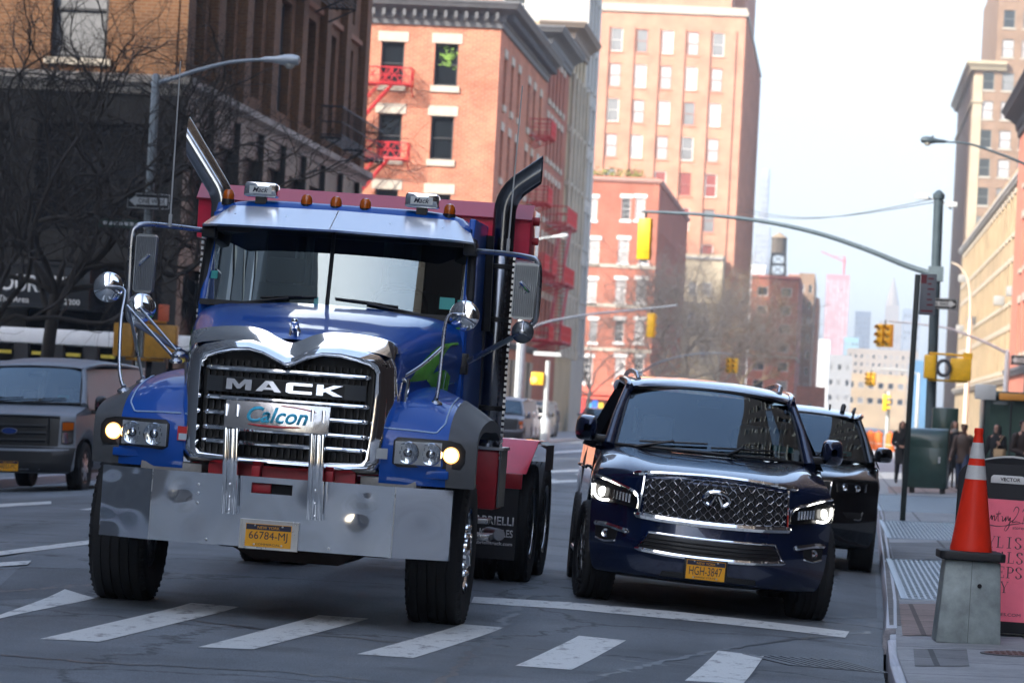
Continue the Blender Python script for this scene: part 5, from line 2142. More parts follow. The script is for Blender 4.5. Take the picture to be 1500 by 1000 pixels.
# ---- door mirrors on tube hoops
for s_ in (-1, 1):
    X = lambda x: (x if s_ > 0 else -x)
    m = MB()
    if s_ < 0:
        hoop = [(-1.0, 2.1, 2.69), (-1.3, 1.9, 2.70), (-1.45, 1.8, 2.695), (-1.505, 1.77, 2.67), (-1.53, 1.76, 2.6), (-1.525, 1.76, 2.3), (-1.515, 1.76, 2.02), (-1.49, 1.78, 1.96), (-1.43, 1.8, 1.93), (-1.05, 1.98, 1.72)]
    else:
        hoop = [(1.0, 2.1, 2.68), (1.3, 1.9, 2.665), (1.48, 1.8, 2.645), (1.535, 1.77, 2.62), (1.56, 1.76, 2.55), (1.565, 1.76, 2.35), (1.56, 1.76, 2.21), (1.53, 1.77, 2.15), (1.45, 1.8, 2.08), (1.05, 1.98, 1.84)]
    P = []
    for a, b_ in zip(hoop, hoop[1:]):
        P.append(a)
    P.append(hoop[-1])
    m.tube(bez(P, 36), .021, 10)
    db = m.build('mirror_bracket', STEEL, TR)
    m = MB()
    m.box((X(1.0) - .05, 2.02, 2.64), (X(1.0) + .05, 2.2, 2.74))
    m.build('bracket_mount', BLACKP, db, bevel=.01)
    m = MB()
    m.box((X(1.0) - .05, 1.92, 1.74), (X(1.0) + .05, 2.08, 1.9))
    m.build('bracket_mount', BLACKP, db, bevel=.01)
    mx0, mx1, mz0, mz1 = ((-1.49, -1.33, 2.18, 2.62) if s_ < 0 else (1.375, 1.555, 2.18, 2.6))
    m = MB()
    m.prism([(mx0, mz0 + .02), (mx0, mz1 - .02), (mx0 + .02, mz1), (mx1 - .02, mz1), (mx1, mz1 - .02), (mx1 - .01, mz0 + .02), (mx1 - .03, mz0), (mx0 + .02, mz0)], lambda u, v, d: (u, d, v), 1.72, 1.8)
    for k in range(11):
        x = mx0 + .014 + (mx1 - mx0 - .028) * k / 10
        m.tube([(x, 1.718, mz0 + .02), (x, 1.718, mz1 - .02)], .0055, 6)
    mr_ = m.build('mirror', mat('mirror_shell_grey', (.3, .32, .34), .3, .7), TR, angle=30)
    m = MB()
    c = Vector(((mx0 + mx1) / 2, 1.708, (mz0 + mz1) / 2 + .03))
    m.tube([c + Vector((-s_ * .035 * 0 - .035, 0, .035 if s_ > 0 else -.035)), c, c + Vector((.035, 0, -.035 if s_ > 0 else .035))], [.016, .014, .011], 8)
    for k in (-1, 1):
        m.tube([c + Vector((k * .022, 0, -k * .02 * s_)), c + Vector((k * .022 - .02, 0, -k * .02 * s_ - .03))], .007, 6)
    m.build('mirror_emblem', CHROME, mr_)
    m = MB()
    m.poly([(mx0 + .01, 1.801, mz0 + .02), (mx1 - .01, 1.801, mz0 + .02), (mx1 - .01, 1.801, mz1 - .02), (mx0 + .01, 1.801, mz1 - .02)])
    m.build('mirror_glass', CHROME, mr_)


def round_mirror(c, r_, n_, mt=CHROME):
    m = MB()
    d = Vector(n_).normalized()
    m.lathe([(r_ * .98, -.02), (r_, 0), (r_ * .96, .008), (r_ * .8, .018), (r_ * .5, .028), (r_ * .2, .033), (0, .034)], org=c, axis=d, n=32)
    m.lathe([(r_ * .96, -.021), (0, -.024)], org=c, axis=d, n=32)
    o = m.build('convex_mirror', mt, TR, angle=50)
    u, w_ = frame_of(d)
    m = MB()
    for k in range(3):                        # three-legged spider holding the shell
        a = 2 * math.pi * k / 3 + .5
        e = Vector(c) + (u * math.cos(a) + w_ * math.sin(a)) * r_ * .97
        m.tube([Vector(c) + d * .06, Vector(c) + d * .045 + (e - Vector(c)) * .5, e + d * .01], .0065, 6)
    m.lathe([(.018, .03), (.018, .07), (0, .074)], org=c, axis=d, n=12)
    m.build('spider', STEEL, o)
    return o


round_mirror((-1.555, 1.15, 2.19), .112, (.15, -1, .05))
round_mirror((-1.30, 1.15, 2.055), .108, (.25, -1, .1))
round_mirror((1.085, 1.15, 2.165), .112, (-.1, -1, .05))
round_mirror((1.47, 1.72, 2.085), .085, (0, -1, 0), mat('dull_steel', (.16, .17, .18), .3, .8))
for pts, r_ in (([(-1.28, .62, 1.45), (-1.34, .7, 1.6), (-1.385, .85, 1.95), (-1.39, .95, 2.12), (-1.41, 1.02, 2.17), (-1.46, 1.05, 2.19), (-1.545, 1.06, 2.19)], .0135),
                ([(-.91, .58, 1.69), (-1.1, .75, 1.84), (-1.37, .95, 2.06)], .012),
                ([(-1.2, .9, 1.52), (-1.27, .95, 1.75), (-1.355, .95, 2.05)], .012),
                ([(-.9, .62, 1.74), (-1.1, .85, 1.9), (-1.29, 1.06, 2.05)], .011),
                ([(.98, .62, 1.52), (.985, .7, 1.66), (.975, .85, 1.95), (.975, .95, 2.1), (.99, 1.02, 2.155), (1.03, 1.06, 2.168), (1.08, 1.06, 2.166)], .0135),
                ([(.73, .5, 1.67), (.86, .65, 1.78), (.985, .85, 1.93)], .0125)):
    m = MB()
    m.tube(bez(pts, 20), r_, 8)
    m.lathe([(.05, 0), (.045, .014), (.018, .03), (.014, .05)], org=Vector(pts[0]) - Vector((0, 0, .012)), axis=(0, -.3, 1), n=14)
    m.build('mirror_arm', STEEL, TR)

# ---- aerials
for x, y, z0, x1, z1 in ((-1.275, 1.9, 2.69, -1.285, 3.95), (1.3, 1.9, 2.68, 1.32, 3.93)):
    m = MB()
    m.tube([(x, y, z0), (x, y, z0 + .1)], .014, 8)
    m.tube([(x, y, z0 + .1), (x1, y, z1)], [.007, .005], 6)
    m.build('aerial', mat('aerial_grey', (.45, .45, .43), .4), TR)

# ---- red cover housing above and behind the cab
m = MB()
m.prism([(3.75, 2.70), (4.6, 2.70), (4.6, 3.12), (3.85, 3.12), (3.72, 3.02)], lambda u, v, d: (d, u, v), -1.40, 1.30)
th = m.build('tarp_housing', RED, TR, bevel=.012)
m = MB()
m.prism([(3.70, 3.005), (3.86, 3.125), (3.86, 3.145), (3.69, 3.02)], lambda u, v, d: (d, u, v), -1.41, 1.31)
m.build('housing_lip', mat('lip_red_paint', (.5, .045, .075), .3, coat=.5), th)  # lip in a separate, duller red than the housing
m = MB()
m.lathe([(.03, 0), (.03, .05), (0, .055)], org=(1.3, 3.95, 2.86), axis=(1, 0, 0), n=12)
m.lathe([(.035, 0), (.035, .05), (0, .055)], org=(1.3, 3.95, 3.02), axis=(1, 0, 0), n=12)
m.build('pivot_cap', DKRED, th)
m = MB()
for s_ in (-.9, .8):
    m.box((s_ - .06, 4.0, .9), (s_ + .06, 4.12, 2.699))
m.build('gantry_post', DKRED, TR, bevel=.01)

# ---- red side tank with step, quarter wings, mud flaps
for s_ in (-1, 1):
    m = MB()
    m.box((s_ * .9, 3.3, .70), (s_ * 1.22, 3.85, 1.17))
    tk = m.build('side_tank', DKRED, TR, bevel=.03)
    m = MB()
    m.box((s_ * .9, 3.285, 1.172), (s_ * 1.25, 3.85, 1.195))
    m.box((s_ * 1.221, 3.3, .72), (s_ * 1.235, 3.85, 1.17), 1)
    m.build('tank_ledge', [STEEL, FLARE], tk)
    m = MB()
    m.box((s_ * .98, 2.9, .60), (s_ * 1.2, 3.25, .64))
    m.box((s_ * .98, 2.9, .47), (s_ * 1.22, 3.25, .52))
    m.build('step', STEEL, TR, bevel=.005)
    m = MB()                                   # sloping red quarter wing ahead of the tandem
    m.hexa([(s_ * .84, 5.72, .95), (s_ * 1.24, 5.72, .95), (s_ * 1.24, 5.75, .95), (s_ * .84, 5.75, .95), (s_ * .84, 6.1, 1.235), (s_ * 1.30, 6.1, 1.235), (s_ * 1.30, 6.13, 1.225), (s_ * .84, 6.13, 1.225)])
    m.hexa([(s_ * .84, 6.1, 1.21), (s_ * 1.30, 6.1, 1.21), (s_ * 1.30, 6.9, 1.21), (s_ * .84, 6.9, 1.21), (s_ * .84, 6.1, 1.236), (s_ * 1.30, 6.1, 1.236), (s_ * 1.30, 6.9, 1.236), (s_ * .84, 6.9, 1.236)])
    m.box((s_ * .84, 5.68, .82), (s_ * 1.21, 5.74, .948), 1)
    m.build('quarter_wing', [RED, DKRED], TR, bevel=.004)
    m = MB()
    m.grid(lambda u, v: (s_ * (1.305 + .06 * u), 6.12 + .9 * v, 1.225 - .03 * u), 2, 8)
    m.grid(lambda u, v: (s_ * (1.305 + .06 * u), 6.12 + .9 * v, 1.2 - .03 * u), 2, 8)
    m.grid(lambda u, v: (s_ * 1.365, 6.12 + .9 * v, 1.2 - .22 * u), 2, 8)
    m.build('tyre_cover', BLACKP, TR)
    m = MB()
    m.box((s_ * .76, 5.69, .21), (s_ * 1.19, 5.70, .82))
    fl_ = m.build('mud_flap', mat('flap_rubber', (.02, .02, .021), .6, var=.2), TR)
    x0 = .745 if s_ > 0 else -1.19
    wm = mat('flap_white_print', (.8, .8, .79), .6)
    for body, z, h_, w_ in (('GABRIELLI', .50, .075, .40), ('TRUCK SALES', .40, .065, .40), ('gabriellitruck.com', .32, .04, .34)):
        text('flap_print', body, wm, fl_, (x0 + .42 - w_ + .0, 5.689, z), w_, h_, ext=.001, bold=.015)
    m = MB()
    m.tube([(s_ * 1.0, 5.2, .45), (s_ * 1.12, 4.9, .45)], .05, 12)
    m.build('tail_pipe', STEEL, TR)
# ================================================================== CARS
class Body:
    """car shell: a front sheet (fascia + bonnet) given as rows, windscreen, roof, tail and sides; y runs back from the nose"""

    def __init__(s, rows, ws, roof, tail, side_x, sill, belt, axles, arch_r, length):
        s.rows, s.ws, s.roof, s.tail = rows, ws, roof, tail
        s.side_x, s.sill, s.belt, s.axles, s.arch_r, s.length = side_x, sill, belt, axles, arch_r, length
        s.tab = []
        for k in range(401):
            s.tab.append(cr(rows, k / 400))

    def S(s, u, v):
        y, z, w_, sw, dr, p, br = cr(s.rows, u)
        a = abs(v)
        return Vector((w_ * v, y + sw * a ** p, z - dr * a ** 3 + br * math.exp(-((a - .78) / .16) ** 2)))

    def fs(s, x, z):
        """point and outward normal of the fascia at (x, z)"""
        best = None
        for k in range(0, 300):
            q = s.tab[k]
            if q[1] >= z:
                break
        u = k / 400
        for _ in range(3):
            w_ = cr(s.rows, u)[2]
            v = max(-1, min(1, x / w_))
            zz = s.S(u, v).z
            u = max(0, min(1, u + (z - zz) * .25))
        w_ = cr(s.rows, u)[2]
        v = max(-1, min(1, x / w_))
        p = s.S(u, v)
        e = .004
        v2 = max(-1, min(1, v + e))
        v1 = max(-1, min(1, v - e))
        a = s.S(u, v2) - s.S(u, v1)
        b_ = s.S(min(1, u + e), v) - s.S(max(0, u - e), v)
        n = a.cross(b_).normalized()
        if n.y > 0:
            n = -n
        return p, n

    def on(s, x, z, off=0.0):
        p, n = s.fs(x, z)
        p.x, p.z = x, z
        return p + n * off


def patch(m, B, top, bot, off, nu=12, nv=4, mi=0, skirt=.03, depth=None):
    """raised patch on a body's nose between an upper and a lower outline"""
    def f(u, v, o=off):
        a, b_ = cr(bot, u), cr(top, u)
        return B.on(a[0] + (b_[0] - a[0]) * v, a[1] + (b_[1] - a[1]) * v, o)
    m.grid(lambda u, v: f(u, v), nu, nv, mi)
    for v in (0, 1):
        m.grid(lambda u, w_: f(u, v, off - skirt * w_), nu, 1, mi, sm=False)
    for u in (0, 1):
        m.grid(lambda w_, v: f(u, v, off - skirt * w_), 1, nv, mi, sm=False)


def trim(m, B, pts, r_, off=.0, n=24, mi=0, sides=6):
    m.tube([B.on(*cr(pts, k / n), off) for k in range(n + 1)], r_, sides, mi)


def shell(root, B, paint, glassm, name='body', blind=None, pillar=None):
    """body panels of the car: bonnet and fascia, sides, roof; windscreen and side glass as children"""
    m = MB()
    m.grid(lambda u, v: B.S(u, v * 2 - 1), 60, 40)
    ub = [cr(B.rows, k / 60) for k in range(61)]
    # sides
    for s_ in (-1, 1):
        def front_edge(z):
            bst = min(range(61), key=lambda k: abs(B.S(k / 60, 1).z - z))
            return B.S(bst / 60, 1)
        e1 = B.S(1, 1)
        L = B.length - .25

        def side(u, v):
            y0 = .55
            y = y0 + (L - y0) * u
            # top line
            if y < e1.y:
                bst = min(range(20, 61), key=lambda k: abs(B.S(k / 60, 1).y - y) + (0 if B.S(k / 60, 1).z > B.belt - .35 else 9))
                q = B.S(bst / 60, 1)
                zt, xt = q.z, q.x
            else:
                zt, xt = B.belt, B.side_x - .03
            zb = B.sill
            for ax in B.axles:
                d = abs(y - ax)
                if d < B.arch_r:
                    zb = max(zb, .4 + math.sqrt(B.arch_r ** 2 - d * d))
            z = zb + (zt - zb) * v
            x = xt + (B.side_x - xt) * math.sin(min(1, (1 - v) * 1.6) * math.pi / 2)
            x -= .05 * max(0, 1 - v * 3) ** 2
            f = front_edge(z)
            k = max(0, 1 - u * 14)
            y = y + (f.y - y) * k
            x = x + (f.x - x) * k
            return (s_ * x, y, z)
        m.grid(lambda u, v: side(u, v), 90, 10)
        for ax in B.axles:                    # arch liners
            m.grid(lambda u, v: (s_ * (B.side_x - .02 - .3 * v), ax - math.cos(u * math.pi) * B.arch_r, .4 + math.sin(u * math.pi) * B.arch_r), 16, 1, 1)
    # rear end
    m.grid(lambda u, v: ((v * 2 - 1) * (B.side_x - .04), B.length - .02 - .25 * abs(v * 2 - 1) ** 4 - .1 * u, .35 + (B.belt - .35) * u), 8, 12)
    m.box((-B.side_x + .08, .9, B.sill - .06), (B.side_x - .08, B.length - .3, B.sill + .1), 1)
    # roof
    def rf(u, v):
        y, z, w_, dr = cr(B.roof, u)
        a = abs(v * 2 - 1)
        return (w_ * (v * 2 - 1), y + (.05 * a ** 2 if u == 0 else 0), z - dr * a ** 2.5)
    m.grid(rf, 20, 24)
    # pillars: from the belt to the roof edge
    w0, w1 = B.ws
    for s_ in (-1, 1):
        rl = [Vector(rf(k / 20, 1)) for k in range(21)]
        m.tube([(s_ * p.x, p.y, p.z - .012) for p in rl], .035, 8)
        A0 = Vector((s_ * (w0[2] + .06), w0[0] + w0[3] + .0, w0[1] - w0[4] - .03))
        A1 = Vector((s_ * (w1[2] + .02), w1[0] + w1[3], w1[1] - w1[4] + .01))
        m.tube([A0, A0.lerp(A1, .5) + Vector((s_ * .012, 0, .008)), A1], [.055, .045, .04], 8)
        for (yb, yt, r_) in B.tail:
            zt = min((p for p in rl), key=lambda p: abs(p.y - yt))
            m.tube([(s_ * (B.side_x - .05), yb, B.belt - .02), (s_ * zt.x, yt, zt.z - .01)], r_, 6)
    body = m.build(name, [paint, BLACKP], root, angle=50)
    # windscreen
    def wf(u, v, o=0):
        y0, z0, wd0, s0, d0 = w0
        y1, z1, wd1, s1, d1 = w1
        x = (u * 2 - 1)
        a = abs(x)
        p0 = Vector((wd0 * x, y0 + s0 * a ** 2, z0 - d0 * a ** 2))
        p1 = Vector((wd1 * x, y1 + s1 * a ** 2, z1 - d1 * a ** 2))
        p = p0.lerp(p1, v)
        p.y -= .02 * math.sin(v * math.pi) + o
        p.z += .02 * math.sin(v * math.pi) + o * .8
        return p
    m = MB()
    m.grid(wf, 20, 8)
    wsn = m.build('windscreen', glassm, root)
    m = MB()
    for v in (0, 1):
        m.tube([wf(k / 20, v) for k in range(21)], .014, 6)
    for u in (0, 1):
        m.tube([wf(u, k / 8) for k in range(9)], .012, 6)
    m.build('windscreen_seal', BLACKP, root)
    # side and rear glass
    m = MB()
    for s_ in (-1, 1):
        pts = [(w0[0] + w0[3] + .02, B.belt), (B.length - .45, B.belt), (B.roof[-1][0] - .1, B.roof[-1][1] - B.roof[-1][3]), (w1[0] + w1[3] + .06, w1[1] - w1[4])]
        xs_ = [B.side_x - .012, B.side_x - .012, B.roof[-1][2] + .035, w1[2] + .055]
        m.poly([(s_ * x, y, z) for x, (y, z) in zip(xs_, pts)])
    y, z, w_, dr = B.roof[-1]
    m.poly([(-w_ + .02, y - .02, z - dr * .5), (w_ - .02, y - .02, z - dr * .5), (B.side_x - .12, B.length - .2, B.belt), (-B.side_x + .12, B.length - .2, B.belt)])
    m.build('side_glass', blind or glassm, root, recalc=False)
    return body, wf


def cabin(root, B, wf, trimc, wheel_side=1):
    """seats, dash, steering wheel: what shows through the windscreen"""
    m = MB()
    w0, w1 = B.ws
    yb = w0[0] + .95
    for s_ in (-.42, .42):
        m.box((s_ - .25, yb, .7), (s_ + .25, yb + .16, B.belt + .08))
        m.box((s_ - .14, yb + .02, B.belt + .12), (s_ + .14, yb + .12, B.belt + .33))
        m.box((s_ - .25, yb - .5, .6), (s_ + .25, yb, .8))
        m.box((s_ - .22, yb + 1.0, .7), (s_ + .22, yb + 1.15, B.belt + .1))
        m.box((s_ - .13, yb + 1.02, B.belt + .12), (s_ + .13, yb + 1.1, B.belt + .28))
    m.build('seats', trimc, root, bevel=.05, seg=3)
    m = MB()
    m.box((-B.side_x + .12, w0[0] + .05, .75), (B.side_x - .12, w0[0] + .55, B.belt - .04))
    m.box((-B.side_x + .1, w0[0] + .5, .45), (B.side_x - .1, B.length - .5, .55))
    m.build('dash', mat('car_trim_black', (.012, .012, .014), .7), root, bevel=.04)
    m = MB()
    c = Vector((wheel_side * .42, w0[0] + .62, B.belt + .0))
    m.tube([c + Vector((.18 * math.cos(a), .05 * math.sin(a), .17 * math.sin(a))) for a in [2 * math.pi * k / 24 for k in range(25)]], .016, 6, caps=False)
    m.tube([c + Vector((-.17, 0, 0)), c + Vector((.17, 0, 0))], .018, 6)
    m.tube([c, c + Vector((0, -.1, -.12))], .03, 6)
    m.build('steering_wheel', BLACKP, root)
    m = MB()
    q = wf(.5, .9, -.09)
    m.box(q - Vector((.11, .01, .03)), q + Vector((.11, .02, .03)))
    m.build('rear_view_mirror', BLACKP, root, bevel=.01)


def door_mirror(root, s_, x0, x1, y, z0, z1, paint, chrome_strip=True):
    m = MB()
    zc, h = (z0 + z1) / 2, (z1 - z0) / 2
    xm = (x0 + x1) / 2
    w_ = (x1 - x0) / 2

    def f(u, v):
        a = 2 * math.pi * u
        t = v
        r_ = math.sin(min(1, t * 1.15 + .02) * math.pi / 2) ** .35
        n = 4
        c, s = math.cos(a), math.sin(a)
        k = (abs(c) ** n + abs(s) ** n) ** (-1 / n)
        sl = .16 * (s * k)                      # leaning crown
        return (s_ * (xm + w_ * r_ * k * c * (1 - .12 * max(0, s)) + .0), y - .16 + .2 * t + .05 * (c * k * .5 + .5), zc + h * r_ * k * s)
    m.grid(f, 32, 8)
    m.lathe([(.001, 0)], org=(0, 0, 0)) if False else None
    o = m.build('door_mirror', paint, root, angle=60)
    m = MB()
    n_ = 32
    m.poly([f(k / n_, 1) for k in range(n_)])
    m.build('mirror_glass', CHROME, o)
    m = MB()
    m.box((s_ * (x0 - .14), y - .03, z0 + .0), (s_ * (x0 + .03), y + .05, z0 + .06))
    m.build('mirror_foot', BLACKP, o, bevel=.015)
    return o


def wipers(root, wf, spans):
    for a, b_, base in spans:
        m = MB()
        pts = [wf(a + (b_ - a) * k / 10, .05 + .05 * k / 10, .018) for k in range(11)]
        m.tube(pts, .01, 6)
        m.tube([wf(base, -.04, .02), pts[5] + Vector((0, -.015, .012))], .012, 6)
        m.build('wiper', BLACKP, root)


# ------------------------------------------------------------------ dark blue SUV
NAVY = mat('navy_metallic_paint', (.004, .0115, .046), .2, .3, coat=1, var=.05, vscale=2)
BLACKCAR = mat('black_car_paint', (.004, .004, .005), .18, .1, coat=1, var=.05, vscale=2)
LEDW = mat('lit_headlamp', (.9, .9, .85), .2, emit=(1, .95, .85), estr=2.2)
GLASS_C = glass('car_windscreen', (.34, .42, .45), refl=(.7, .88, 1), ior=2.1)
PRIV = mat('privacy_glass', (.008, .009, .011), .35, spec=0)
BEIGE_T = mat('grey_leather', (.3, .31, .33), .6)
#        y    z    w    sweep drop p  crest
SR = [(.24, .235, .74, .26, .0, 2.4, 0), (.08, .262, .90, .40, .0, 2.6, 0), (.03, .33, .945, .46, .0, 2.7, 0), (.0, .45, .97, .48, .0, 2.7, 0), (.005, .56, .98, .48, .0, 2.7, 0), (.03, .67, .985, .47, .0, 2.7, 0),
      (.045, .78, .99, .46, .0, 2.7, 0), (.06, .90, .985, .44, .0, 2.7, 0), (.085, 1.0, .97, .42, .0, 2.8, 0), (.14, 1.085, .955, .40, .005, 3, .0), (.30, 1.15, .94, .33, .03, 3, .012), (.6, 1.205, .93, .2, .055, 3, .03), (.95, 1.245, .93, .08, .06, 3, .035), (1.3, 1.275, .93, .06, .05, 3, .03), (1.5, 1.285, .93, .05, .04, 3, .02)]
SB = Body(SR, ((1.33, 1.30, .80, .17, .005), (2.08, 1.835, .69, .12, .055)), [(2.09, 1.85, .70, .06), (2.35, 1.905, .72, .06), (2.9, 1.93, .74, .055), (3.6, 1.935, .74, .055), (4.5, 1.9, .73, .06), (4.9, 1.84, .70, .06)],
          [], .995, .32, 1.24, (.98, 4.05), .45, 5.3)
a = atY(1034, 728, 29.3) if False else at(1034, 728, 29.3)
SUV0 = Vector((a.x + .04, 29.3, 0))
SUV0.z = road_z(SUV0.x, 30.2) - .012
SV = thing('suv', 'dark navy SUV with lit headlamps and big chrome mesh grille, waiting behind the stop line', 'SUV', SUV0, (0, .052, .098))
body, wf = shell(SV, SB, NAVY, GLASS_C, blind=PRIV)
cabin(SV, SB, wf, BEIGE_T, 1)
wipers(SV, wf, ((.12, .48, .1), (.5, .84, .58)))
m = MB()                                       # grab handles and visor seen through the glass
for u in (.07, .93):
    p = wf(u, .55, -.1)
    m.tube([p + Vector((0, .02, .1)), p + Vector((0, .06, .05)), p + Vector((0, .06, -.05)), p + Vector((0, .02, -.1))], .016, 6)
m.build('grab_handle', mat('pale_trim', (.4, .4, .38), .6), SV)
m = MB()
m.grid(lambda u, v: wf(.84 + .075 * u, .14 + .09 * v, -.006), 1, 1)
m.grid(lambda u, v: wf(.93 + .03 * u, .14 + .09 * v, -.006), 1, 1)
m.build('inspection_sticker', mat('sticker_teal', (.08, .42, .38), .4), SV)
# main grille
m = MB()
GT = [(-.575, 1.045), (-.3, 1.07), (0, 1.078), (.3, 1.07), (.575, 1.045)]
GBt = [(-.575, .775), (-.3, .757), (0, .75), (.3, .757), (.575, .775)]
patch(m, SB, GT, GBt, .004, 24, 6)
gp = m.build('grille', DARK, SV)
m = MB()
nrow = 9
for r_ in range(nrow + 1):                    # waves that touch crest to trough: a net of long diamonds
    pts = []
    N, per = 240, 16
    for k in range(N + 1):
        u = k / N
        a_, b_ = cr(GBt, u), cr(GT, u)
        v = min(.985, max(.015, (r_ + .5 * (-1) ** r_ * math.sin(2 * math.pi * per * u)) / nrow))
        pts.append(SB.on(a_[0] + (b_[0] - a_[0]) * v, a_[1] + (b_[1] - a_[1]) * v, .014 + .006 * math.cos(2 * math.pi * per * u)))
    m.tube(pts, .003, 4)
m.build('grille_mesh', mat('grille_bright_mesh', (.38, .38, .4), .3, .9), gp)
m = MB()
trim(m, SB, [(-.675, 1.078), (-.4, 1.096), (0, 1.108), (.4, 1.096), (.665, 1.078)], [.008] + [.02] * 23 + [.008], .012)
trim(m, SB, [(-.585, 1.06), (-.593, .92), (-.605, .775)], .012, .012, 10)
trim(m, SB, [(.585, 1.06), (.59, .92), (.60, .775)], .012, .012, 10)
trim(m, SB, [(-.64, .755), (-.4, .738), (0, .73), (.4, .738), (.64, .755)], [.01] + [.028] * 23 + [.01], .0)
m.build('grille_trim', CHROME, SV)
# oval emblem with an open road in it
m = MB()
ov = []
c0 = SB.on(0, .93, .06)
for k in range(33):
    a_ = R(-62) + R(304) * k / 32 if False else R(-90 + 32) + R(360 - 64) * k / 32
    ov.append(c0 + Vector((.105 * math.cos(a_), .012 * abs(math.cos(a_)), .058 * math.sin(a_))))
m.tube(ov, .02, 8)
m.tube([ov[0], c0 + Vector((.012, 0, .028))], [.02, .009], 8)
m.tube([ov[-1], c0 + Vector((-.012, 0, .028))], [.02, .009], 8)
m.build('emblem', CHROME, SV)
# lower grille with chrome frame
m = MB()
LT = [(-.505, .608), (-.25, .6), (0, .597), (.25, .6), (.505, .608)]
LB_ = [(-.565, .495), (-.28, .475), (0, .47), (.28, .475), (.565, .495)]
patch(m, SB, LT, LB_, .003, 24, 3)
lg = m.build('lower_grille', BLACKP, SV)
m = MB()
for f in (.25, .5, .75):
    m.tube([SB.on(cr(LB_, k / 24)[0] * .97, cr(LB_, k / 24)[1] * (1 - f) + cr(LT, k / 24)[1] * f, .008) for k in range(25)], .006, 5)
m.build('slats', DARK, lg)
m = MB()
trim(m, SB, [(-.515, .622), (-.25, .614), (0, .611), (.25, .614), (.515, .622)], .0095, .006)
trim(m, SB, [(-.515, .622), (-.55, .55), (-.59, .492)], .0095, .006, 8)
trim(m, SB, [(.515, .622), (.55, .55), (.59, .492)], .0095, .006, 8)
trim(m, SB, [(-.61, .482), (-.3, .46), (0, .455), (.3, .46), (.61, .482)], [.008] + [.019] * 23 + [.008], .006)
m.build('lower_grille_trim', CHROME, SV)
m = MB()
patch(m, SB, [(-.38, .325), (0, .33), (.38, .325)], [(-.40, .245), (0, .237), (.40, .245)], .004, 12, 2)
m.build('air_dam', BLACKP, SV)
for s_ in (-1, 1):
    m = MB()
    lt = [(s_ * .985, .985), (s_ * .9, .99), (s_ * .78, .965), (s_ * .66, .925), (s_ * .635, .895)]
    lb = [(s_ * .975, .845), (s_ * .9, .825), (s_ * .78, .82), (s_ * .66, .802), (s_ * .625, .80)]
    patch(m, SB, lt, lb, .004, 16, 5)
    hl = m.build('headlight', mat('headlamp_dark_bowl', (.03, .03, .033), .25, .3), SV)
    m = MB()
    trim(m, SB, [(s_ * .985, 1.03), (s_ * .88, 1.01), (s_ * .76, .972), (s_ * .655, .93), (s_ * .62, .87), (s_ * .622, .80)], [.006] + [.015] * 14 + [.008, .007, .006, .006, .006, .006], .006, 20)
    m.build('headlamp_trim', CHROME, hl)
    m = MB()
    p, n = SB.fs(s_ * .905, .905)
    for dz, r_ in ((0, .042),):
        m.lathe([(r_ + .0, 0), (r_ * .8, .014), (r_ * .5, .016), (r_ * .3, .02), (0, .022)], org=p, axis=(n + Vector((0, -2, 0))).normalized(), n=24)
    pts = [(s_ * .968, .96), (s_ * .97, .90), (s_ * .945, .856), (s_ * .90, .838), (s_ * .85, .842)]
    trim(m, SB, pts, .0095, .012, 16)
    m.build('lit_lamp', LEDW, hl)
    m = MB()
    p, n = SB.fs(s_ * .75, .885)
    for k in range(6):
        q = SB.on(s_ * (.69 + .025 * k), .875 + .004 * k, .008)
        m.box(q - Vector((.008, .006, .035)), q + Vector((.008, .002, .035)))
    m.build('reflector', SILVERL, hl)
    m = MB()
    patch(m, SB, [(a_, b_ + .004) for a_, b_ in lt], lb, .028, 16, 4, skirt=.02)
    m.build('lens', CLEAR, hl)
    m = MB()                                   # fog lamp pocket
    patch(m, SB, [(s_ * .94, .63), (s_ * .85, .628), (s_ * .76, .61)], [(s_ * .93, .53), (s_ * .85, .515), (s_ * .77, .53)], .004, 8, 3)
    fg = m.build('fog_lamp', BLACKP, SV)
    m = MB()
    trim(m, SB, [(s_ * .945, .645), (s_ * .85, .642), (s_ * .76, .625), (s_ * .68, .607)], [.008] + [.022] * 15 + [.007], .008, 16)
    trim(m, SB, [(s_ * .925, .53), (s_ * .85, .51), (s_ * .78, .522)], .009, .006, 8)
    m.build('fog_trim', CHROME, fg)
    m = MB()
    p, n = SB.fs(s_ * .85, .572)
    m.lathe([(.04, .004), (.036, .012), (.02, .006), (0, .012)], org=p, axis=(n + Vector((0, -1, 0))).normalized(), n=18)
    m.build('fog_reflector', SILVERL, fg)
    door_mirror(SV, s_, .96, 1.15, 1.62, 1.30, 1.515, NAVY)
    m = MB()                                   # roof rails
    m.tube(bez([(s_ * .62, 2.45, 1.87), (s_ * .63, 2.55, 1.905), (s_ * .64, 2.7, 1.93), (s_ * .66, 3.4, 1.95), (s_ * .66, 4.3, 1.925), (s_ * .655, 4.45, 1.88)], 24), .022, 8)
    m.build('roof_rail', STEEL, SV)
    wheel(SV, s_ * .895, .98, .405, .405, .29, .285, R(5), STEEL, 'car', s_)
    wheel(SV, s_ * .88, 4.05, .405, .405, .29, .285, 0, STEEL, 'car', s_)
    m = MB()
    m.box((s_ * .9, 1.5, .30), (s_ * 1.03, 3.6, .345))
    m.build('running_board', STEEL, SV, bevel=.015)
    for y in (2.35, 3.4):
        m = MB()
        m.tube([(s_ * 1.0, y, 1.06), (s_ * 1.03, y + .03, 1.065), (s_ * 1.03, y + .17, 1.065), (s_ * 1.0, y + .2, 1.06)], .014, 6)
        m.build('door_handle', CHROME, SV)
plate(SV, -.035, -.055, .366, .315, .155, 'NEW YORK', 'HGH-3847', 'EMPIRE STATE')
m = MB()
p0 = SB.on(-.2, .29, .0)
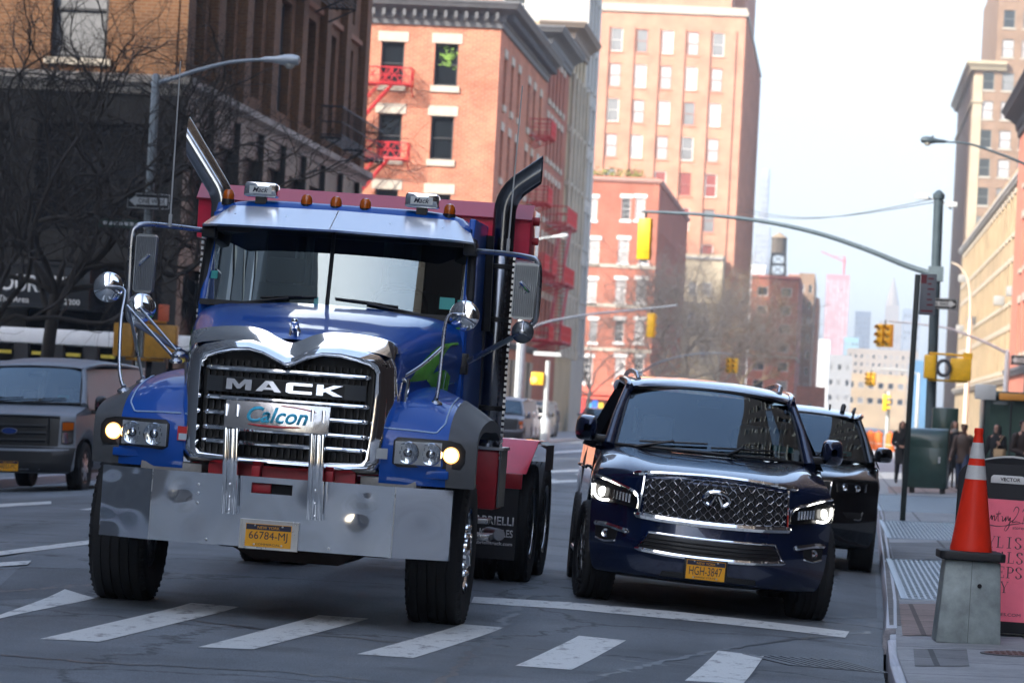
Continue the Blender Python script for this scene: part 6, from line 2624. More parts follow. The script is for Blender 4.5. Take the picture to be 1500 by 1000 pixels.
m.box((-.21, -.045, .285), (.14, .04, .45))
m.build('plate_bracket', BLACKP, SV, bevel=.005)
m = MB()
for x in (-.56, -.33):
    p, n = SB.fs(x, .685)
m.build('x', BLACKP) if False else None

# ------------------------------------------------------------------ black SUV parked behind
JR = [(.22, .25, .72, .26, .0, 2.6, 0), (.06, .29, .88, .4, .0, 2.6, 0), (.01, .40, .93, .46, .0, 2.7, 0), (.0, .55, .945, .46, .0, 2.7, 0), (.03, .68, .95, .44, .0, 2.7, 0), (.05, .80, .95, .42, .0, 2.7, 0), (.065, .92, .945, .4, .0, 2.7, 0), (.10, 1.01, .935, .38, .0, 2.8, 0), (.17, 1.06, .92, .35, .01, 3, .0), (.4, 1.11, .91, .26, .03, 3, .01), (.8, 1.16, .91, .1, .04, 3, .02), (1.2, 1.2, .91, .06, .035, 3, .012), (1.45, 1.215, .91, .05, .03, 3, .01)]
JB = Body(JR, ((1.25, 1.235, .78, .17, .0), (2.0, 1.735, .62, .1, .03)), [(2.01, 1.75, .635, .045), (2.3, 1.80, .66, .05), (2.9, 1.82, .68, .05), (3.6, 1.80, .67, .05), (4.3, 1.74, .64, .05)], [], .965, .32, 1.16, (.93, 3.85), .42, 4.8)
J0 = Vector((-.44, 40.5, 0))
J0.z = road_z(J0.x, 41.4) - .012
JP = thing('suv', 'black SUV with unlit lamps parked at the kerb, half hidden behind the navy one', 'SUV', J0, (0, .055, .0))
body, wf = shell(JP, JB, BLACKCAR, GLASS_C, blind=PRIV)
cabin(JP, JB, wf, mat('black_seat', (.02, .02, .022), .6), 1)
wipers(JP, wf, ((.1, .5, .08), (.5, .86, .6)))
for k in range(7):
    x = -.36 + .12 * k
    m = MB()
    patch(m, JB, [(x - .038, .985), (x, .99), (x + .038, .985)], [(x - .034, .81), (x, .805), (x + .034, .81)], .006, 4, 3)
    g = m.build('grille_slot', BLACKP, JP)
    m = MB()
    trim(m, JB, [(x - .05, .99), (x - .045, .9), (x - .04, .80)], .007, .008, 6)
    trim(m, JB, [(x + .05, .99), (x + .045, .9), (x + .04, .80)], .007, .008, 6)
    trim(m, JB, [(x - .05, .99), (x, .995), (x + .05, .99)], .007, .008, 6)
    trim(m, JB, [(x - .04, .80), (x, .795), (x + .04, .80)], .007, .008, 6)
    m.build('slot_trim', CHROME, g)
for s_ in (-1, 1):
    m = MB()
    lt, lb = [(s_ * .80, 1.0), (s_ * .65, .995), (s_ * .47, .975)], [(s_ * .79, .905), (s_ * .65, .893), (s_ * .485, .89)]
    patch(m, JB, lt, lb, .004, 10, 4)
    hl = m.build('headlight', mat('headlamp_dark_bowl'), JP)
    m = MB()
    for x in (.56, .70):
        p, n = JB.fs(s_ * x, .945)
        m.lathe([(.04, .006), (.036, .014), (.02, .008), (0, .014)], org=p, axis=(n + Vector((0, -1.5, 0))).normalized(), n=18)
    p = JB.on(s_ * .775, .95, .012)
    trim(m, JB, [(s_ * .795, .995), (s_ * .79, .95), (s_ * .78, .91)], .008, .012, 6)
    m.build('reflector', SILVERL, hl)
    m = MB()
    patch(m, JB, lt, lb, .022, 10, 4, skirt=.015)
    m.build('lens', CLEAR, hl)
    m = MB()
    patch(m, JB, [(s_ * .785, .68), (s_ * .66, .675), (s_ * .565, .67)], [(s_ * .77, .605), (s_ * .68, .6), (s_ * .62, .605)], .004, 8, 3)
    fg = m.build('fog_lamp', BLACKP, JP)
    m = MB()
    trim(m, JB, [(s_ * .785, .685), (s_ * .775, .64), (s_ * .765, .60), (s_ * .70, .597)], .008, .008, 10)
    m.build('fog_trim', STEEL, fg)
    door_mirror(JP, s_, .87, 1.08, 1.55, 1.25, 1.425, BLACKCAR)
    m = MB()
    m.tube(bez([(s_ * .58, 2.2, 1.77), (s_ * .59, 2.28, 1.815), (s_ * .6, 3.2, 1.845), (s_ * .58, 4.0, 1.80), (s_ * .575, 4.1, 1.75)], 16), .016, 6)
    m.build('roof_rail', BLACKP, JP)
    wheel(JP, s_ * .83, .93, .375, .375, .27, .26, R(0), STEEL, 'car', s_)
    wheel(JP, s_ * .83, 3.85, .375, .375, .27, .26, 0, STEEL, 'car', s_)
m = MB()
m.grid(lambda u, v: wf(.80 + .1 * u, .1 + .09 * v, -.006), 1, 1)
m.build('inspection_sticker', mat('sticker_teal', (.08, .42, .38), .4), JP)
m = MB()
m.tube([(.3, 2.6, 1.80), (.3, 2.62, 1.86)], .012, 6)
m.tube([(.45, 2.35, 1.78), (.46, 2.42, 1.86), (.46, 2.5, 1.84)], .03, 6)
m.build('roof_aerial', BLACKP, JP)

# ------------------------------------------------------------------ silver van at the far kerb
SILVER = mat('silver_van_paint', (.2, .22, .25), .45, .2, coat=.1, var=.08, vscale=2)
VR = [(.1, .30, .86, .12, 0, 3, 0), (.0, .36, .97, .18, 0, 3, 0), (-.02, .5, .99, .2, 0, 3, 0), (-.02, .66, .99, .2, 0, 3, 0), (.08, .70, .99, .12, 0, 4, 0), (.09, .9, .99, .12, 0, 4, 0), (.10, 1.1, .985, .12, 0, 4, 0), (.13, 1.19, .98, .12, .01, 4, 0), (.25, 1.235, .97, .1, .02, 4, 0), (.55, 1.29, .97, .06, .03, 4, .0), (.85, 1.34, .97, .06, .03, 4, 0), (.95, 1.355, .97, .05, .03, 4, 0)]
VB = Body(VR, ((.82, 1.375, .86, .14, .0), (1.55, 1.93, .72, .1, .02)), [(1.57, 1.955, .74, .05), (1.85, 2.04, .80, .08), (2.6, 2.09, .82, .08), (4.2, 2.09, .82, .08), (5.5, 2.05, .8, .08)], [], 1.0, .36, 1.3, (.98, 4.4), .44, 5.6)
vp = at(20, 690, 54.5)
V0 = Vector((vp.x + .03, 54.0, 0))
V0.z = road_z(V0.x, 55) - .01
VN = thing('van', 'silver van with black grille and bumper standing at the far kerb beyond the truck', 'van', V0, (0, -.03, -.035))
body, wf = shell(VN, VB, SILVER, GLASS_C, blind=SILVER)
cabin(VN, VB, wf, mat('grey_seat', (.08, .08, .085), .7), 1)
wipers(VN, wf, ((.1, .5, .08), (.5, .88, .6)))
m = MB()
patch(m, VB, [(-.76, 1.165), (0, 1.175), (.76, 1.165)], [(-.74, .715), (0, .715), (.74, .715)], .008, 20, 4)
g = m.build('grille', BLACKP, VN)
m = MB()
for z in (.80, .91, 1.02):
    trim(m, VB, [(-.56, z), (0, z), (.56, z)], .028, .02, 12)
for x in (-.6, .6):
    trim(m, VB, [(x, .74), (x, .94), (x, 1.14)], .02, .02, 8)
trim(m, VB, [(-.75, 1.155), (0, 1.165), (.75, 1.155)], .02, .015, 16)
m.build('grille_bars', mat('grille_dark_grey', (.012, .013, .014), .5), g)
m = MB()
p = VB.on(0, .935, .045)
m.prism([(.115 * math.cos(a_), .045 * math.sin(a_)) for a_ in [2 * math.pi * k / 28 for k in range(28)]], lambda u, v, d: (p.x + u, p.y + d, p.z + v), -.01, .01)
m.prism([(.125 * math.cos(a_), .053 * math.sin(a_)) for a_ in [2 * math.pi * k / 28 for k in range(28)]], lambda u, v, d: (p.x + u, p.y + d, p.z + v), -.004, .01, 1)
em = m.build('emblem', [mat('emblem_blue', (.01, .04, .2), .2, coat=1), CHROME], VN)
m = MB()
patch(m, VB, [(-1.0, .695), (0, .7), (1.0, .695)], [(-.93, .34), (0, .33), (.93, .34)], .012, 24, 5)
m.build('bumper', mat('bumper_black', (.02, .02, .022), .45, var=.2), VN)
for s_ in (-1, 1):
    m = MB()
    patch(m, VB, [(s_ * .965, 1.09), (s_ * .87, 1.095), (s_ * .785, 1.09)], [(s_ * .96, .76), (s_ * .87, .74), (s_ * .785, .75)], .004, 6, 6)
    hl = m.build('headlight', BLACKP, VN)
    m = MB()
    patch(m, VB, [(s_ * .96, 1.075), (s_ * .87, 1.08), (s_ * .80, 1.075)], [(s_ * .955, .975), (s_ * .87, .96), (s_ * .80, .96)], .014, 6, 3)
    m.build('indicator', AMBER, hl)
    m = MB()
    patch(m, VB, [(s_ * .95, .925), (s_ * .87, .93), (s_ * .80, .92)], [(s_ * .94, .78), (s_ * .87, .765), (s_ * .80, .775)], .014, 6, 3)
    m.build('reflector', SILVERL, hl)
    door_mirror(VN, s_, 1.03, 1.2, 1.25, 1.22, 1.5, BLACKP)
    wheel(VN, s_ * .86, .98, .39, .39, .24, .24, 0, STEEL, 'car', s_)
    wheel(VN, s_ * .86, 4.4, .39, .39, .24, .24, 0, STEEL, 'car', s_)
plate(VN, .02, -.06, .405, .31, .15, 'NEW YORK', '48053-MC', None)
m = MB()
m.grid(lambda u, v: wf(.80 + .1 * u, .12 + .09 * v, -.006), 1, 1)
m.build('inspection_sticker', mat('sticker_teal', (.08, .42, .38), .4), VN)

# ------------------------------------------------------------------ cars and vans parked far down the street


def parked(label, x, y, paint, src, kind, rz=0, group='vehicles parked far down the street'):
    """a far vehicle: a copy of a built one in its own paint"""
    c = copy_tree(src, loc=(x, y, road_z(x, y) - .01), rot=(0, .0, rz), label=label)
    c.name = kind
    c['category'] = {'suv': 'SUV', 'van': 'van'}[kind]
    c['group'] = group
    for ch in c.children:
        if ch.type == 'MESH' and ch.name.split('.')[0] in ('body', 'door_mirror'):
            ch.data = ch.data.copy()
            ch.data.materials[0] = paint
    return c


DIRTYW = mat('dusty_white_paint', (.72, .7, .65), .35, coat=.6, var=.1)
TANP = mat('champagne_paint', (.36, .31, .23), .3, .4, coat=.8)
BLUEP = mat('steel_blue_paint', (.05, .1, .17), .28, .4, coat=1)
for i, (px, Y, paint, src, kind, lab) in enumerate(((733, 152, SILVER, VN, 'van', 'silver van first in the row parked beyond the truck, beside the exhaust stack'),
                                                    (752, 166, DIRTYW, JP, 'suv', 'dusty white car with dark windows in the row parked beyond the truck'),
                                                    (767, 178, TANP, JP, 'suv', 'champagne coloured car in the row parked beyond the truck'),
                                                    (781, 190, BLUEP, VN, 'van', 'blue van last in the row parked beyond the truck, by the pale walk signal pole'),
                                                    (742, 159, DIRTYW, VN, 'van', 'tall white van squeezed second in the row beyond the truck mirror'), (760, 172, DIRTYW, JP, 'suv', 'white car between the dusty one and the champagne one in the parked row'), (776, 184, TANP, VN, 'van', 'tan van near the end of the parked row, just before the blue van'),
                                                    (868, 235, BLUEP, JP, 'suv', 'steel blue car far down the street showing over the navy car door mirror'),
                                                    (1236, 260, DIRTYW, VN, 'van', 'white van far down the street above the roof of the black car'))):
    P = at(px, 600, Y)
    parked(lab, P.x, Y, paint, src, kind)
# ================================================================== STREET FURNITURE
def P2(px, py, Y):
    return at(px, py, Y)


def ground_at(x, y):
    if x > kerb_x(y) + .1:
        return walk_z(x, y)
    if x < LEFT_KERB - .05:
        return zl + KH
    return road_z(x, y)


def base_tilt():
    return (0, 0, 0)


# ---- traffic cone on its tapered metal base
bp = gnd(1416, 941, 0, walk_z)
bx, by = bp.x, bp.y
bz = walk_z(bx, by)
CB = thing('cone_base', 'scuffed grey tapered metal box under the orange traffic cone', 'cone base', (bx, by + .2, bz), (0, .018, R(3)))
GREYB = mat('scuffed_grey_metal', (.31, .36, .36), .5, .2, var=.35, vscale=5, bump=.06, bscale=12)
m = MB()
m.hexa([(-.232, -.2, -.01), (.232, -.2, -.01), (.232, .2, -.01), (-.232, .2, -.01), (-.197, -.17, .585), (.197, -.17, .585), (.197, .17, .585), (-.197, .17, .585)])
sh = m.build('shell', GREYB, CB, bevel=.012)
m = MB()
m.lathe([(.016, 0), (.016, .006), (0, .0062)], org=(.055, -.184, .41), axis=(0, -1, .06), n=14)
m.build('bolt_hole', DARK, CB)
m = MB()
m.hexa([(-.008, -.2035, .0), (-.004, -.2035, .0), (-.004, -.19, .0), (-.008, -.19, .0), (-.008, -.1735, .58), (-.004, -.1735, .58), (-.004, -.16, .58), (-.008, -.16, .58)])
m.build('weld_seam', mat('seam_grey', (.13, .15, .15), .6), CB)
CN = thing('traffic_cone', 'orange traffic cone with two white reflective bands, set on the grey tapered box', 'traffic cone', (bx + .003, by + .2, bz + .588), (0, .018, R(3)))
ORG = mat('cone_orange', (.85, .035, .012), .45, spec=.25, var=.07, vscale=4)
m = MB()
s8 = [(.235, .2), (.235, -.2), (.2, -.235), (-.2, -.235), (-.235, -.2), (-.235, .2), (-.2, .235), (.2, .235)]
m.prism(s8, lambda u, v, d: (u, v, d), 0, .062)
m.build('rubber_foot', mat('cone_foot_rubber', (.018, .018, .019), .6, var=.3), CN, bevel=.012)
ZC = [(.152, .063), (.15, .09), (.145, .11)]
R_at = lambda z: .146 - (z - .11) * (.146 - .034) / (.88 - .11)


def band(z0, z1, o=0):
    return [(R_at(z0) + o, z0), (R_at(z0 * .5 + z1 * .5) + o, (z0 + z1) / 2), (R_at(z1) + o, z1)]


m = MB()
m.lathe(ZC + [(R_at(z), z) for z in (.2, .35, .5, .65, .8, .88)] + [(.03, .9), (.033, .915), (.034, .94), (.028, .95), (0, .951)], n=40)
m.build('body', ORG, CN, angle=50)
for z0, z1 in ((.58, .68), (.73, .845)):
    m = MB()
    m.lathe(band(z0, z1, .0015), n=40)
    m.build('reflective_band', mat('reflective_white', (.62, .62, .6), .35, var=.12, vscale=9), CN)

# ---- pink advertising A-board
ax0, ax1 = at(1393, 780, 21.9 * 1.262).x, at(1393, 780, 27.6).x + .86
AY = 27.2
AX = at(1394, 800, AY).x
AB = thing('sandwich_board', 'pink advertising sandwich board with black script in a rounded black frame behind the cone', 'sandwich board', (AX, AY, walk_z(AX + .3, AY)), (0, .012, R(-4)))
ABK = mat('frame_black_plastic', (.014, .015, .018), .6, spec=.25, var=.1)
PINKP = mat('pink_poster', (.9, .15, .22), .6, var=.05, bump=.25, bscale=22)
W_, H_ = .80, 1.335


def ab(x, z, d, back=False):                  # leaning panel
    y = .30 * z / H_
    return (x, (y + d) if not back else (.62 - y - d), z)


def rounded(x0, z0, x1, z1, r, arch=0):
    p = [(x0, z0), (x1, z0)]
    n = 8
    for k in range(n + 1):
        a = math.pi / 2 * k / n
        p.append((x1 - r + r * math.cos(a), z1 - r + r * math.sin(a)))
    if arch:
        for k in range(1, 8):
            t = k / 8
            p.append((x1 - r + (x0 - x1 + 2 * r) * t, z1 + arch * math.sin(math.pi * t)))
    for k in range(n + 1):
        a = math.pi / 2 + math.pi / 2 * k / n
        p.append((x0 + r + r * math.cos(a), z1 - r + r * math.sin(a)))
    return p


for back in (False, True):
    m = MB()
    m.prism(rounded(0, .03, W_, H_ - .05, .13, .045), lambda u, v, d: ab(u, v, d, back), 0, .045)
    m.build('panel_frame', ABK, AB, bevel=.012)
    m = MB()
    m.prism([(.055, .115), (W_ - .055, .115), (W_ - .055, 1.015), (.055, 1.015)], lambda u, v, d: ab(u, v, d, back), -.006, .001)
    po = m.build('poster', PINKP, AB)
m = MB()
m.prism(rounded(.012, .02, W_ - .012, H_ - .035, .14, .045), lambda u, v, d: ab(u, v, d), .0455, .052)
m.build('pale_edge', mat('frame_pale_edge', (.5, .5, .47), .4), AB)
Uv = Vector((0, .30 / H_, 1)).normalized()


def abt(name, body, x, z, w_, h_, mt, ext=.001, **k):
    p = Vector(ab(x, z, -.0075))
    return text(name, body, mt, AB, p, w_, h_, up=Uv, ext=ext, **k)


INK = mat('poster_ink', (.03, .018, .025), .6)
m = MB()
m.prism([(a, b_) for a, b_ in rounded(.245, 1.135, .5, 1.195, .028)], lambda u, v, d: ab(u, v, d), -.004, .001)
m.build('maker_badge', mat('badge_white', (.62, .62, .6), .4), AB, bevel=.002)
abt('badge_text', 'VECTOR', .315, 1.153, .15, .027, INK, bold=.02)
# serif capitals built from thick stems, hairlines and bracket serifs
GLY = {
    'S': ([('c', [(.78, .8), (.7, .95), (.45, 1.0), (.2, .92), (.16, .75), (.3, .6), (.6, .45), (.8, .3), (.78, .1), (.5, 0), (.25, .03), (.14, .2)], .07)]),
    'T': ([('t', .5), ('h', 0, 1, .97), ('v', .02, .8, 1.0), ('v', .98, .8, 1.0), ('h', .32, .68, .02)]),
    'Y': ([('d', .1, 1, .5, .45, .15), ('d', .92, 1, .55, .45, .045), ('s', .5, 0, .48), ('h', .3, .72, .02), ('h', 0, .32, .98), ('h', .76, 1, .98)]),
    'L': ([('t', .25), ('h', .02, .5, .98), ('h', .02, .9, .02), ('v', .88, .0, .28)]),
    'I': ([('t', .5), ('h', .22, .78, .98), ('h', .22, .78, .02)]),
    'H': ([('t', .2), ('t', .8), ('h', .2, .8, .52), ('h', .02, .38, .98), ('h', .62, .98, .98), ('h', .02, .38, .02), ('h', .62, .98, .02)]),
    'D': ([('t', .22), ('c', [(.02, .98), (.5, .98), (.8, .85), (.93, .5), (.8, .15), (.5, .02), (.02, .02)], .055)]),
    'E': ([('t', .25), ('h', .02, .88, .98), ('h', .02, .92, .02), ('h', .25, .65, .52), ('v', .87, .75, .98), ('v', .9, .02, .27), ('v', .64, .4, .64)]),
    'A': ([('d', .5, 1, .84, 0, .15), ('d', .48, 1, .14, 0, .045), ('h', .26, .72, .36), ('h', .0, .28, .02), ('h', .62, 1, .02)]),
    'P': ([('t', .25), ('c', [(.02, .98), (.55, .98), (.85, .86), (.88, .7), (.75, .52), (.5, .48), (.25, .48)], .055), ('h', .02, .5, .02)]),
    'W': ([('d', .08, 1, .32, 0, .12), ('d', .52, 1, .32, 0, .04), ('d', .5, 1, .72, 0, .12), ('d', .95, 1, .74, 0, .04), ('h', .0, .2, .98), ('h', .8, 1, .98), ('h', .4, .6, .98)]),
}


def serif(parent, word, x, z, w_, h_):
    m = MB()
    adv = w_ / len(word)
    for i, ch in enumerate(word):
        gx, gw = x + adv * i, adv * .86

        def q(u, v, d=0):
            return ab(gx + u * gw, z + v * h_, -.0072 + d)

        def bar(u0, v0, u1, v1):
            m.poly([q(u0, v0), q(u1, v0), q(u1, v1), q(u0, v1)])
        for st in GLY[ch]:
            if st[0] == 't':
                bar(st[1] - .085, 0, st[1] + .085, 1)
            elif st[0] == 's':
                bar(st[1] - .08, st[2], st[1] + .08, st[3])
            elif st[0] == 'h':
                bar(st[1], st[3] - .022, st[2], st[3] + .022)
            elif st[0] == 'v':
                bar(st[1] - .025, st[2], st[1] + .025, st[3])
            elif st[0] == 'd':
                _, u0, v0, u1, v1, t_ = st
                m.poly([q(u0 - t_ / 2, v0), q(u0 + t_ / 2, v0), q(u1 + t_ / 2, v1), q(u1 - t_ / 2, v1)])
            elif st[0] == 'c':
                pts = [Vector(cr(st[1], k / 24)) for k in range(25)]
                for k in range(24):
                    a, b_ = pts[k], pts[k + 1]
                    d = b_ - a
                    t_ = .03 + (.10 if st[2] < .06 or True else 0) * abs(d.normalized().y) ** 2 * .9
                    nn_ = Vector((-d.y, d.x)).normalized()
                    t2 = Vector((t_, .028))
                    o = Vector((nn_.x * t2.x, nn_.y * t2.y))
                    e = d * .08
                    m.poly([q(*(a - o - e)), q(*(b_ - o + e)), q(*(b_ + o + e)), q(*(a + o - e))])
    m.build('headline', INK, parent, recalc=False)


for word, x, z, w_ in (('STYLISH', .115, .655, .47), ('DEALS', .205, .545, .33), ('STEPS', .205, .435, .33), ('AWAY', .165, .325, .27)):
    serif(AB, word, x, z, w_, .083)
abt('web_address', 'C21STORES.COM', .20, .155, .33, .022, INK)
# brush script drawn as thin strokes


def script(strokes, x, z, k, r_):
    m = MB()
    for st in strokes:
        pts = [ab(x + u * k, z + v * k, -.0065) for u, v in [cr(st, t / 30) for t in range(31)]]
        m.tube(pts, [r_ * (.5 + .6 * abs(math.sin(i * .23))) for i in range(31)], 4)
    return m.build('script_name', INK, AB)


script([[(.42, .72), (.36, .92), (.16, .9), (.0, .5), (.1, .12), (.3, .08), (.44, .28), (.5, .36), (.46, .24), (.42, .16), (.52, .1), (.6, .3), (.64, .38), (.66, .1), (.7, .32), (.78, .36), (.78, .12), (.86, .2), (.98, .62), (.94, .16), (1.02, .12)],
        [(.84, .44), (1.08, .48)],
        [(1.1, .34), (1.18, .32), (1.16, .12), (1.26, .2), (1.34, .36), (1.3, .1), (1.4, .3), (1.42, .38), (1.46, .14), (1.54, .34), (1.5, -.1), (1.36, -.34), (1.3, -.2), (1.66, .2)],
        [(1.66, .6), (1.78, .84), (1.92, .74), (1.84, .44), (1.64, .1), (1.84, .14), (2.02, .1)],
        [(2.1, .62), (2.26, .86), (2.14, .04)],
        [(.3, -.06), (1.0, -.14), (1.6, -.02), (2.2, .1)]], .17, .835, .155, .0032)
abt('script_footer', 'stores', .43, .80, .09, .018, INK)

# ---- bus stop post
q = gnd(1322, 762, 0, walk_z)
BS = thing('bus_stop_sign', 'slim black bus stop post carrying a tall grey sign on its street side', 'bus stop sign', (q.x, q.y, walk_z(q.x, q.y)), (0, .012, 0))
m = MB()
m.box((-.045, -.045, 0), (.045, .045, 4.0))
m.build('post', mat('post_black', (.012, .02, .018), .4), BS, bevel=.008)
m = MB()
m.box((.05, -.02, 3.35), (.31, .02, 4.02))
pn = m.build('panel', mat('bus_panel_grey', (.2, .21, .23), .5), BS, bevel=.01)
m = MB()
m.box((.052, -.0235, 3.86), (.15, -.0205, 4.0))
for k in range(6):
    m.box((.17, -.0235, 3.93 - k * .085), (.17 + (.09, .06, .11, .05, .08, .1)[k], -.0205, 3.955 - k * .085), 0)
m.box((.08, -.0235, 3.40), (.27, -.0205, 3.43))
m.build('panel_print', mat('print_red', (.2, .03, .04), .5), pn)

# ---- street signal with mast arm (near-kerb side)
YS = 98.0
q = at(1364, 610, YS)
zg = walk_z(q.x, YS)
SP = thing('signal_pole', 'tall dark steel signal pole with a long curved mast arm reaching over the street', 'signal pole', (q.x, YS, zg), (0, -.012, 0))
Zp = Zat(1372, 292, YS) - zg
m = MB()
m.lathe([(.2, 0), (.2, .5), (.145, .55), (.135, 3.2), (.13, Zp), (.16, Zp + .02), (.16, Zp + .14), (.06, Zp + .24), (0, Zp + .26)], n=20)
m.build('pole', POLE_DK, SP)
m = MB()
arm = [(1368, 401), (1330, 388), (1270, 363), (1200, 339), (1120, 321), (1040, 311), (985, 307), (945, 305)]
pts = [at(x, y, YS) - Vector((q.x, YS, zg)) for x, y in arm]
pts = [Vector((p.x, 0, p.z)) for p in pts]
m.tube(bez(pts, 30), [.085 - .05 * k / 30 for k in range(31)], 10)
m.box((-.2, -.2, pts[0].z - .2), (.2, .2, pts[0].z + .2))
m.build('mast_arm', mat('arm_paint', (.13, .17, .19), .4, .3, var=.1), SP)
m = MB()
m.tube([(-.1, 0, Zp - .0), (-.5, -.1, Zp + .05)], .03, 6)
m.box((-.62, -.2, Zp - .02), (-.28, 0, Zp + .12))
m.tube([(.1, 0, Zp - .05), (.35, 0, Zp - .25)], .03, 6)
m.box((.25, -.12, Zp - .2), (.5, .05, Zp - .06))
m.build('camera', WHITE_P, SP, bevel=.03)


def signal_head(name, label, p, rot, group='yellow street signals', n=3, lit=None, cat='traffic signal', scale=1.0, double=False):
    """three-lens yellow head hanging from its top"""
    o = thing(name, label, cat, p, (0, 0, rot), group)
    for k_ in ((0,) if not double else (-.22, .22)):
        m = MB()
        H = .36 * n * scale
        m.box((k_ - .17 * scale, -.12, -H), (k_ + .17 * scale, .12, -.02))
        hd_ = m.build('housing', YELLOW, o, bevel=.02)
        for i in range(n):
            m = MB()
            zc = -.19 * scale - i * .35 * scale
            m.grid(lambda u, v: (k_ + .13 * scale * math.cos(math.pi * (u * 1.2 - .1)), -.12 - .2 * v, zc + .13 * scale * math.sin(math.pi * (u * 1.2 - .1))), 10, 1)
            m.build('visor', YELLOW, hd_)
        for i, cname, c_ in ((0, 'red', (.12, .01, .01)), (1, 'amber', (.14, .07, .01)), (2, 'green', (.01, .08, .05)))[:n]:
            m = MB()
            zc = -.19 * scale - i * .35 * scale
            m.lathe([(.11 * scale, 0), (.08 * scale, .02), (0, .03)], org=(k_, -.121, zc), axis=(0, -1, 0), n=16)
            m.build('lens', mat('lens_' + cname, c_, .2, coat=.5), hd_)
    m = MB()
    m.tube([(0, 0, -.03), (0, 0, .16)], .03, 8)
    m.build('hanger', DKIRON, o)
    return o


p = at(946, 318, YS)
signal_head('traffic_signal', 'yellow three lens signal hanging at the tip of the long curved mast arm', (p.x, YS, p.z - .02), R(168), scale=1.05)
# pedestrian boxes with round object on the same pole
p = at(1357, 553, YS - .3)
o = thing('pedestrian_signal', 'pair of yellow pedestrian signal boxes strapped round the dark signal pole', 'pedestrian signal', (p.x, YS - .0, p.z))
s_ = YS / 5300
m = MB()
m.box((-.08, -.5, -.02), (.24, -.16, .62))
m.build('signal_box', YELLOW, o, bevel=.03)
m = MB()
m.box((.62, -.42, -.04), (1.18, -.1, .56))
m.build('signal_box', YELLOW, o, bevel=.03)
m = MB()
m.tube([(.05, -.3, .66), (1.1, -.26, .64)], .035, 6)
m.tube([(.05, -.3, -.05), (1.1, -.26, -.06)], .035, 6)
m.box((.95, -.35, .56), (1.2, -.15, .72))
m.build('bracket', YELLOW, o)
m = MB()
m.tube([(.44 + .17 * math.cos(a_), -.46 + .0, .28 + .2 * math.sin(a_)) for a_ in [2 * math.pi * k / 24 for k in range(25)]], .05, 8, caps=False)
m.build('coiled_cable', mat('cable_dark', (.05, .05, .06), .5), o)
o = thing('one_way_sign', 'black and white one way sign on the dark signal pole above the yellow boxes', 'street sign', (at(1356, 440, YS).x, YS - .17, at(1356, 452, YS).z), (0, 0, R(8)), 'one way signs')


def oneway(o, flip=False, w_=.86, h_=.30):
    m = MB()
    m.box((0, -.008, 0), (w_, .008, h_))
    m.build('plate', BLACKP, o)
    t_ = .012
    m = MB()
    for a_, b_ in (((.02, .0), (w_ - .02, .0)),):
        m.box((.015, -.0105, .015), (w_ - .015, -.0083, .015 + t_))
        m.box((.015, -.0105, h_ - .015 - t_), (w_ - .015, -.0083, h_ - .015))
        m.box((.015, -.0105, .015 + t_ + .0005), (.015 + t_, -.0083, h_ - .0155 - t_))
        m.box((w_ - .015 - t_, -.0105, .015 + t_ + .0005), (w_ - .015, -.0083, h_ - .0155 - t_))
    z0, z1, zm = h_ * .28, h_ * .72, h_ / 2
    X = (lambda x: w_ - x) if flip else (lambda x: x)
    pl = [(.05, zm), (.2, h_ - .05), (.2, z1), (w_ - .06, z1), (w_ - .06, z0), (.2, z0), (.2, .05)]
    pl = [(X(a_), b_) for a_, b_ in pl]
    m.prism(pl, lambda u, v, d: (u, d, v), -.0105, -.0083)
    m.build('arrow', WHITE_P, o)
    text('sign_text', 'ONE WAY', BLACKP, o, (w_ * (.27 if not flip else .12), -.011, h_ * .35), w_ * .6, h_ * .3, ext=.001, bold=.02)


oneway(o, flip=True)

# ---- street lamp whose head leans in at the upper right edge
YL = 112
p = at(1518, 300, YL)
zg = walk_z(min(p.x, 5), YL)


def cobra(o, base, pts, head_at, hdir, mt=GALV, r0=.05, headm=None):
    m = MB()
    m.tube(bez([Vector(q) - base for q in pts], 24), [r0 - (r0 - .03) * k / 24 for k in range(25)], 8)
    m.build('arm', mt, o)
    m = MB()
    c = Vector(head_at) - base
    d = Vector(hdir).normalized()
    m.lathe([(.03, -.45), (.07, -.38), (.09, -.15), (.15, .05), (.16, .2), (.12, .33), (0, .38)], org=c, axis=d, n=16)
    for q in m.v:
        q.z = c.z + (q.z - c.z) * .75
    hd_ = m.build('lamp_head', headm or mt, o)
    m = MB()
    e = c + d * .15 - Vector((0, 0, .07))
    m.lathe([(.12, 0), (.11, -.05), (.06, -.1), (0, -.115)], org=e, axis=(0, 0, 1), n=16)
    m.build('lamp_bowl', mat('lamp_bowl', (.5, .48, .42), .2, coat=.5), hd_)
    m = MB()
    m.lathe([(.03, .0), (.03, .05), (0, .06)], org=c + Vector((0, 0, .1)), axis=(0, 0, 1), n=8)
    m.build('photo_cell', DKIRON, hd_)


base = Vector((p.x, YL, zg))
o = thing('street_lamp', 'dark cobra head street lamp leaning in over the brown tower at the picture edge', 'street lamp', base, group='street lamps')
m = MB()
m.lathe([(.14, 0), (.12, .6), (.09, at(1515, 250, YL).z - zg)], n=14)
m.build('pole', POLE_DK, o)
cobra(o, base, [at(1517, 252, YL), at(1500, 240, YL), at(1460, 224, YL), at(1420, 211, YL), at(1385, 208, YL)], at(1366, 206, YL), (-1, 0, .05), POLE_DK)

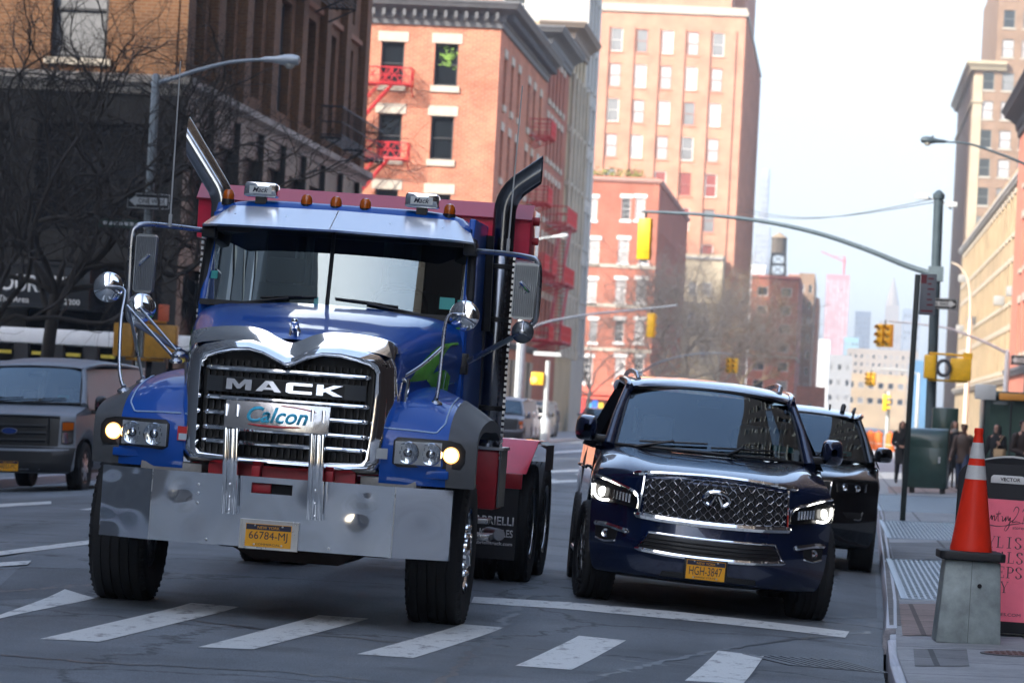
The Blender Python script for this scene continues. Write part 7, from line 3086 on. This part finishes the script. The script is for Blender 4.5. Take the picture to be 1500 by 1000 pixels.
# ---- left kerb lamp with one way sign and yellow walk box
YA = 73.0
XA = at(212, 420, YA).x
zg = zl + KH
base = Vector((XA, YA, zg))
o = thing('street_lamp', 'grey street lamp behind the bare tree, its arm reaching right over the truck stack', 'street lamp', base, group='street lamps')
m = MB()
m.lathe([(.2, 0), (.2, .4), (.12, .55), (.095, 4), (.085, at(222, 112, YA).z - zg), (.05, at(222, 108, YA).z - zg)], n=16)
m.build('pole', mat('lamp_pole_grey', (.2, .22, .23), .45, .4, var=.25, vscale=3), o)
cobra(o, base, [at(222, 124, YA), at(250, 116, YA), at(290, 103, YA), at(340, 91, YA), at(395, 87, YA)], at(414, 88, YA), (1, 0, .02), mat('lamp_arm_grey', (.36, .4, .43), .4, .4), headm=mat('lamp_head_grey', (.5, .53, .55), .4, .2))
a_ = at(185, 305, YA - .2)
o = thing('one_way_sign', 'black and white one way sign strapped to the grey lamp post above the shop', 'street sign', (a_.x, YA - .2, a_.z), group='one way signs')
oneway(o, w_=.9, h_=.33)
a_ = at(143, 332, YA - .2)
o = thing('street_name_sign', 'small dark street name blade on the grey lamp post under the one way sign', 'street sign', (a_.x, YA - .24, a_.z))
m = MB()
m.box((0, -.006, 0), (.9, .006, .17))
m.build('plate', mat('blade_dark_green', (.02, .05, .04), .4), o)
m = MB()
for k in range(6):
    m.box((.12 + k * .11, -.008, .05), (.2 + k * .11, -.0062, .12))
m.build('print', WHITE_P, o)
a_ = at(190, 518, YA - .3)
o = thing('pedestrian_signal', 'scratched orange yellow walk signal box on the grey lamp post behind the truck mirror', 'pedestrian signal', (a_.x, YA - .1, a_.z))
OYEL = mat('walk_box_orange_yellow', (.55, .26, .03), .45, var=.2, vscale=8)
m = MB()
m.box((-.36, -.2, -.06), (.05, .1, .62))
m.build('signal_box', OYEL, o, bevel=.03)
m = MB()
m.box((.3, -.3, -.06), (.95, .02, .62))
m.build('signal_box', OYEL, o, bevel=.03)
m = MB()
m.tube([(-.1, -.05, .68), (.7, -.1, .68)], .035, 6)
m.tube([(-.1, -.05, -.1), (.7, -.1, -.1)], .035, 6)
m.build('bracket', OYEL, o)
a_ = at(231, 470, YA - .5)
o = thing('orange_hand_signal', 'small red orange lit panel beside the walk box behind the bonnet', 'signal', (a_.x, YA - .5, a_.z))
m = MB()
m.box((0, 0, 0), (.22, .05, .34))
m.build('panel', mat('orange_red_panel', (.7, .14, .06), .4), o, bevel=.02)

# ---- distant lamps, masts and signals on the far side
zf_ = zl + KH


def mast(name, label, px_pole, Y, arm_px, group, mt=GALV, with_head=None, cat='signal pole', side='left', r0=.07):
    p0 = at(px_pole, arm_px[0][1], Y)
    zg = ground_at(p0.x, Y)
    base = Vector((p0.x, Y, zg))
    o = thing(name, label, cat, base, group=group)
    m = MB()
    m.lathe([(.16, 0), (.14, .5), (.1, p0.z - zg), (0, p0.z - zg + .15)], n=12)
    m.build('pole', mt, o)
    pts = [at(x, y, Y) for x, y in arm_px]
    if with_head:
        d = (pts[-1] - pts[-2])
        cobra(o, base, pts, pts[-1] + d.normalized() * .3, d, mt)
    else:
        m = MB()
        m.tube(bez([q - base for q in pts], 20), [r0 - (r0 - .03) * k / 20 for k in range(21)], 8)
        m.build('mast_arm', mt, o)
    return o


PALEP = mat('pale_pole_paint', (.45, .48, .47), .45, .2, var=.1)
mast('street_lamp', 'pale cobra lamp arm emerging from behind the right exhaust stack', 768, 168, [(772, 372), (778, 356), (795, 349), (812, 347)], 'street lamps', PALEP, True, 'street lamp')
mast('signal_pole', 'pale signal pole beyond the truck mirror with an arm rising across the brick house', 768, 160, [(772, 484), (800, 472), (860, 461), (930, 454), (992, 447)], 'far signal poles', GALV)
p = at(955, 458, 160)
signal_head('traffic_signal', 'yellow signal hanging from the arm in front of the white framed brick house', (p.x, 160, p.z), R(160))
mast('signal_pole', 'far signal pole behind the navy roof with a thin arm over the bare trees', 938, 232, [(940, 545), (962, 532), (1000, 521), (1040, 517), (1072, 518)], 'far signal poles', GALV)
p = at(1073, 524, 232)
signal_head('traffic_signal', 'orange yellow pair of signal heads hanging low over the navy SUV roof', (p.x, 232, p.z), R(-30), double=True, scale=.9)
p = at(797, 640, 172)
pz = ground_at(p.x, 172)
o = thing('walk_signal_pole', 'thin pale pole by the parked row with a walk signal and street blades', 'signal pole', (p.x, 172, pz))
m = MB()
m.lathe([(.3, 0), (.28, .9), (.13, 1.1), (.11, at(797, 528, 172).z - pz)], n=12)
m.build('pole', PALEP, o)
m = MB()
m.box((-.75, -.3, 2.6), (-.15, .0, 3.2))
m.build('signal_box', YELLOW, o, bevel=.03)
m = MB()
m.lathe([(.16, 0), (.16, .04), (0, .05)], org=(-.6, -.31, 2.85), axis=(0, -1, 0), n=12)
m.build('lit_hand', mat('lit_orange_hand', (.9, .2, .05), .4, emit=(1, .25, .05), estr=1.5), o)
m = MB()
m.box((-.7, -.05, 4.0), (.6, -.02, 4.2))
m.build('street_blade', mat('blade_pale', (.4, .42, .42), .5), o)

# right side: pole with white arm, signals over the street, curved cream lamp
o = mast('signal_pole', 'pale signal pole near the picture edge with a white arm sloping over the pavement', 1476, 152, [(1473, 516), (1445, 502), (1410, 488), (1380, 479), (1302, 470)], 'far signal poles', mat('white_arm_paint', (.6, .6, .6), .5), side='right')
p = at(1297, 474, 152)
signal_head('traffic_signal', 'yellow pair of signal heads against the pale skyline left of the bus stop post', (p.x, 152, p.z), R(-40), double=True, scale=.9)
a_ = at(1481, 534, 151)
o = thing('one_way_sign', 'one way sign with a white arrow on the pale pole at the picture edge', 'street sign', (a_.x, 151.4, a_.z), group='one way signs')
oneway(o, w_=1.0, h_=.42)
a_ = at(1500, 380, 151)
o = mast('street_lamp', 'cream lamp with a hooked neck beside the sunlit street front', 1421, 176, [(1421, 470), (1421, 430), (1416, 405), (1405, 390), (1394, 385)], 'street lamps', mat('cream_lamp_paint', (.6, .52, .4), .5), False, 'street lamp')
mast('signal_pole', 'far signal pole hidden behind the dark one, arm spanning the bright street end', 1346, 262, [(1346, 548), (1320, 542), (1295, 540), (1274, 540)], 'far signal poles', PALEP)
p = at(1276, 545, 262)
signal_head('traffic_signal', 'orange signal pair low over the far street, under the skyline', (p.x, 262, p.z), R(-35), double=True, scale=.9)
p = at(1297, 577, 210)
signal_head('traffic_signal', 'small bright yellow signal just above the far traffic barrels', (p.x, 210, p.z), R(80), scale=.9)
o2 = mast('signal_pole', 'slim far pole holding the small bright yellow signal', 1302, 210.5, [(1302, 576), (1300, 575), (1297, 575), (1296.5, 575)], 'far signal poles', PALEP)
# span wires across the sky
m = MB()
for y0_, y1_ in ((308, 291), (303, 296)):
    A_, B_ = at(1080, y0_, 190), at(1370, y1_, 99)
    m.tube([A_.lerp(B_, k / 10) - Vector((0, 0, .5 * math.sin(math.pi * k / 10))) for k in range(11)], .012, 4)
tag(m.build('span_wire', DKIRON), 'pair of thin dark wires crossing the pale sky to the top of the signal pole', 'wire')

# ---- post box, green boxes, newsstand
MGREEN = mat('post_office_green', (.012, .04, .032), .35, coat=.3, var=.2)
q = gnd(1358, 722, 0, walk_z)
YM = q.y
xa, xb = at(1331, 680, YM).x, at(1389, 680, YM).x
zm = walk_z((xa + xb) / 2, YM)
Hm_ = at(1360, 627, YM).z - zm
MX = thing('mail_box', 'dark green street mail storage box with a rounded top behind the bus stop post', 'mail box', ((xa + xb) / 2, YM, zm), (0, -.01, R(-6)))
w2 = (xb - xa) / 2
m = MB()
pr = [(-.35, .12), (.35, .12)]
for k in range(13):
    a_ = math.pi * k / 12
    pr.append((.35 * math.cos(a_), Hm_ - .3 + .3 * math.sin(a_)))
m.prism(pr, lambda u, v, d: (d, u, v), -w2, w2)
m.build('body', MGREEN, MX, bevel=.015)
m = MB()
for sx in (-1, 1):
    for sy in (-.27, .27):
        m.box((sx * (w2 - .1) - .04, sy - .04, 0), (sx * (w2 - .1) + .04, sy + .04, .119))
m.build('legs', DKIRON, MX)
m = MB()
m.box((-w2 + .06, -.362, .25), (w2 - .06, -.352, Hm_ - .45))
d_ = m.build('door', MGREEN, MX, bevel=.008)
m = MB()
m.box((w2 - .2, -.385, .7), (w2 - .15, -.3621, .85))
m.build('handle', STEEL, d_)
YB = 92
xa, xb = at(1366, 610, YB).x, at(1404, 610, YB).x
z0_, z1_ = at(1385, 626, YB).z, at(1385, 597, YB).z
zm = walk_z(xa, YB)
o = thing('sign_box', 'dark green panel box on legs at the foot of the signal pole', 'sign box', (xa, YB, zm))
m = MB()
m.box((0, 0, z0_ - zm - .5), (xb - xa, .5, z1_ - zm))
m.build('body', MGREEN, o, bevel=.02)
m = MB()
for x in (.04, xb - xa - .1):
    m.box((x, .2, 0), (x + .06, .26, z0_ - zm - .503))
m.build('legs', DKIRON, o)
YN = 88
xa, xb = at(1440, 610, YN).x, at(1510, 610, YN).x
zm = walk_z(xa, YN)
z1_ = at(1460, 580, YN).z - zm
o = thing('newsstand', 'dark green newsstand with a flat roof behind the crowd on the pavement', 'newsstand', (xa, YN, zm))
m = MB()
m.box((0, 0, 0), (xb - xa, 2.2, z1_))
m.build('body', MGREEN, o, bevel=.02)
m = MB()
m.box((-.15, -.35, z1_ + .003), (xb - xa + .15, 2.35, z1_ + .12))
m.build('roof', mat('stand_roof', (.05, .08, .07), .5), o, bevel=.01)
m = MB()
m.box((.15, -.02, .9), (xb - xa - .15, -.003, z1_ - .2))
m.build('shutter', mat('stand_shutter', (.03, .07, .055), .5), o)
for lab, px, pyb, pyt, Y, w_, mt in (('white notice board on a post above the newsstand roof edge', 1443, 585, 563, 86, .5, WHITE_P), ('orange notice board beside the white one over the newsstand', 1482, 586, 576, 87, .6, mat('orange_board', (.7, .3, .05), .5))):
    p = at(px, pyb, Y)
    z = walk_z(p.x, Y)
    o = thing('notice_board', lab, 'notice board', (p.x, Y, z))
    m = MB()
    m.box((-w_ / 2, -.02, p.z - z), (w_ / 2, .02, at(px, pyt, Y).z - z))
    m.build('board', mt, o, bevel=.01)
    m = MB()
    m.tube([(0, .03, 0), (0, .03, p.z - z + .1)], .025, 6)
    m.build('post', DKIRON, o)

# ---- orange barrels and barrier down the street
BARR = mat('barrel_orange', (.75, .16, .02), .5)
m = MB()
m.lathe([(.3, 0), (.3, .06), (.27, .08), (.25, .95), (.2, 1.0), (.06, 1.02), (.06, 1.1), (0, 1.1)], n=18)
bb_me = m.mesh('body', [BARR], angle=40)
m = MB()
for z in (.35, .68):
    m.lathe([(.2685 - .0222 * (z - .08) / .87 + .003, z), (.266 - .0222 * (z + .12 - .08) / .87 + .003, z + .12)], n=18)
bs_me = m.mesh('stripe', [WHITE_P], angle=40)
for px, Y, lab in ((1287, 205, 'orange and white traffic barrel just behind the black car door mirror'), (1275, 214, 'orange and white traffic barrel further off, left in the far row of barrels'), (1304, 198, 'orange and white traffic barrel beside the woman in the black coat')):
    p = at(px, 640, Y)
    o = thing('traffic_barrel', lab, 'traffic barrel', (p.x, Y, ground_at(p.x, Y)), group='far traffic barrels')
    link(bpy.data.objects.new('body', bb_me), o)
    link(bpy.data.objects.new('stripe', bs_me), o)
# colourful racks of a shop front far left
o = thing('shop_display', 'row of bright coloured banners outside the brick house at the street corner', 'display', (at(832, 600, 300).x, 300, .0))
m = MB()
rnd = random.Random(5)
cols_ = [mat('banner_blue', (.02, .12, .5), .6), mat('banner_yellow', (.7, .45, .02), .6), mat('banner_red', (.55, .04, .03), .6), mat('banner_cyan', (.05, .4, .6), .6)]
for k in range(6):
    m.box((k * .5, rnd.uniform(-.2, .2), .6), (k * .5 + .42, rnd.uniform(.25, .3), 2.0 + rnd.uniform(-.2, .3)), k % 4)
m.build('banners', cols_, o)
m = MB()
m.box((-.1, .1, 0), (3.1, .2, .6))
m.build('stand', DKIRON, o)
# ================================================================== BARE TREES
def bark(name, c):
    return mat(name, c, .9, var=.35, vscale=6, bump=.4, bscale=20)


def tree(label, loc, seed, trunk_h, r0, limbs, levels, bk, group, spread=.6, lean=(0, 0), twig=.006, name='bare_tree', length=2.6, droop=.0, twigs=.7, sides=(9, 6, 4, 3)):
    rnd = random.Random(seed)
    o = thing(name, label, 'tree', loc, group=group)
    tm, cm = MB(), MB()

    def branch(p, d, L, r_, lev):
        n = max(3, int(L / (.28 if lev < 2 else .22)))
        pts, rr = [p.copy()], [r_]
        d = d.normalized()
        e = r_ * (.55 if lev < levels else .4)
        kids = []
        for k in range(n):
            w_ = Vector((rnd.gauss(0, 1), rnd.gauss(0, 1), rnd.gauss(0, 1))) * (.13 + .05 * lev)
            d = (d + w_ + Vector((0, 0, .035 - droop * lev))).normalized()
            p = p + d * (L / n)
            pts.append(p.copy())
            t = (k + 1) / n
            rr.append(max(twig * .6, r_ + (e - r_) * t))
            if lev < levels and t > .25 and rnd.random() < (.5 if lev < 2 else twigs):
                kids.append((p.copy(), d.copy(), rr[-1], t))
        (tm if lev < 2 else cm).tube(pts, rr, sides[min(lev, len(sides) - 1)], caps=lev < 2)
        if lev < levels:
            kids += [(pts[-1], d, rr[-1], 1.0)] * 2
            for (kp, kd, kr, t) in kids:
                u, w2_ = frame_of(kd)
                a = rnd.uniform(0, 2 * math.pi)
                sp = rnd.uniform(.55, 1.15) * spread / .6
                nd = kd + (u * math.cos(a) + w2_ * math.sin(a)) * sp
                branch(kp, nd, L * rnd.uniform(.42, .72) * (1.15 - .35 * t), kr * rnd.uniform(.5, .72), lev + 1)
    pts, rr = [], []
    for k in range(9):
        t = k / 8
        pts.append(Vector((lean[0] * t + .06 * math.sin(t * 5 + seed), lean[1] * t, trunk_h * t - .05)))
        rr.append(r0 * (1.35 if k == 0 else 1 - .25 * t))
    tm.tube(pts, rr, 12)
    for d, L, f in limbs:
        h = pts[-1] if f >= 1 else pts[int(f * 8)]
        branch(h.copy(), Vector(d), L, r0 * .42, 1)
    tm.build('trunk', bk, o, angle=80, recalc=False)
    cm.build('crown', bk, o, angle=80, recalc=False)
    return o


DKBARK = bark('dark_brown_bark', (.04, .032, .026))  # even dark brown for the street trees
GRBARK = bark('grey_bark', (.4, .32, .25))
# big street tree in front of the dark shop
q = at(66, 600, 75)
tree('dark bare street tree with tangled twigs in front of the black shop floor', (q.x, 75, zl + KH), 21, 3.5, .17,
     [((.55, .1, .5), 5.0, 1), ((-.3, 0, .9), 5.0, 1), ((.25, .3, 1.0), 5.4, 1), ((-.7, -.2, .6), 4.4, 1), ((.9, -.1, .42), 5.6, 1), ((.1, -.3, 1), 5.2, 1), ((-.8, .2, .4), 4.2, 1), ((.5, 0, .9), 5.2, 1), ((.75, .1, .7), 5.4, 1), ((-.2, .2, .7), 4.8, .9), ((.6, -.3, .9), 5.0, .95)], 4, DKBARK, 'bare street trees', twig=.006, lean=(.05, 0))
q = at(-30, 600, 71)
tree('dark bare street tree mostly cut off by the picture edge above the van', (q.x, 71, zl + KH), 5, 2.4, .15,
     [((.6, .1, .6), 4.6, 1), ((.2, 0, 1), 5.2, 1), ((.8, -.1, .35), 4.4, 1), ((-.5, 0, .6), 4, 1), ((.4, .2, .8), 4.8, 1)], 4, DKBARK, 'bare street trees', twig=.006)
# paler trees in the middle distance
for i, (px, Y, h, seed, lab) in enumerate(((958, 268, 3.2, 3, 'pale bare tree against the white framed brick house'), (1003, 250, 3.4, 8, 'tall grey bare tree in front of the dark side of the brick house'), (1046, 262, 3.2, 14, 'wide bare tree in front of the cream building'), (1085, 285, 3.0, 19, 'bare tree at the foot of the orange tower next to the red corner building'), (862, 262, 3.0, 27, 'thin bare tree low before the brick house by the red awning'))):
    q = at(px, 600, Y)
    sc_ = 1.8 if i < 4 else 1.0
    h *= 1.35 if i < 4 else 1
    L = 3.4 * sc_
    tree(lab, (q.x, Y, -.2), seed, h, .16, [((.5, 0, .75), L, 1), ((-.5, 0, .75), L, 1), ((.1, .3, 1), L * 1.1, 1), ((-.2, -.4, .9), L, 1), ((.8, 0, .35), L * .9, .9), ((-.8, 0, .4), L * .9, .9)], 4, GRBARK if i != 3 else bark('tan_bark', (.2, .15, .09)), 'bare trees down the street', twig=.013, twigs=.6, sides=(7, 5, 3, 3))

# ================================================================== PEOPLE
SKIN = mat('skin', (.45, .25, .18), .55)
SKIN2 = mat('skin_dark', (.2, .1, .065), .55)


def skin_obj(name, verts, edges, radii, m_, parent, sub=2, root=0):
    me = bpy.data.meshes.new(name)
    me.from_pydata(verts, edges, [])
    me.materials.append(m_)
    o = bpy.data.objects.new(name, me)
    link(o, parent)
    o.modifiers.new('skin', 'SKIN').use_smooth_shade = True
    for i, r_ in enumerate(radii):
        me.skin_vertices[0].data[i].radius = r_ if isinstance(r_, tuple) else (r_, r_)
        me.skin_vertices[0].data[i].use_root = (i == root)
    s = o.modifiers.new('smooth', 'SUBSURF')
    s.levels = s.render_levels = sub
    return o


def person(label, loc, rot, H, coat, trousers, hair, skin=SKIN, long_hair=True, stride=.1, hands='front', coat_len=.42, bag=None, scarf=None, group=None):
    o = thing('person', label, 'person', loc, (0, 0, rot), group)
    h = H
    # joints, fraction of height; front is -y
    J = {'pel': (0, 0, .53), 'wai': (0, 0, .61), 'che': (0, -.005, .72), 'nb': (0, .005, .80), 'nk': (0, -.0, .845), 'hd': (0, -.012, .905), 'top': (0, -.005, .965)}
    V, E, Rr, idx = [], [], [], {}

    def add(n, p, r_, par=None):
        idx[n] = len(V)
        V.append(tuple(c * h for c in p))
        Rr.append(tuple(c * h for c in (r_ if isinstance(r_, tuple) else (r_, r_))))
        if par:
            E.append((idx[par], idx[n]))
    add('pel', J['pel'], (.075, .055))
    add('wai', J['wai'], (.07, .05), 'pel')
    add('che', J['che'], (.085, .058), 'wai')
    add('nb', J['nb'], (.045, .04), 'che')
    add('nk', J['nk'], .029, 'nb')
    add('chin', (0, -.02, .885), (.034, .04), 'nk')
    add('hd', (0, -.008, .925), (.042, .052), 'chin')
    add('top', (0, .0, .965), (.034, .042), 'hd')
    for s_, sd in ((-1, 'l'), (1, 'r')):
        ph = s_ * stride
        add('hip' + sd, (s_ * .048, 0, .50), .056, 'pel')
        add('kne' + sd, (s_ * .05, -.02 - ph * .5 - .01, .275), .034, 'hip' + sd)
        add('ank' + sd, (s_ * .05, .02 - ph, .05), .021, 'kne' + sd)
        add('toe' + sd, (s_ * .055, -.075 - ph, .018), (.02, .016), 'ank' + sd)
        add('sho' + sd, (s_ * .105, .0, .785), .036, 'nb')
        if hands == 'front':
            el, wr, ha = (s_ * .135, .0, .625), (s_ * .045, -.11, .585), (s_ * .02, -.125, .575)
        elif hands == 'bag' and s_ > 0:
            el, wr, ha = (s_ * .14, -.02, .63), (s_ * .11, -.12, .70), (s_ * .1, -.14, .72)
        else:
            el, wr, ha = (s_ * .14, .01 + ph * .2, .625), (s_ * .15, -.04 + ph * .6, .49), (s_ * .15, -.055 + ph * .7, .455)
        add('elb' + sd, el, .026, 'sho' + sd)
        add('wri' + sd, wr, .017, 'elb' + sd)
        add('han' + sd, ha, (.017, .013), 'wri' + sd)
        a, b_ = Vector(wr), Vector(ha)
        d = (b_ - a).normalized()
        u, w_ = frame_of(d)
        for k in range(4):
            f = b_ + w_ * (.0085 * (k - 1.5)) + d * .012
            add('f%d' % k + sd, tuple(f), .0052, 'han' + sd)
            add('g%d' % k + sd, tuple(f + d * (.022 - .003 * abs(k - 1.2)) + u * .008), .0045, 'f%d' % k + sd)
        add('t' + sd, tuple(b_ + w_ * .018 + d * .002 + u * .006), .0055, 'wri' + sd)
    skin_obj('body', V, E, Rr, skin, o)
    # face: nose, eyes, mouth, ears
    m = MB()
    fy = -.008 - .052
    m.tube([(0, h * (fy + .004), h * .935), (0, h * (fy - .012), h * .915), (0, h * (fy + .004), h * .908)], [h * .004, h * .008, h * .003], 6)
    for s_ in (-1, 1):
        m.lathe([(.003 * h, -.006 * h), (.012 * h, 0), (.003 * h, .006 * h)], org=(s_ * .043 * h, .004 * h, .92 * h), axis=(1, 0, 0), n=8)
    m.build('nose_and_ears', skin, o)
    m = MB()
    for s_ in (-1, 1):
        m.lathe([(.0055 * h, 0), (.004 * h, .003 * h), (0, .004 * h)], org=(s_ * .017 * h, h * (fy + .003), .932 * h), axis=(0, -1, 0), n=8)
        m.box((s_ * .017 * h - .01 * h, h * (fy - .001), .942 * h), (s_ * .017 * h + .01 * h, h * (fy + .004), .9445 * h))
    m.box((-.012 * h, h * (fy + .002), .893 * h), (.012 * h, h * (fy + .008), .897 * h), 1)
    m.build('eyes_and_mouth', [mat('eye_dark', (.02, .015, .012), .3), mat('lip', (.3, .09, .08), .5)], o)
    # coat: lofted rings around the trunk plus sleeves
    m = MB()
    rings = [(.30 if coat_len > .3 else .47, .105, .08, -.0), (.42, .098, .078, 0), (.53, .092, .072, 0), (.61, .085, .064, 0), (.70, .098, .072, -.003), (.77, .105, .066, 0), (.805, .07, .055, 0), (.83, .042, .042, 0), (.845, .04, .042, 0)]
    n = 20
    m.grid(lambda u, v: (lambda q: (q[1] * h * math.cos(2 * math.pi * v) * (1 + .03 * math.sin(9 * v + 7 * u)), (q[3] + q[2] * math.sin(2 * math.pi * v)) * h, q[0] * h))(cr(rings, u)), 24, n)
    for sd, s_ in (('l', -1), ('r', 1)):
        a, b_, c, d = [Vector(V[idx[k + sd]]) for k in ('sho', 'elb', 'wri', 'han')]
        m.tube(bez([a - Vector((s_ * .03 * h, 0, 0)), a + Vector((0, 0, -.01 * h)), a.lerp(b_, .5), b_, b_.lerp(c, .6), c + (c - b_).normalized() * .005 * h], 16), [h * r_ for r_ in (.044, .046, .046, .045, .042, .04, .038, .037, .036, .034, .033, .031, .03, .028, .027, .025, .024)], 10)
    m.build('coat', coat, o, angle=70)
    # trousers and shoes
    m = MB()
    for sd in 'lr':
        a, b_, c = [Vector(V[idx[k + sd]]) for k in ('hip', 'kne', 'ank')]
        m.tube(bez([a + Vector((0, 0, .03 * h)), a.lerp(b_, .5), b_, b_.lerp(c, .5), c + Vector((0, 0, -.01 * h))], 14), [h * (.062 - .034 * (k / 14) ** .8) for k in range(15)], 10)
    m.build('trousers', trousers, o, angle=70)
    m = MB()
    for sd in 'lr':
        a, b_ = Vector(V[idx['ank' + sd]]), Vector(V[idx['toe' + sd]])
        m.tube([a + Vector((0, .025 * h, -.02 * h)), a.lerp(b_, .4) + Vector((0, 0, -.004 * h)), b_, b_ + (b_ - a).normalized() * .02 * h], [.024 * h, .026 * h, .022 * h, .01 * h], 8)
    m.build('shoes', BLACKP, o, angle=70)
    m = MB()
    hb = .80 if long_hair else .89

    def hr(u, v):
        a = 2 * math.pi * v
        z = .978 - (.978 - hb) * u
        r_ = .052 * math.sin(min(1, u * 3.2 + .02) * math.pi / 2) ** .7 + (.012 * u if long_hair else -.01 * u * u)
        fr = max(0, math.cos(a + math.pi / 2))  # towards the face (-y)
        k = 1 if z > .955 else 1 - .52 * max(0, fr - .25)
        return (r_ * h * math.cos(a) * .98, (r_ * 1.12 * k * math.sin(a) + .004) * h, z * h + (.022 * h * fr if u > .2 else 0))
    m.grid(hr, 12, 28)
    m.build('hair', hair, o, angle=70)
    if bag:
        m = MB()
        m.box((.06 * h, -.19 * h, .5 * h), (.2 * h, -.1 * h, .64 * h))
        m.tube(bez([(.07 * h, -.14 * h, .64 * h), (.1 * h, -.1 * h, .74 * h), (.11 * h, -.02 * h, .82 * h)], 8), .008 * h, 5)
        b_ = m.build('handbag', bag, o, bevel=.02)
        o2_ = b_
    if scarf:
        m = MB()
        m.lathe([(.05 * h, .80 * h), (.062 * h, .815 * h), (.06 * h, .845 * h), (.046 * h, .86 * h)], n=18)
        m.build('scarf', scarf, o, angle=70)
    return o


HAIRD = mat('dark_hair', (.012, .009, .008), .45)
HAIRB = mat('brown_hair', (.06, .035, .02), .5)
COATK = mat('black_wool', (.009, .009, .011), .9, var=.2, vscale=8)
COATB = mat('brown_leather', (.06, .035, .025), .6, var=.2)
PINKB = mat('pale_pink_bag', (.5, .3, .26), .5)
TROUS = mat('dark_trousers', (.012, .013, .018), .85)
JEAN = mat('blue_jeans', (.03, .045, .09), .9)


def stand(px, py_feet, py_head):
    q = gnd(px, py_feet, 0, walk_z)
    H = at(px, py_head, q.y).z - walk_z(q.x, q.y)
    return (q.x, q.y, walk_z(q.x, q.y)), H


l, H = stand(1318, 707, 614)
person('woman with dark hair and long black coat standing beyond the bus stop post, hands clasped', l, R(6), H, COATK, TROUS, HAIRD)
l, H = stand(1394, 716, 613)
person('person in dark coat carrying a pale pink bag behind the mail box', l, R(20), H, COATK, TROUS, HAIRB, hands='bag', bag=PINKB, scarf=mat('grey_scarf', (.25, .23, .22), .9))
l, H = stand(1408, 722, 618)
person('person in a brown leather jacket walking half hidden behind the traffic cone tip', l, R(-15), H, COATB, JEAN, HAIRD, skin=SKIN2, long_hair=False, stride=.14, hands='walk', coat_len=.2)
l, H = stand(1456, 726, 618)
person('person in black coat with a tan fur bag above the sandwich board', l, R(-30), H, COATK, TROUS, HAIRD, hands='bag', bag=mat('tan_fur', (.4, .27, .15), .95))
l, H = stand(1494, 735, 612)
person('person in dark brown jacket cut by the picture edge over the sandwich board', l, R(25), H, mat('dark_brown_jacket', (.035, .022, .018), .8), JEAN, HAIRD, long_hair=False, hands='front', coat_len=.2)
for px, Y, lab, ct in ((806, 175, 'pedestrian in dark clothes on the far pavement by the parked row', COATK), (846, 190, 'pedestrian in grey jacket near the red awning far down the street', mat('grey_jacket', (.12, .12, .13), .9))):
    p = at(px, 600, Y)
    person(lab, (p.x - 1.2, Y, zl + KH), R(10), 1.72, ct, TROUS, HAIRD, long_hair=False, hands='walk', stride=.12, coat_len=.2, group='far pedestrians')
# ================================================================== AIR: the far street fades
hm = bpy.data.materials.new('haze_air')
hm.use_nodes = True
ht = hm.node_tree
ht.nodes.remove(ht.nodes['Principled BSDF'])
pv = ht.nodes.new('ShaderNodeVolumePrincipled')
pv.inputs['Color'].default_value = (.82, .9, 1, 1)
pv.inputs['Density'].default_value = .0004
pv.inputs['Anisotropy'].default_value = .2
ht.links.new(pv.outputs[0], ht.nodes['Material Output'].inputs['Volume'])
b = MB()
b.box((-3600, -950, -2), (3600, 5050, 420))
tag(b.build('haze', hm), kind='stuff')
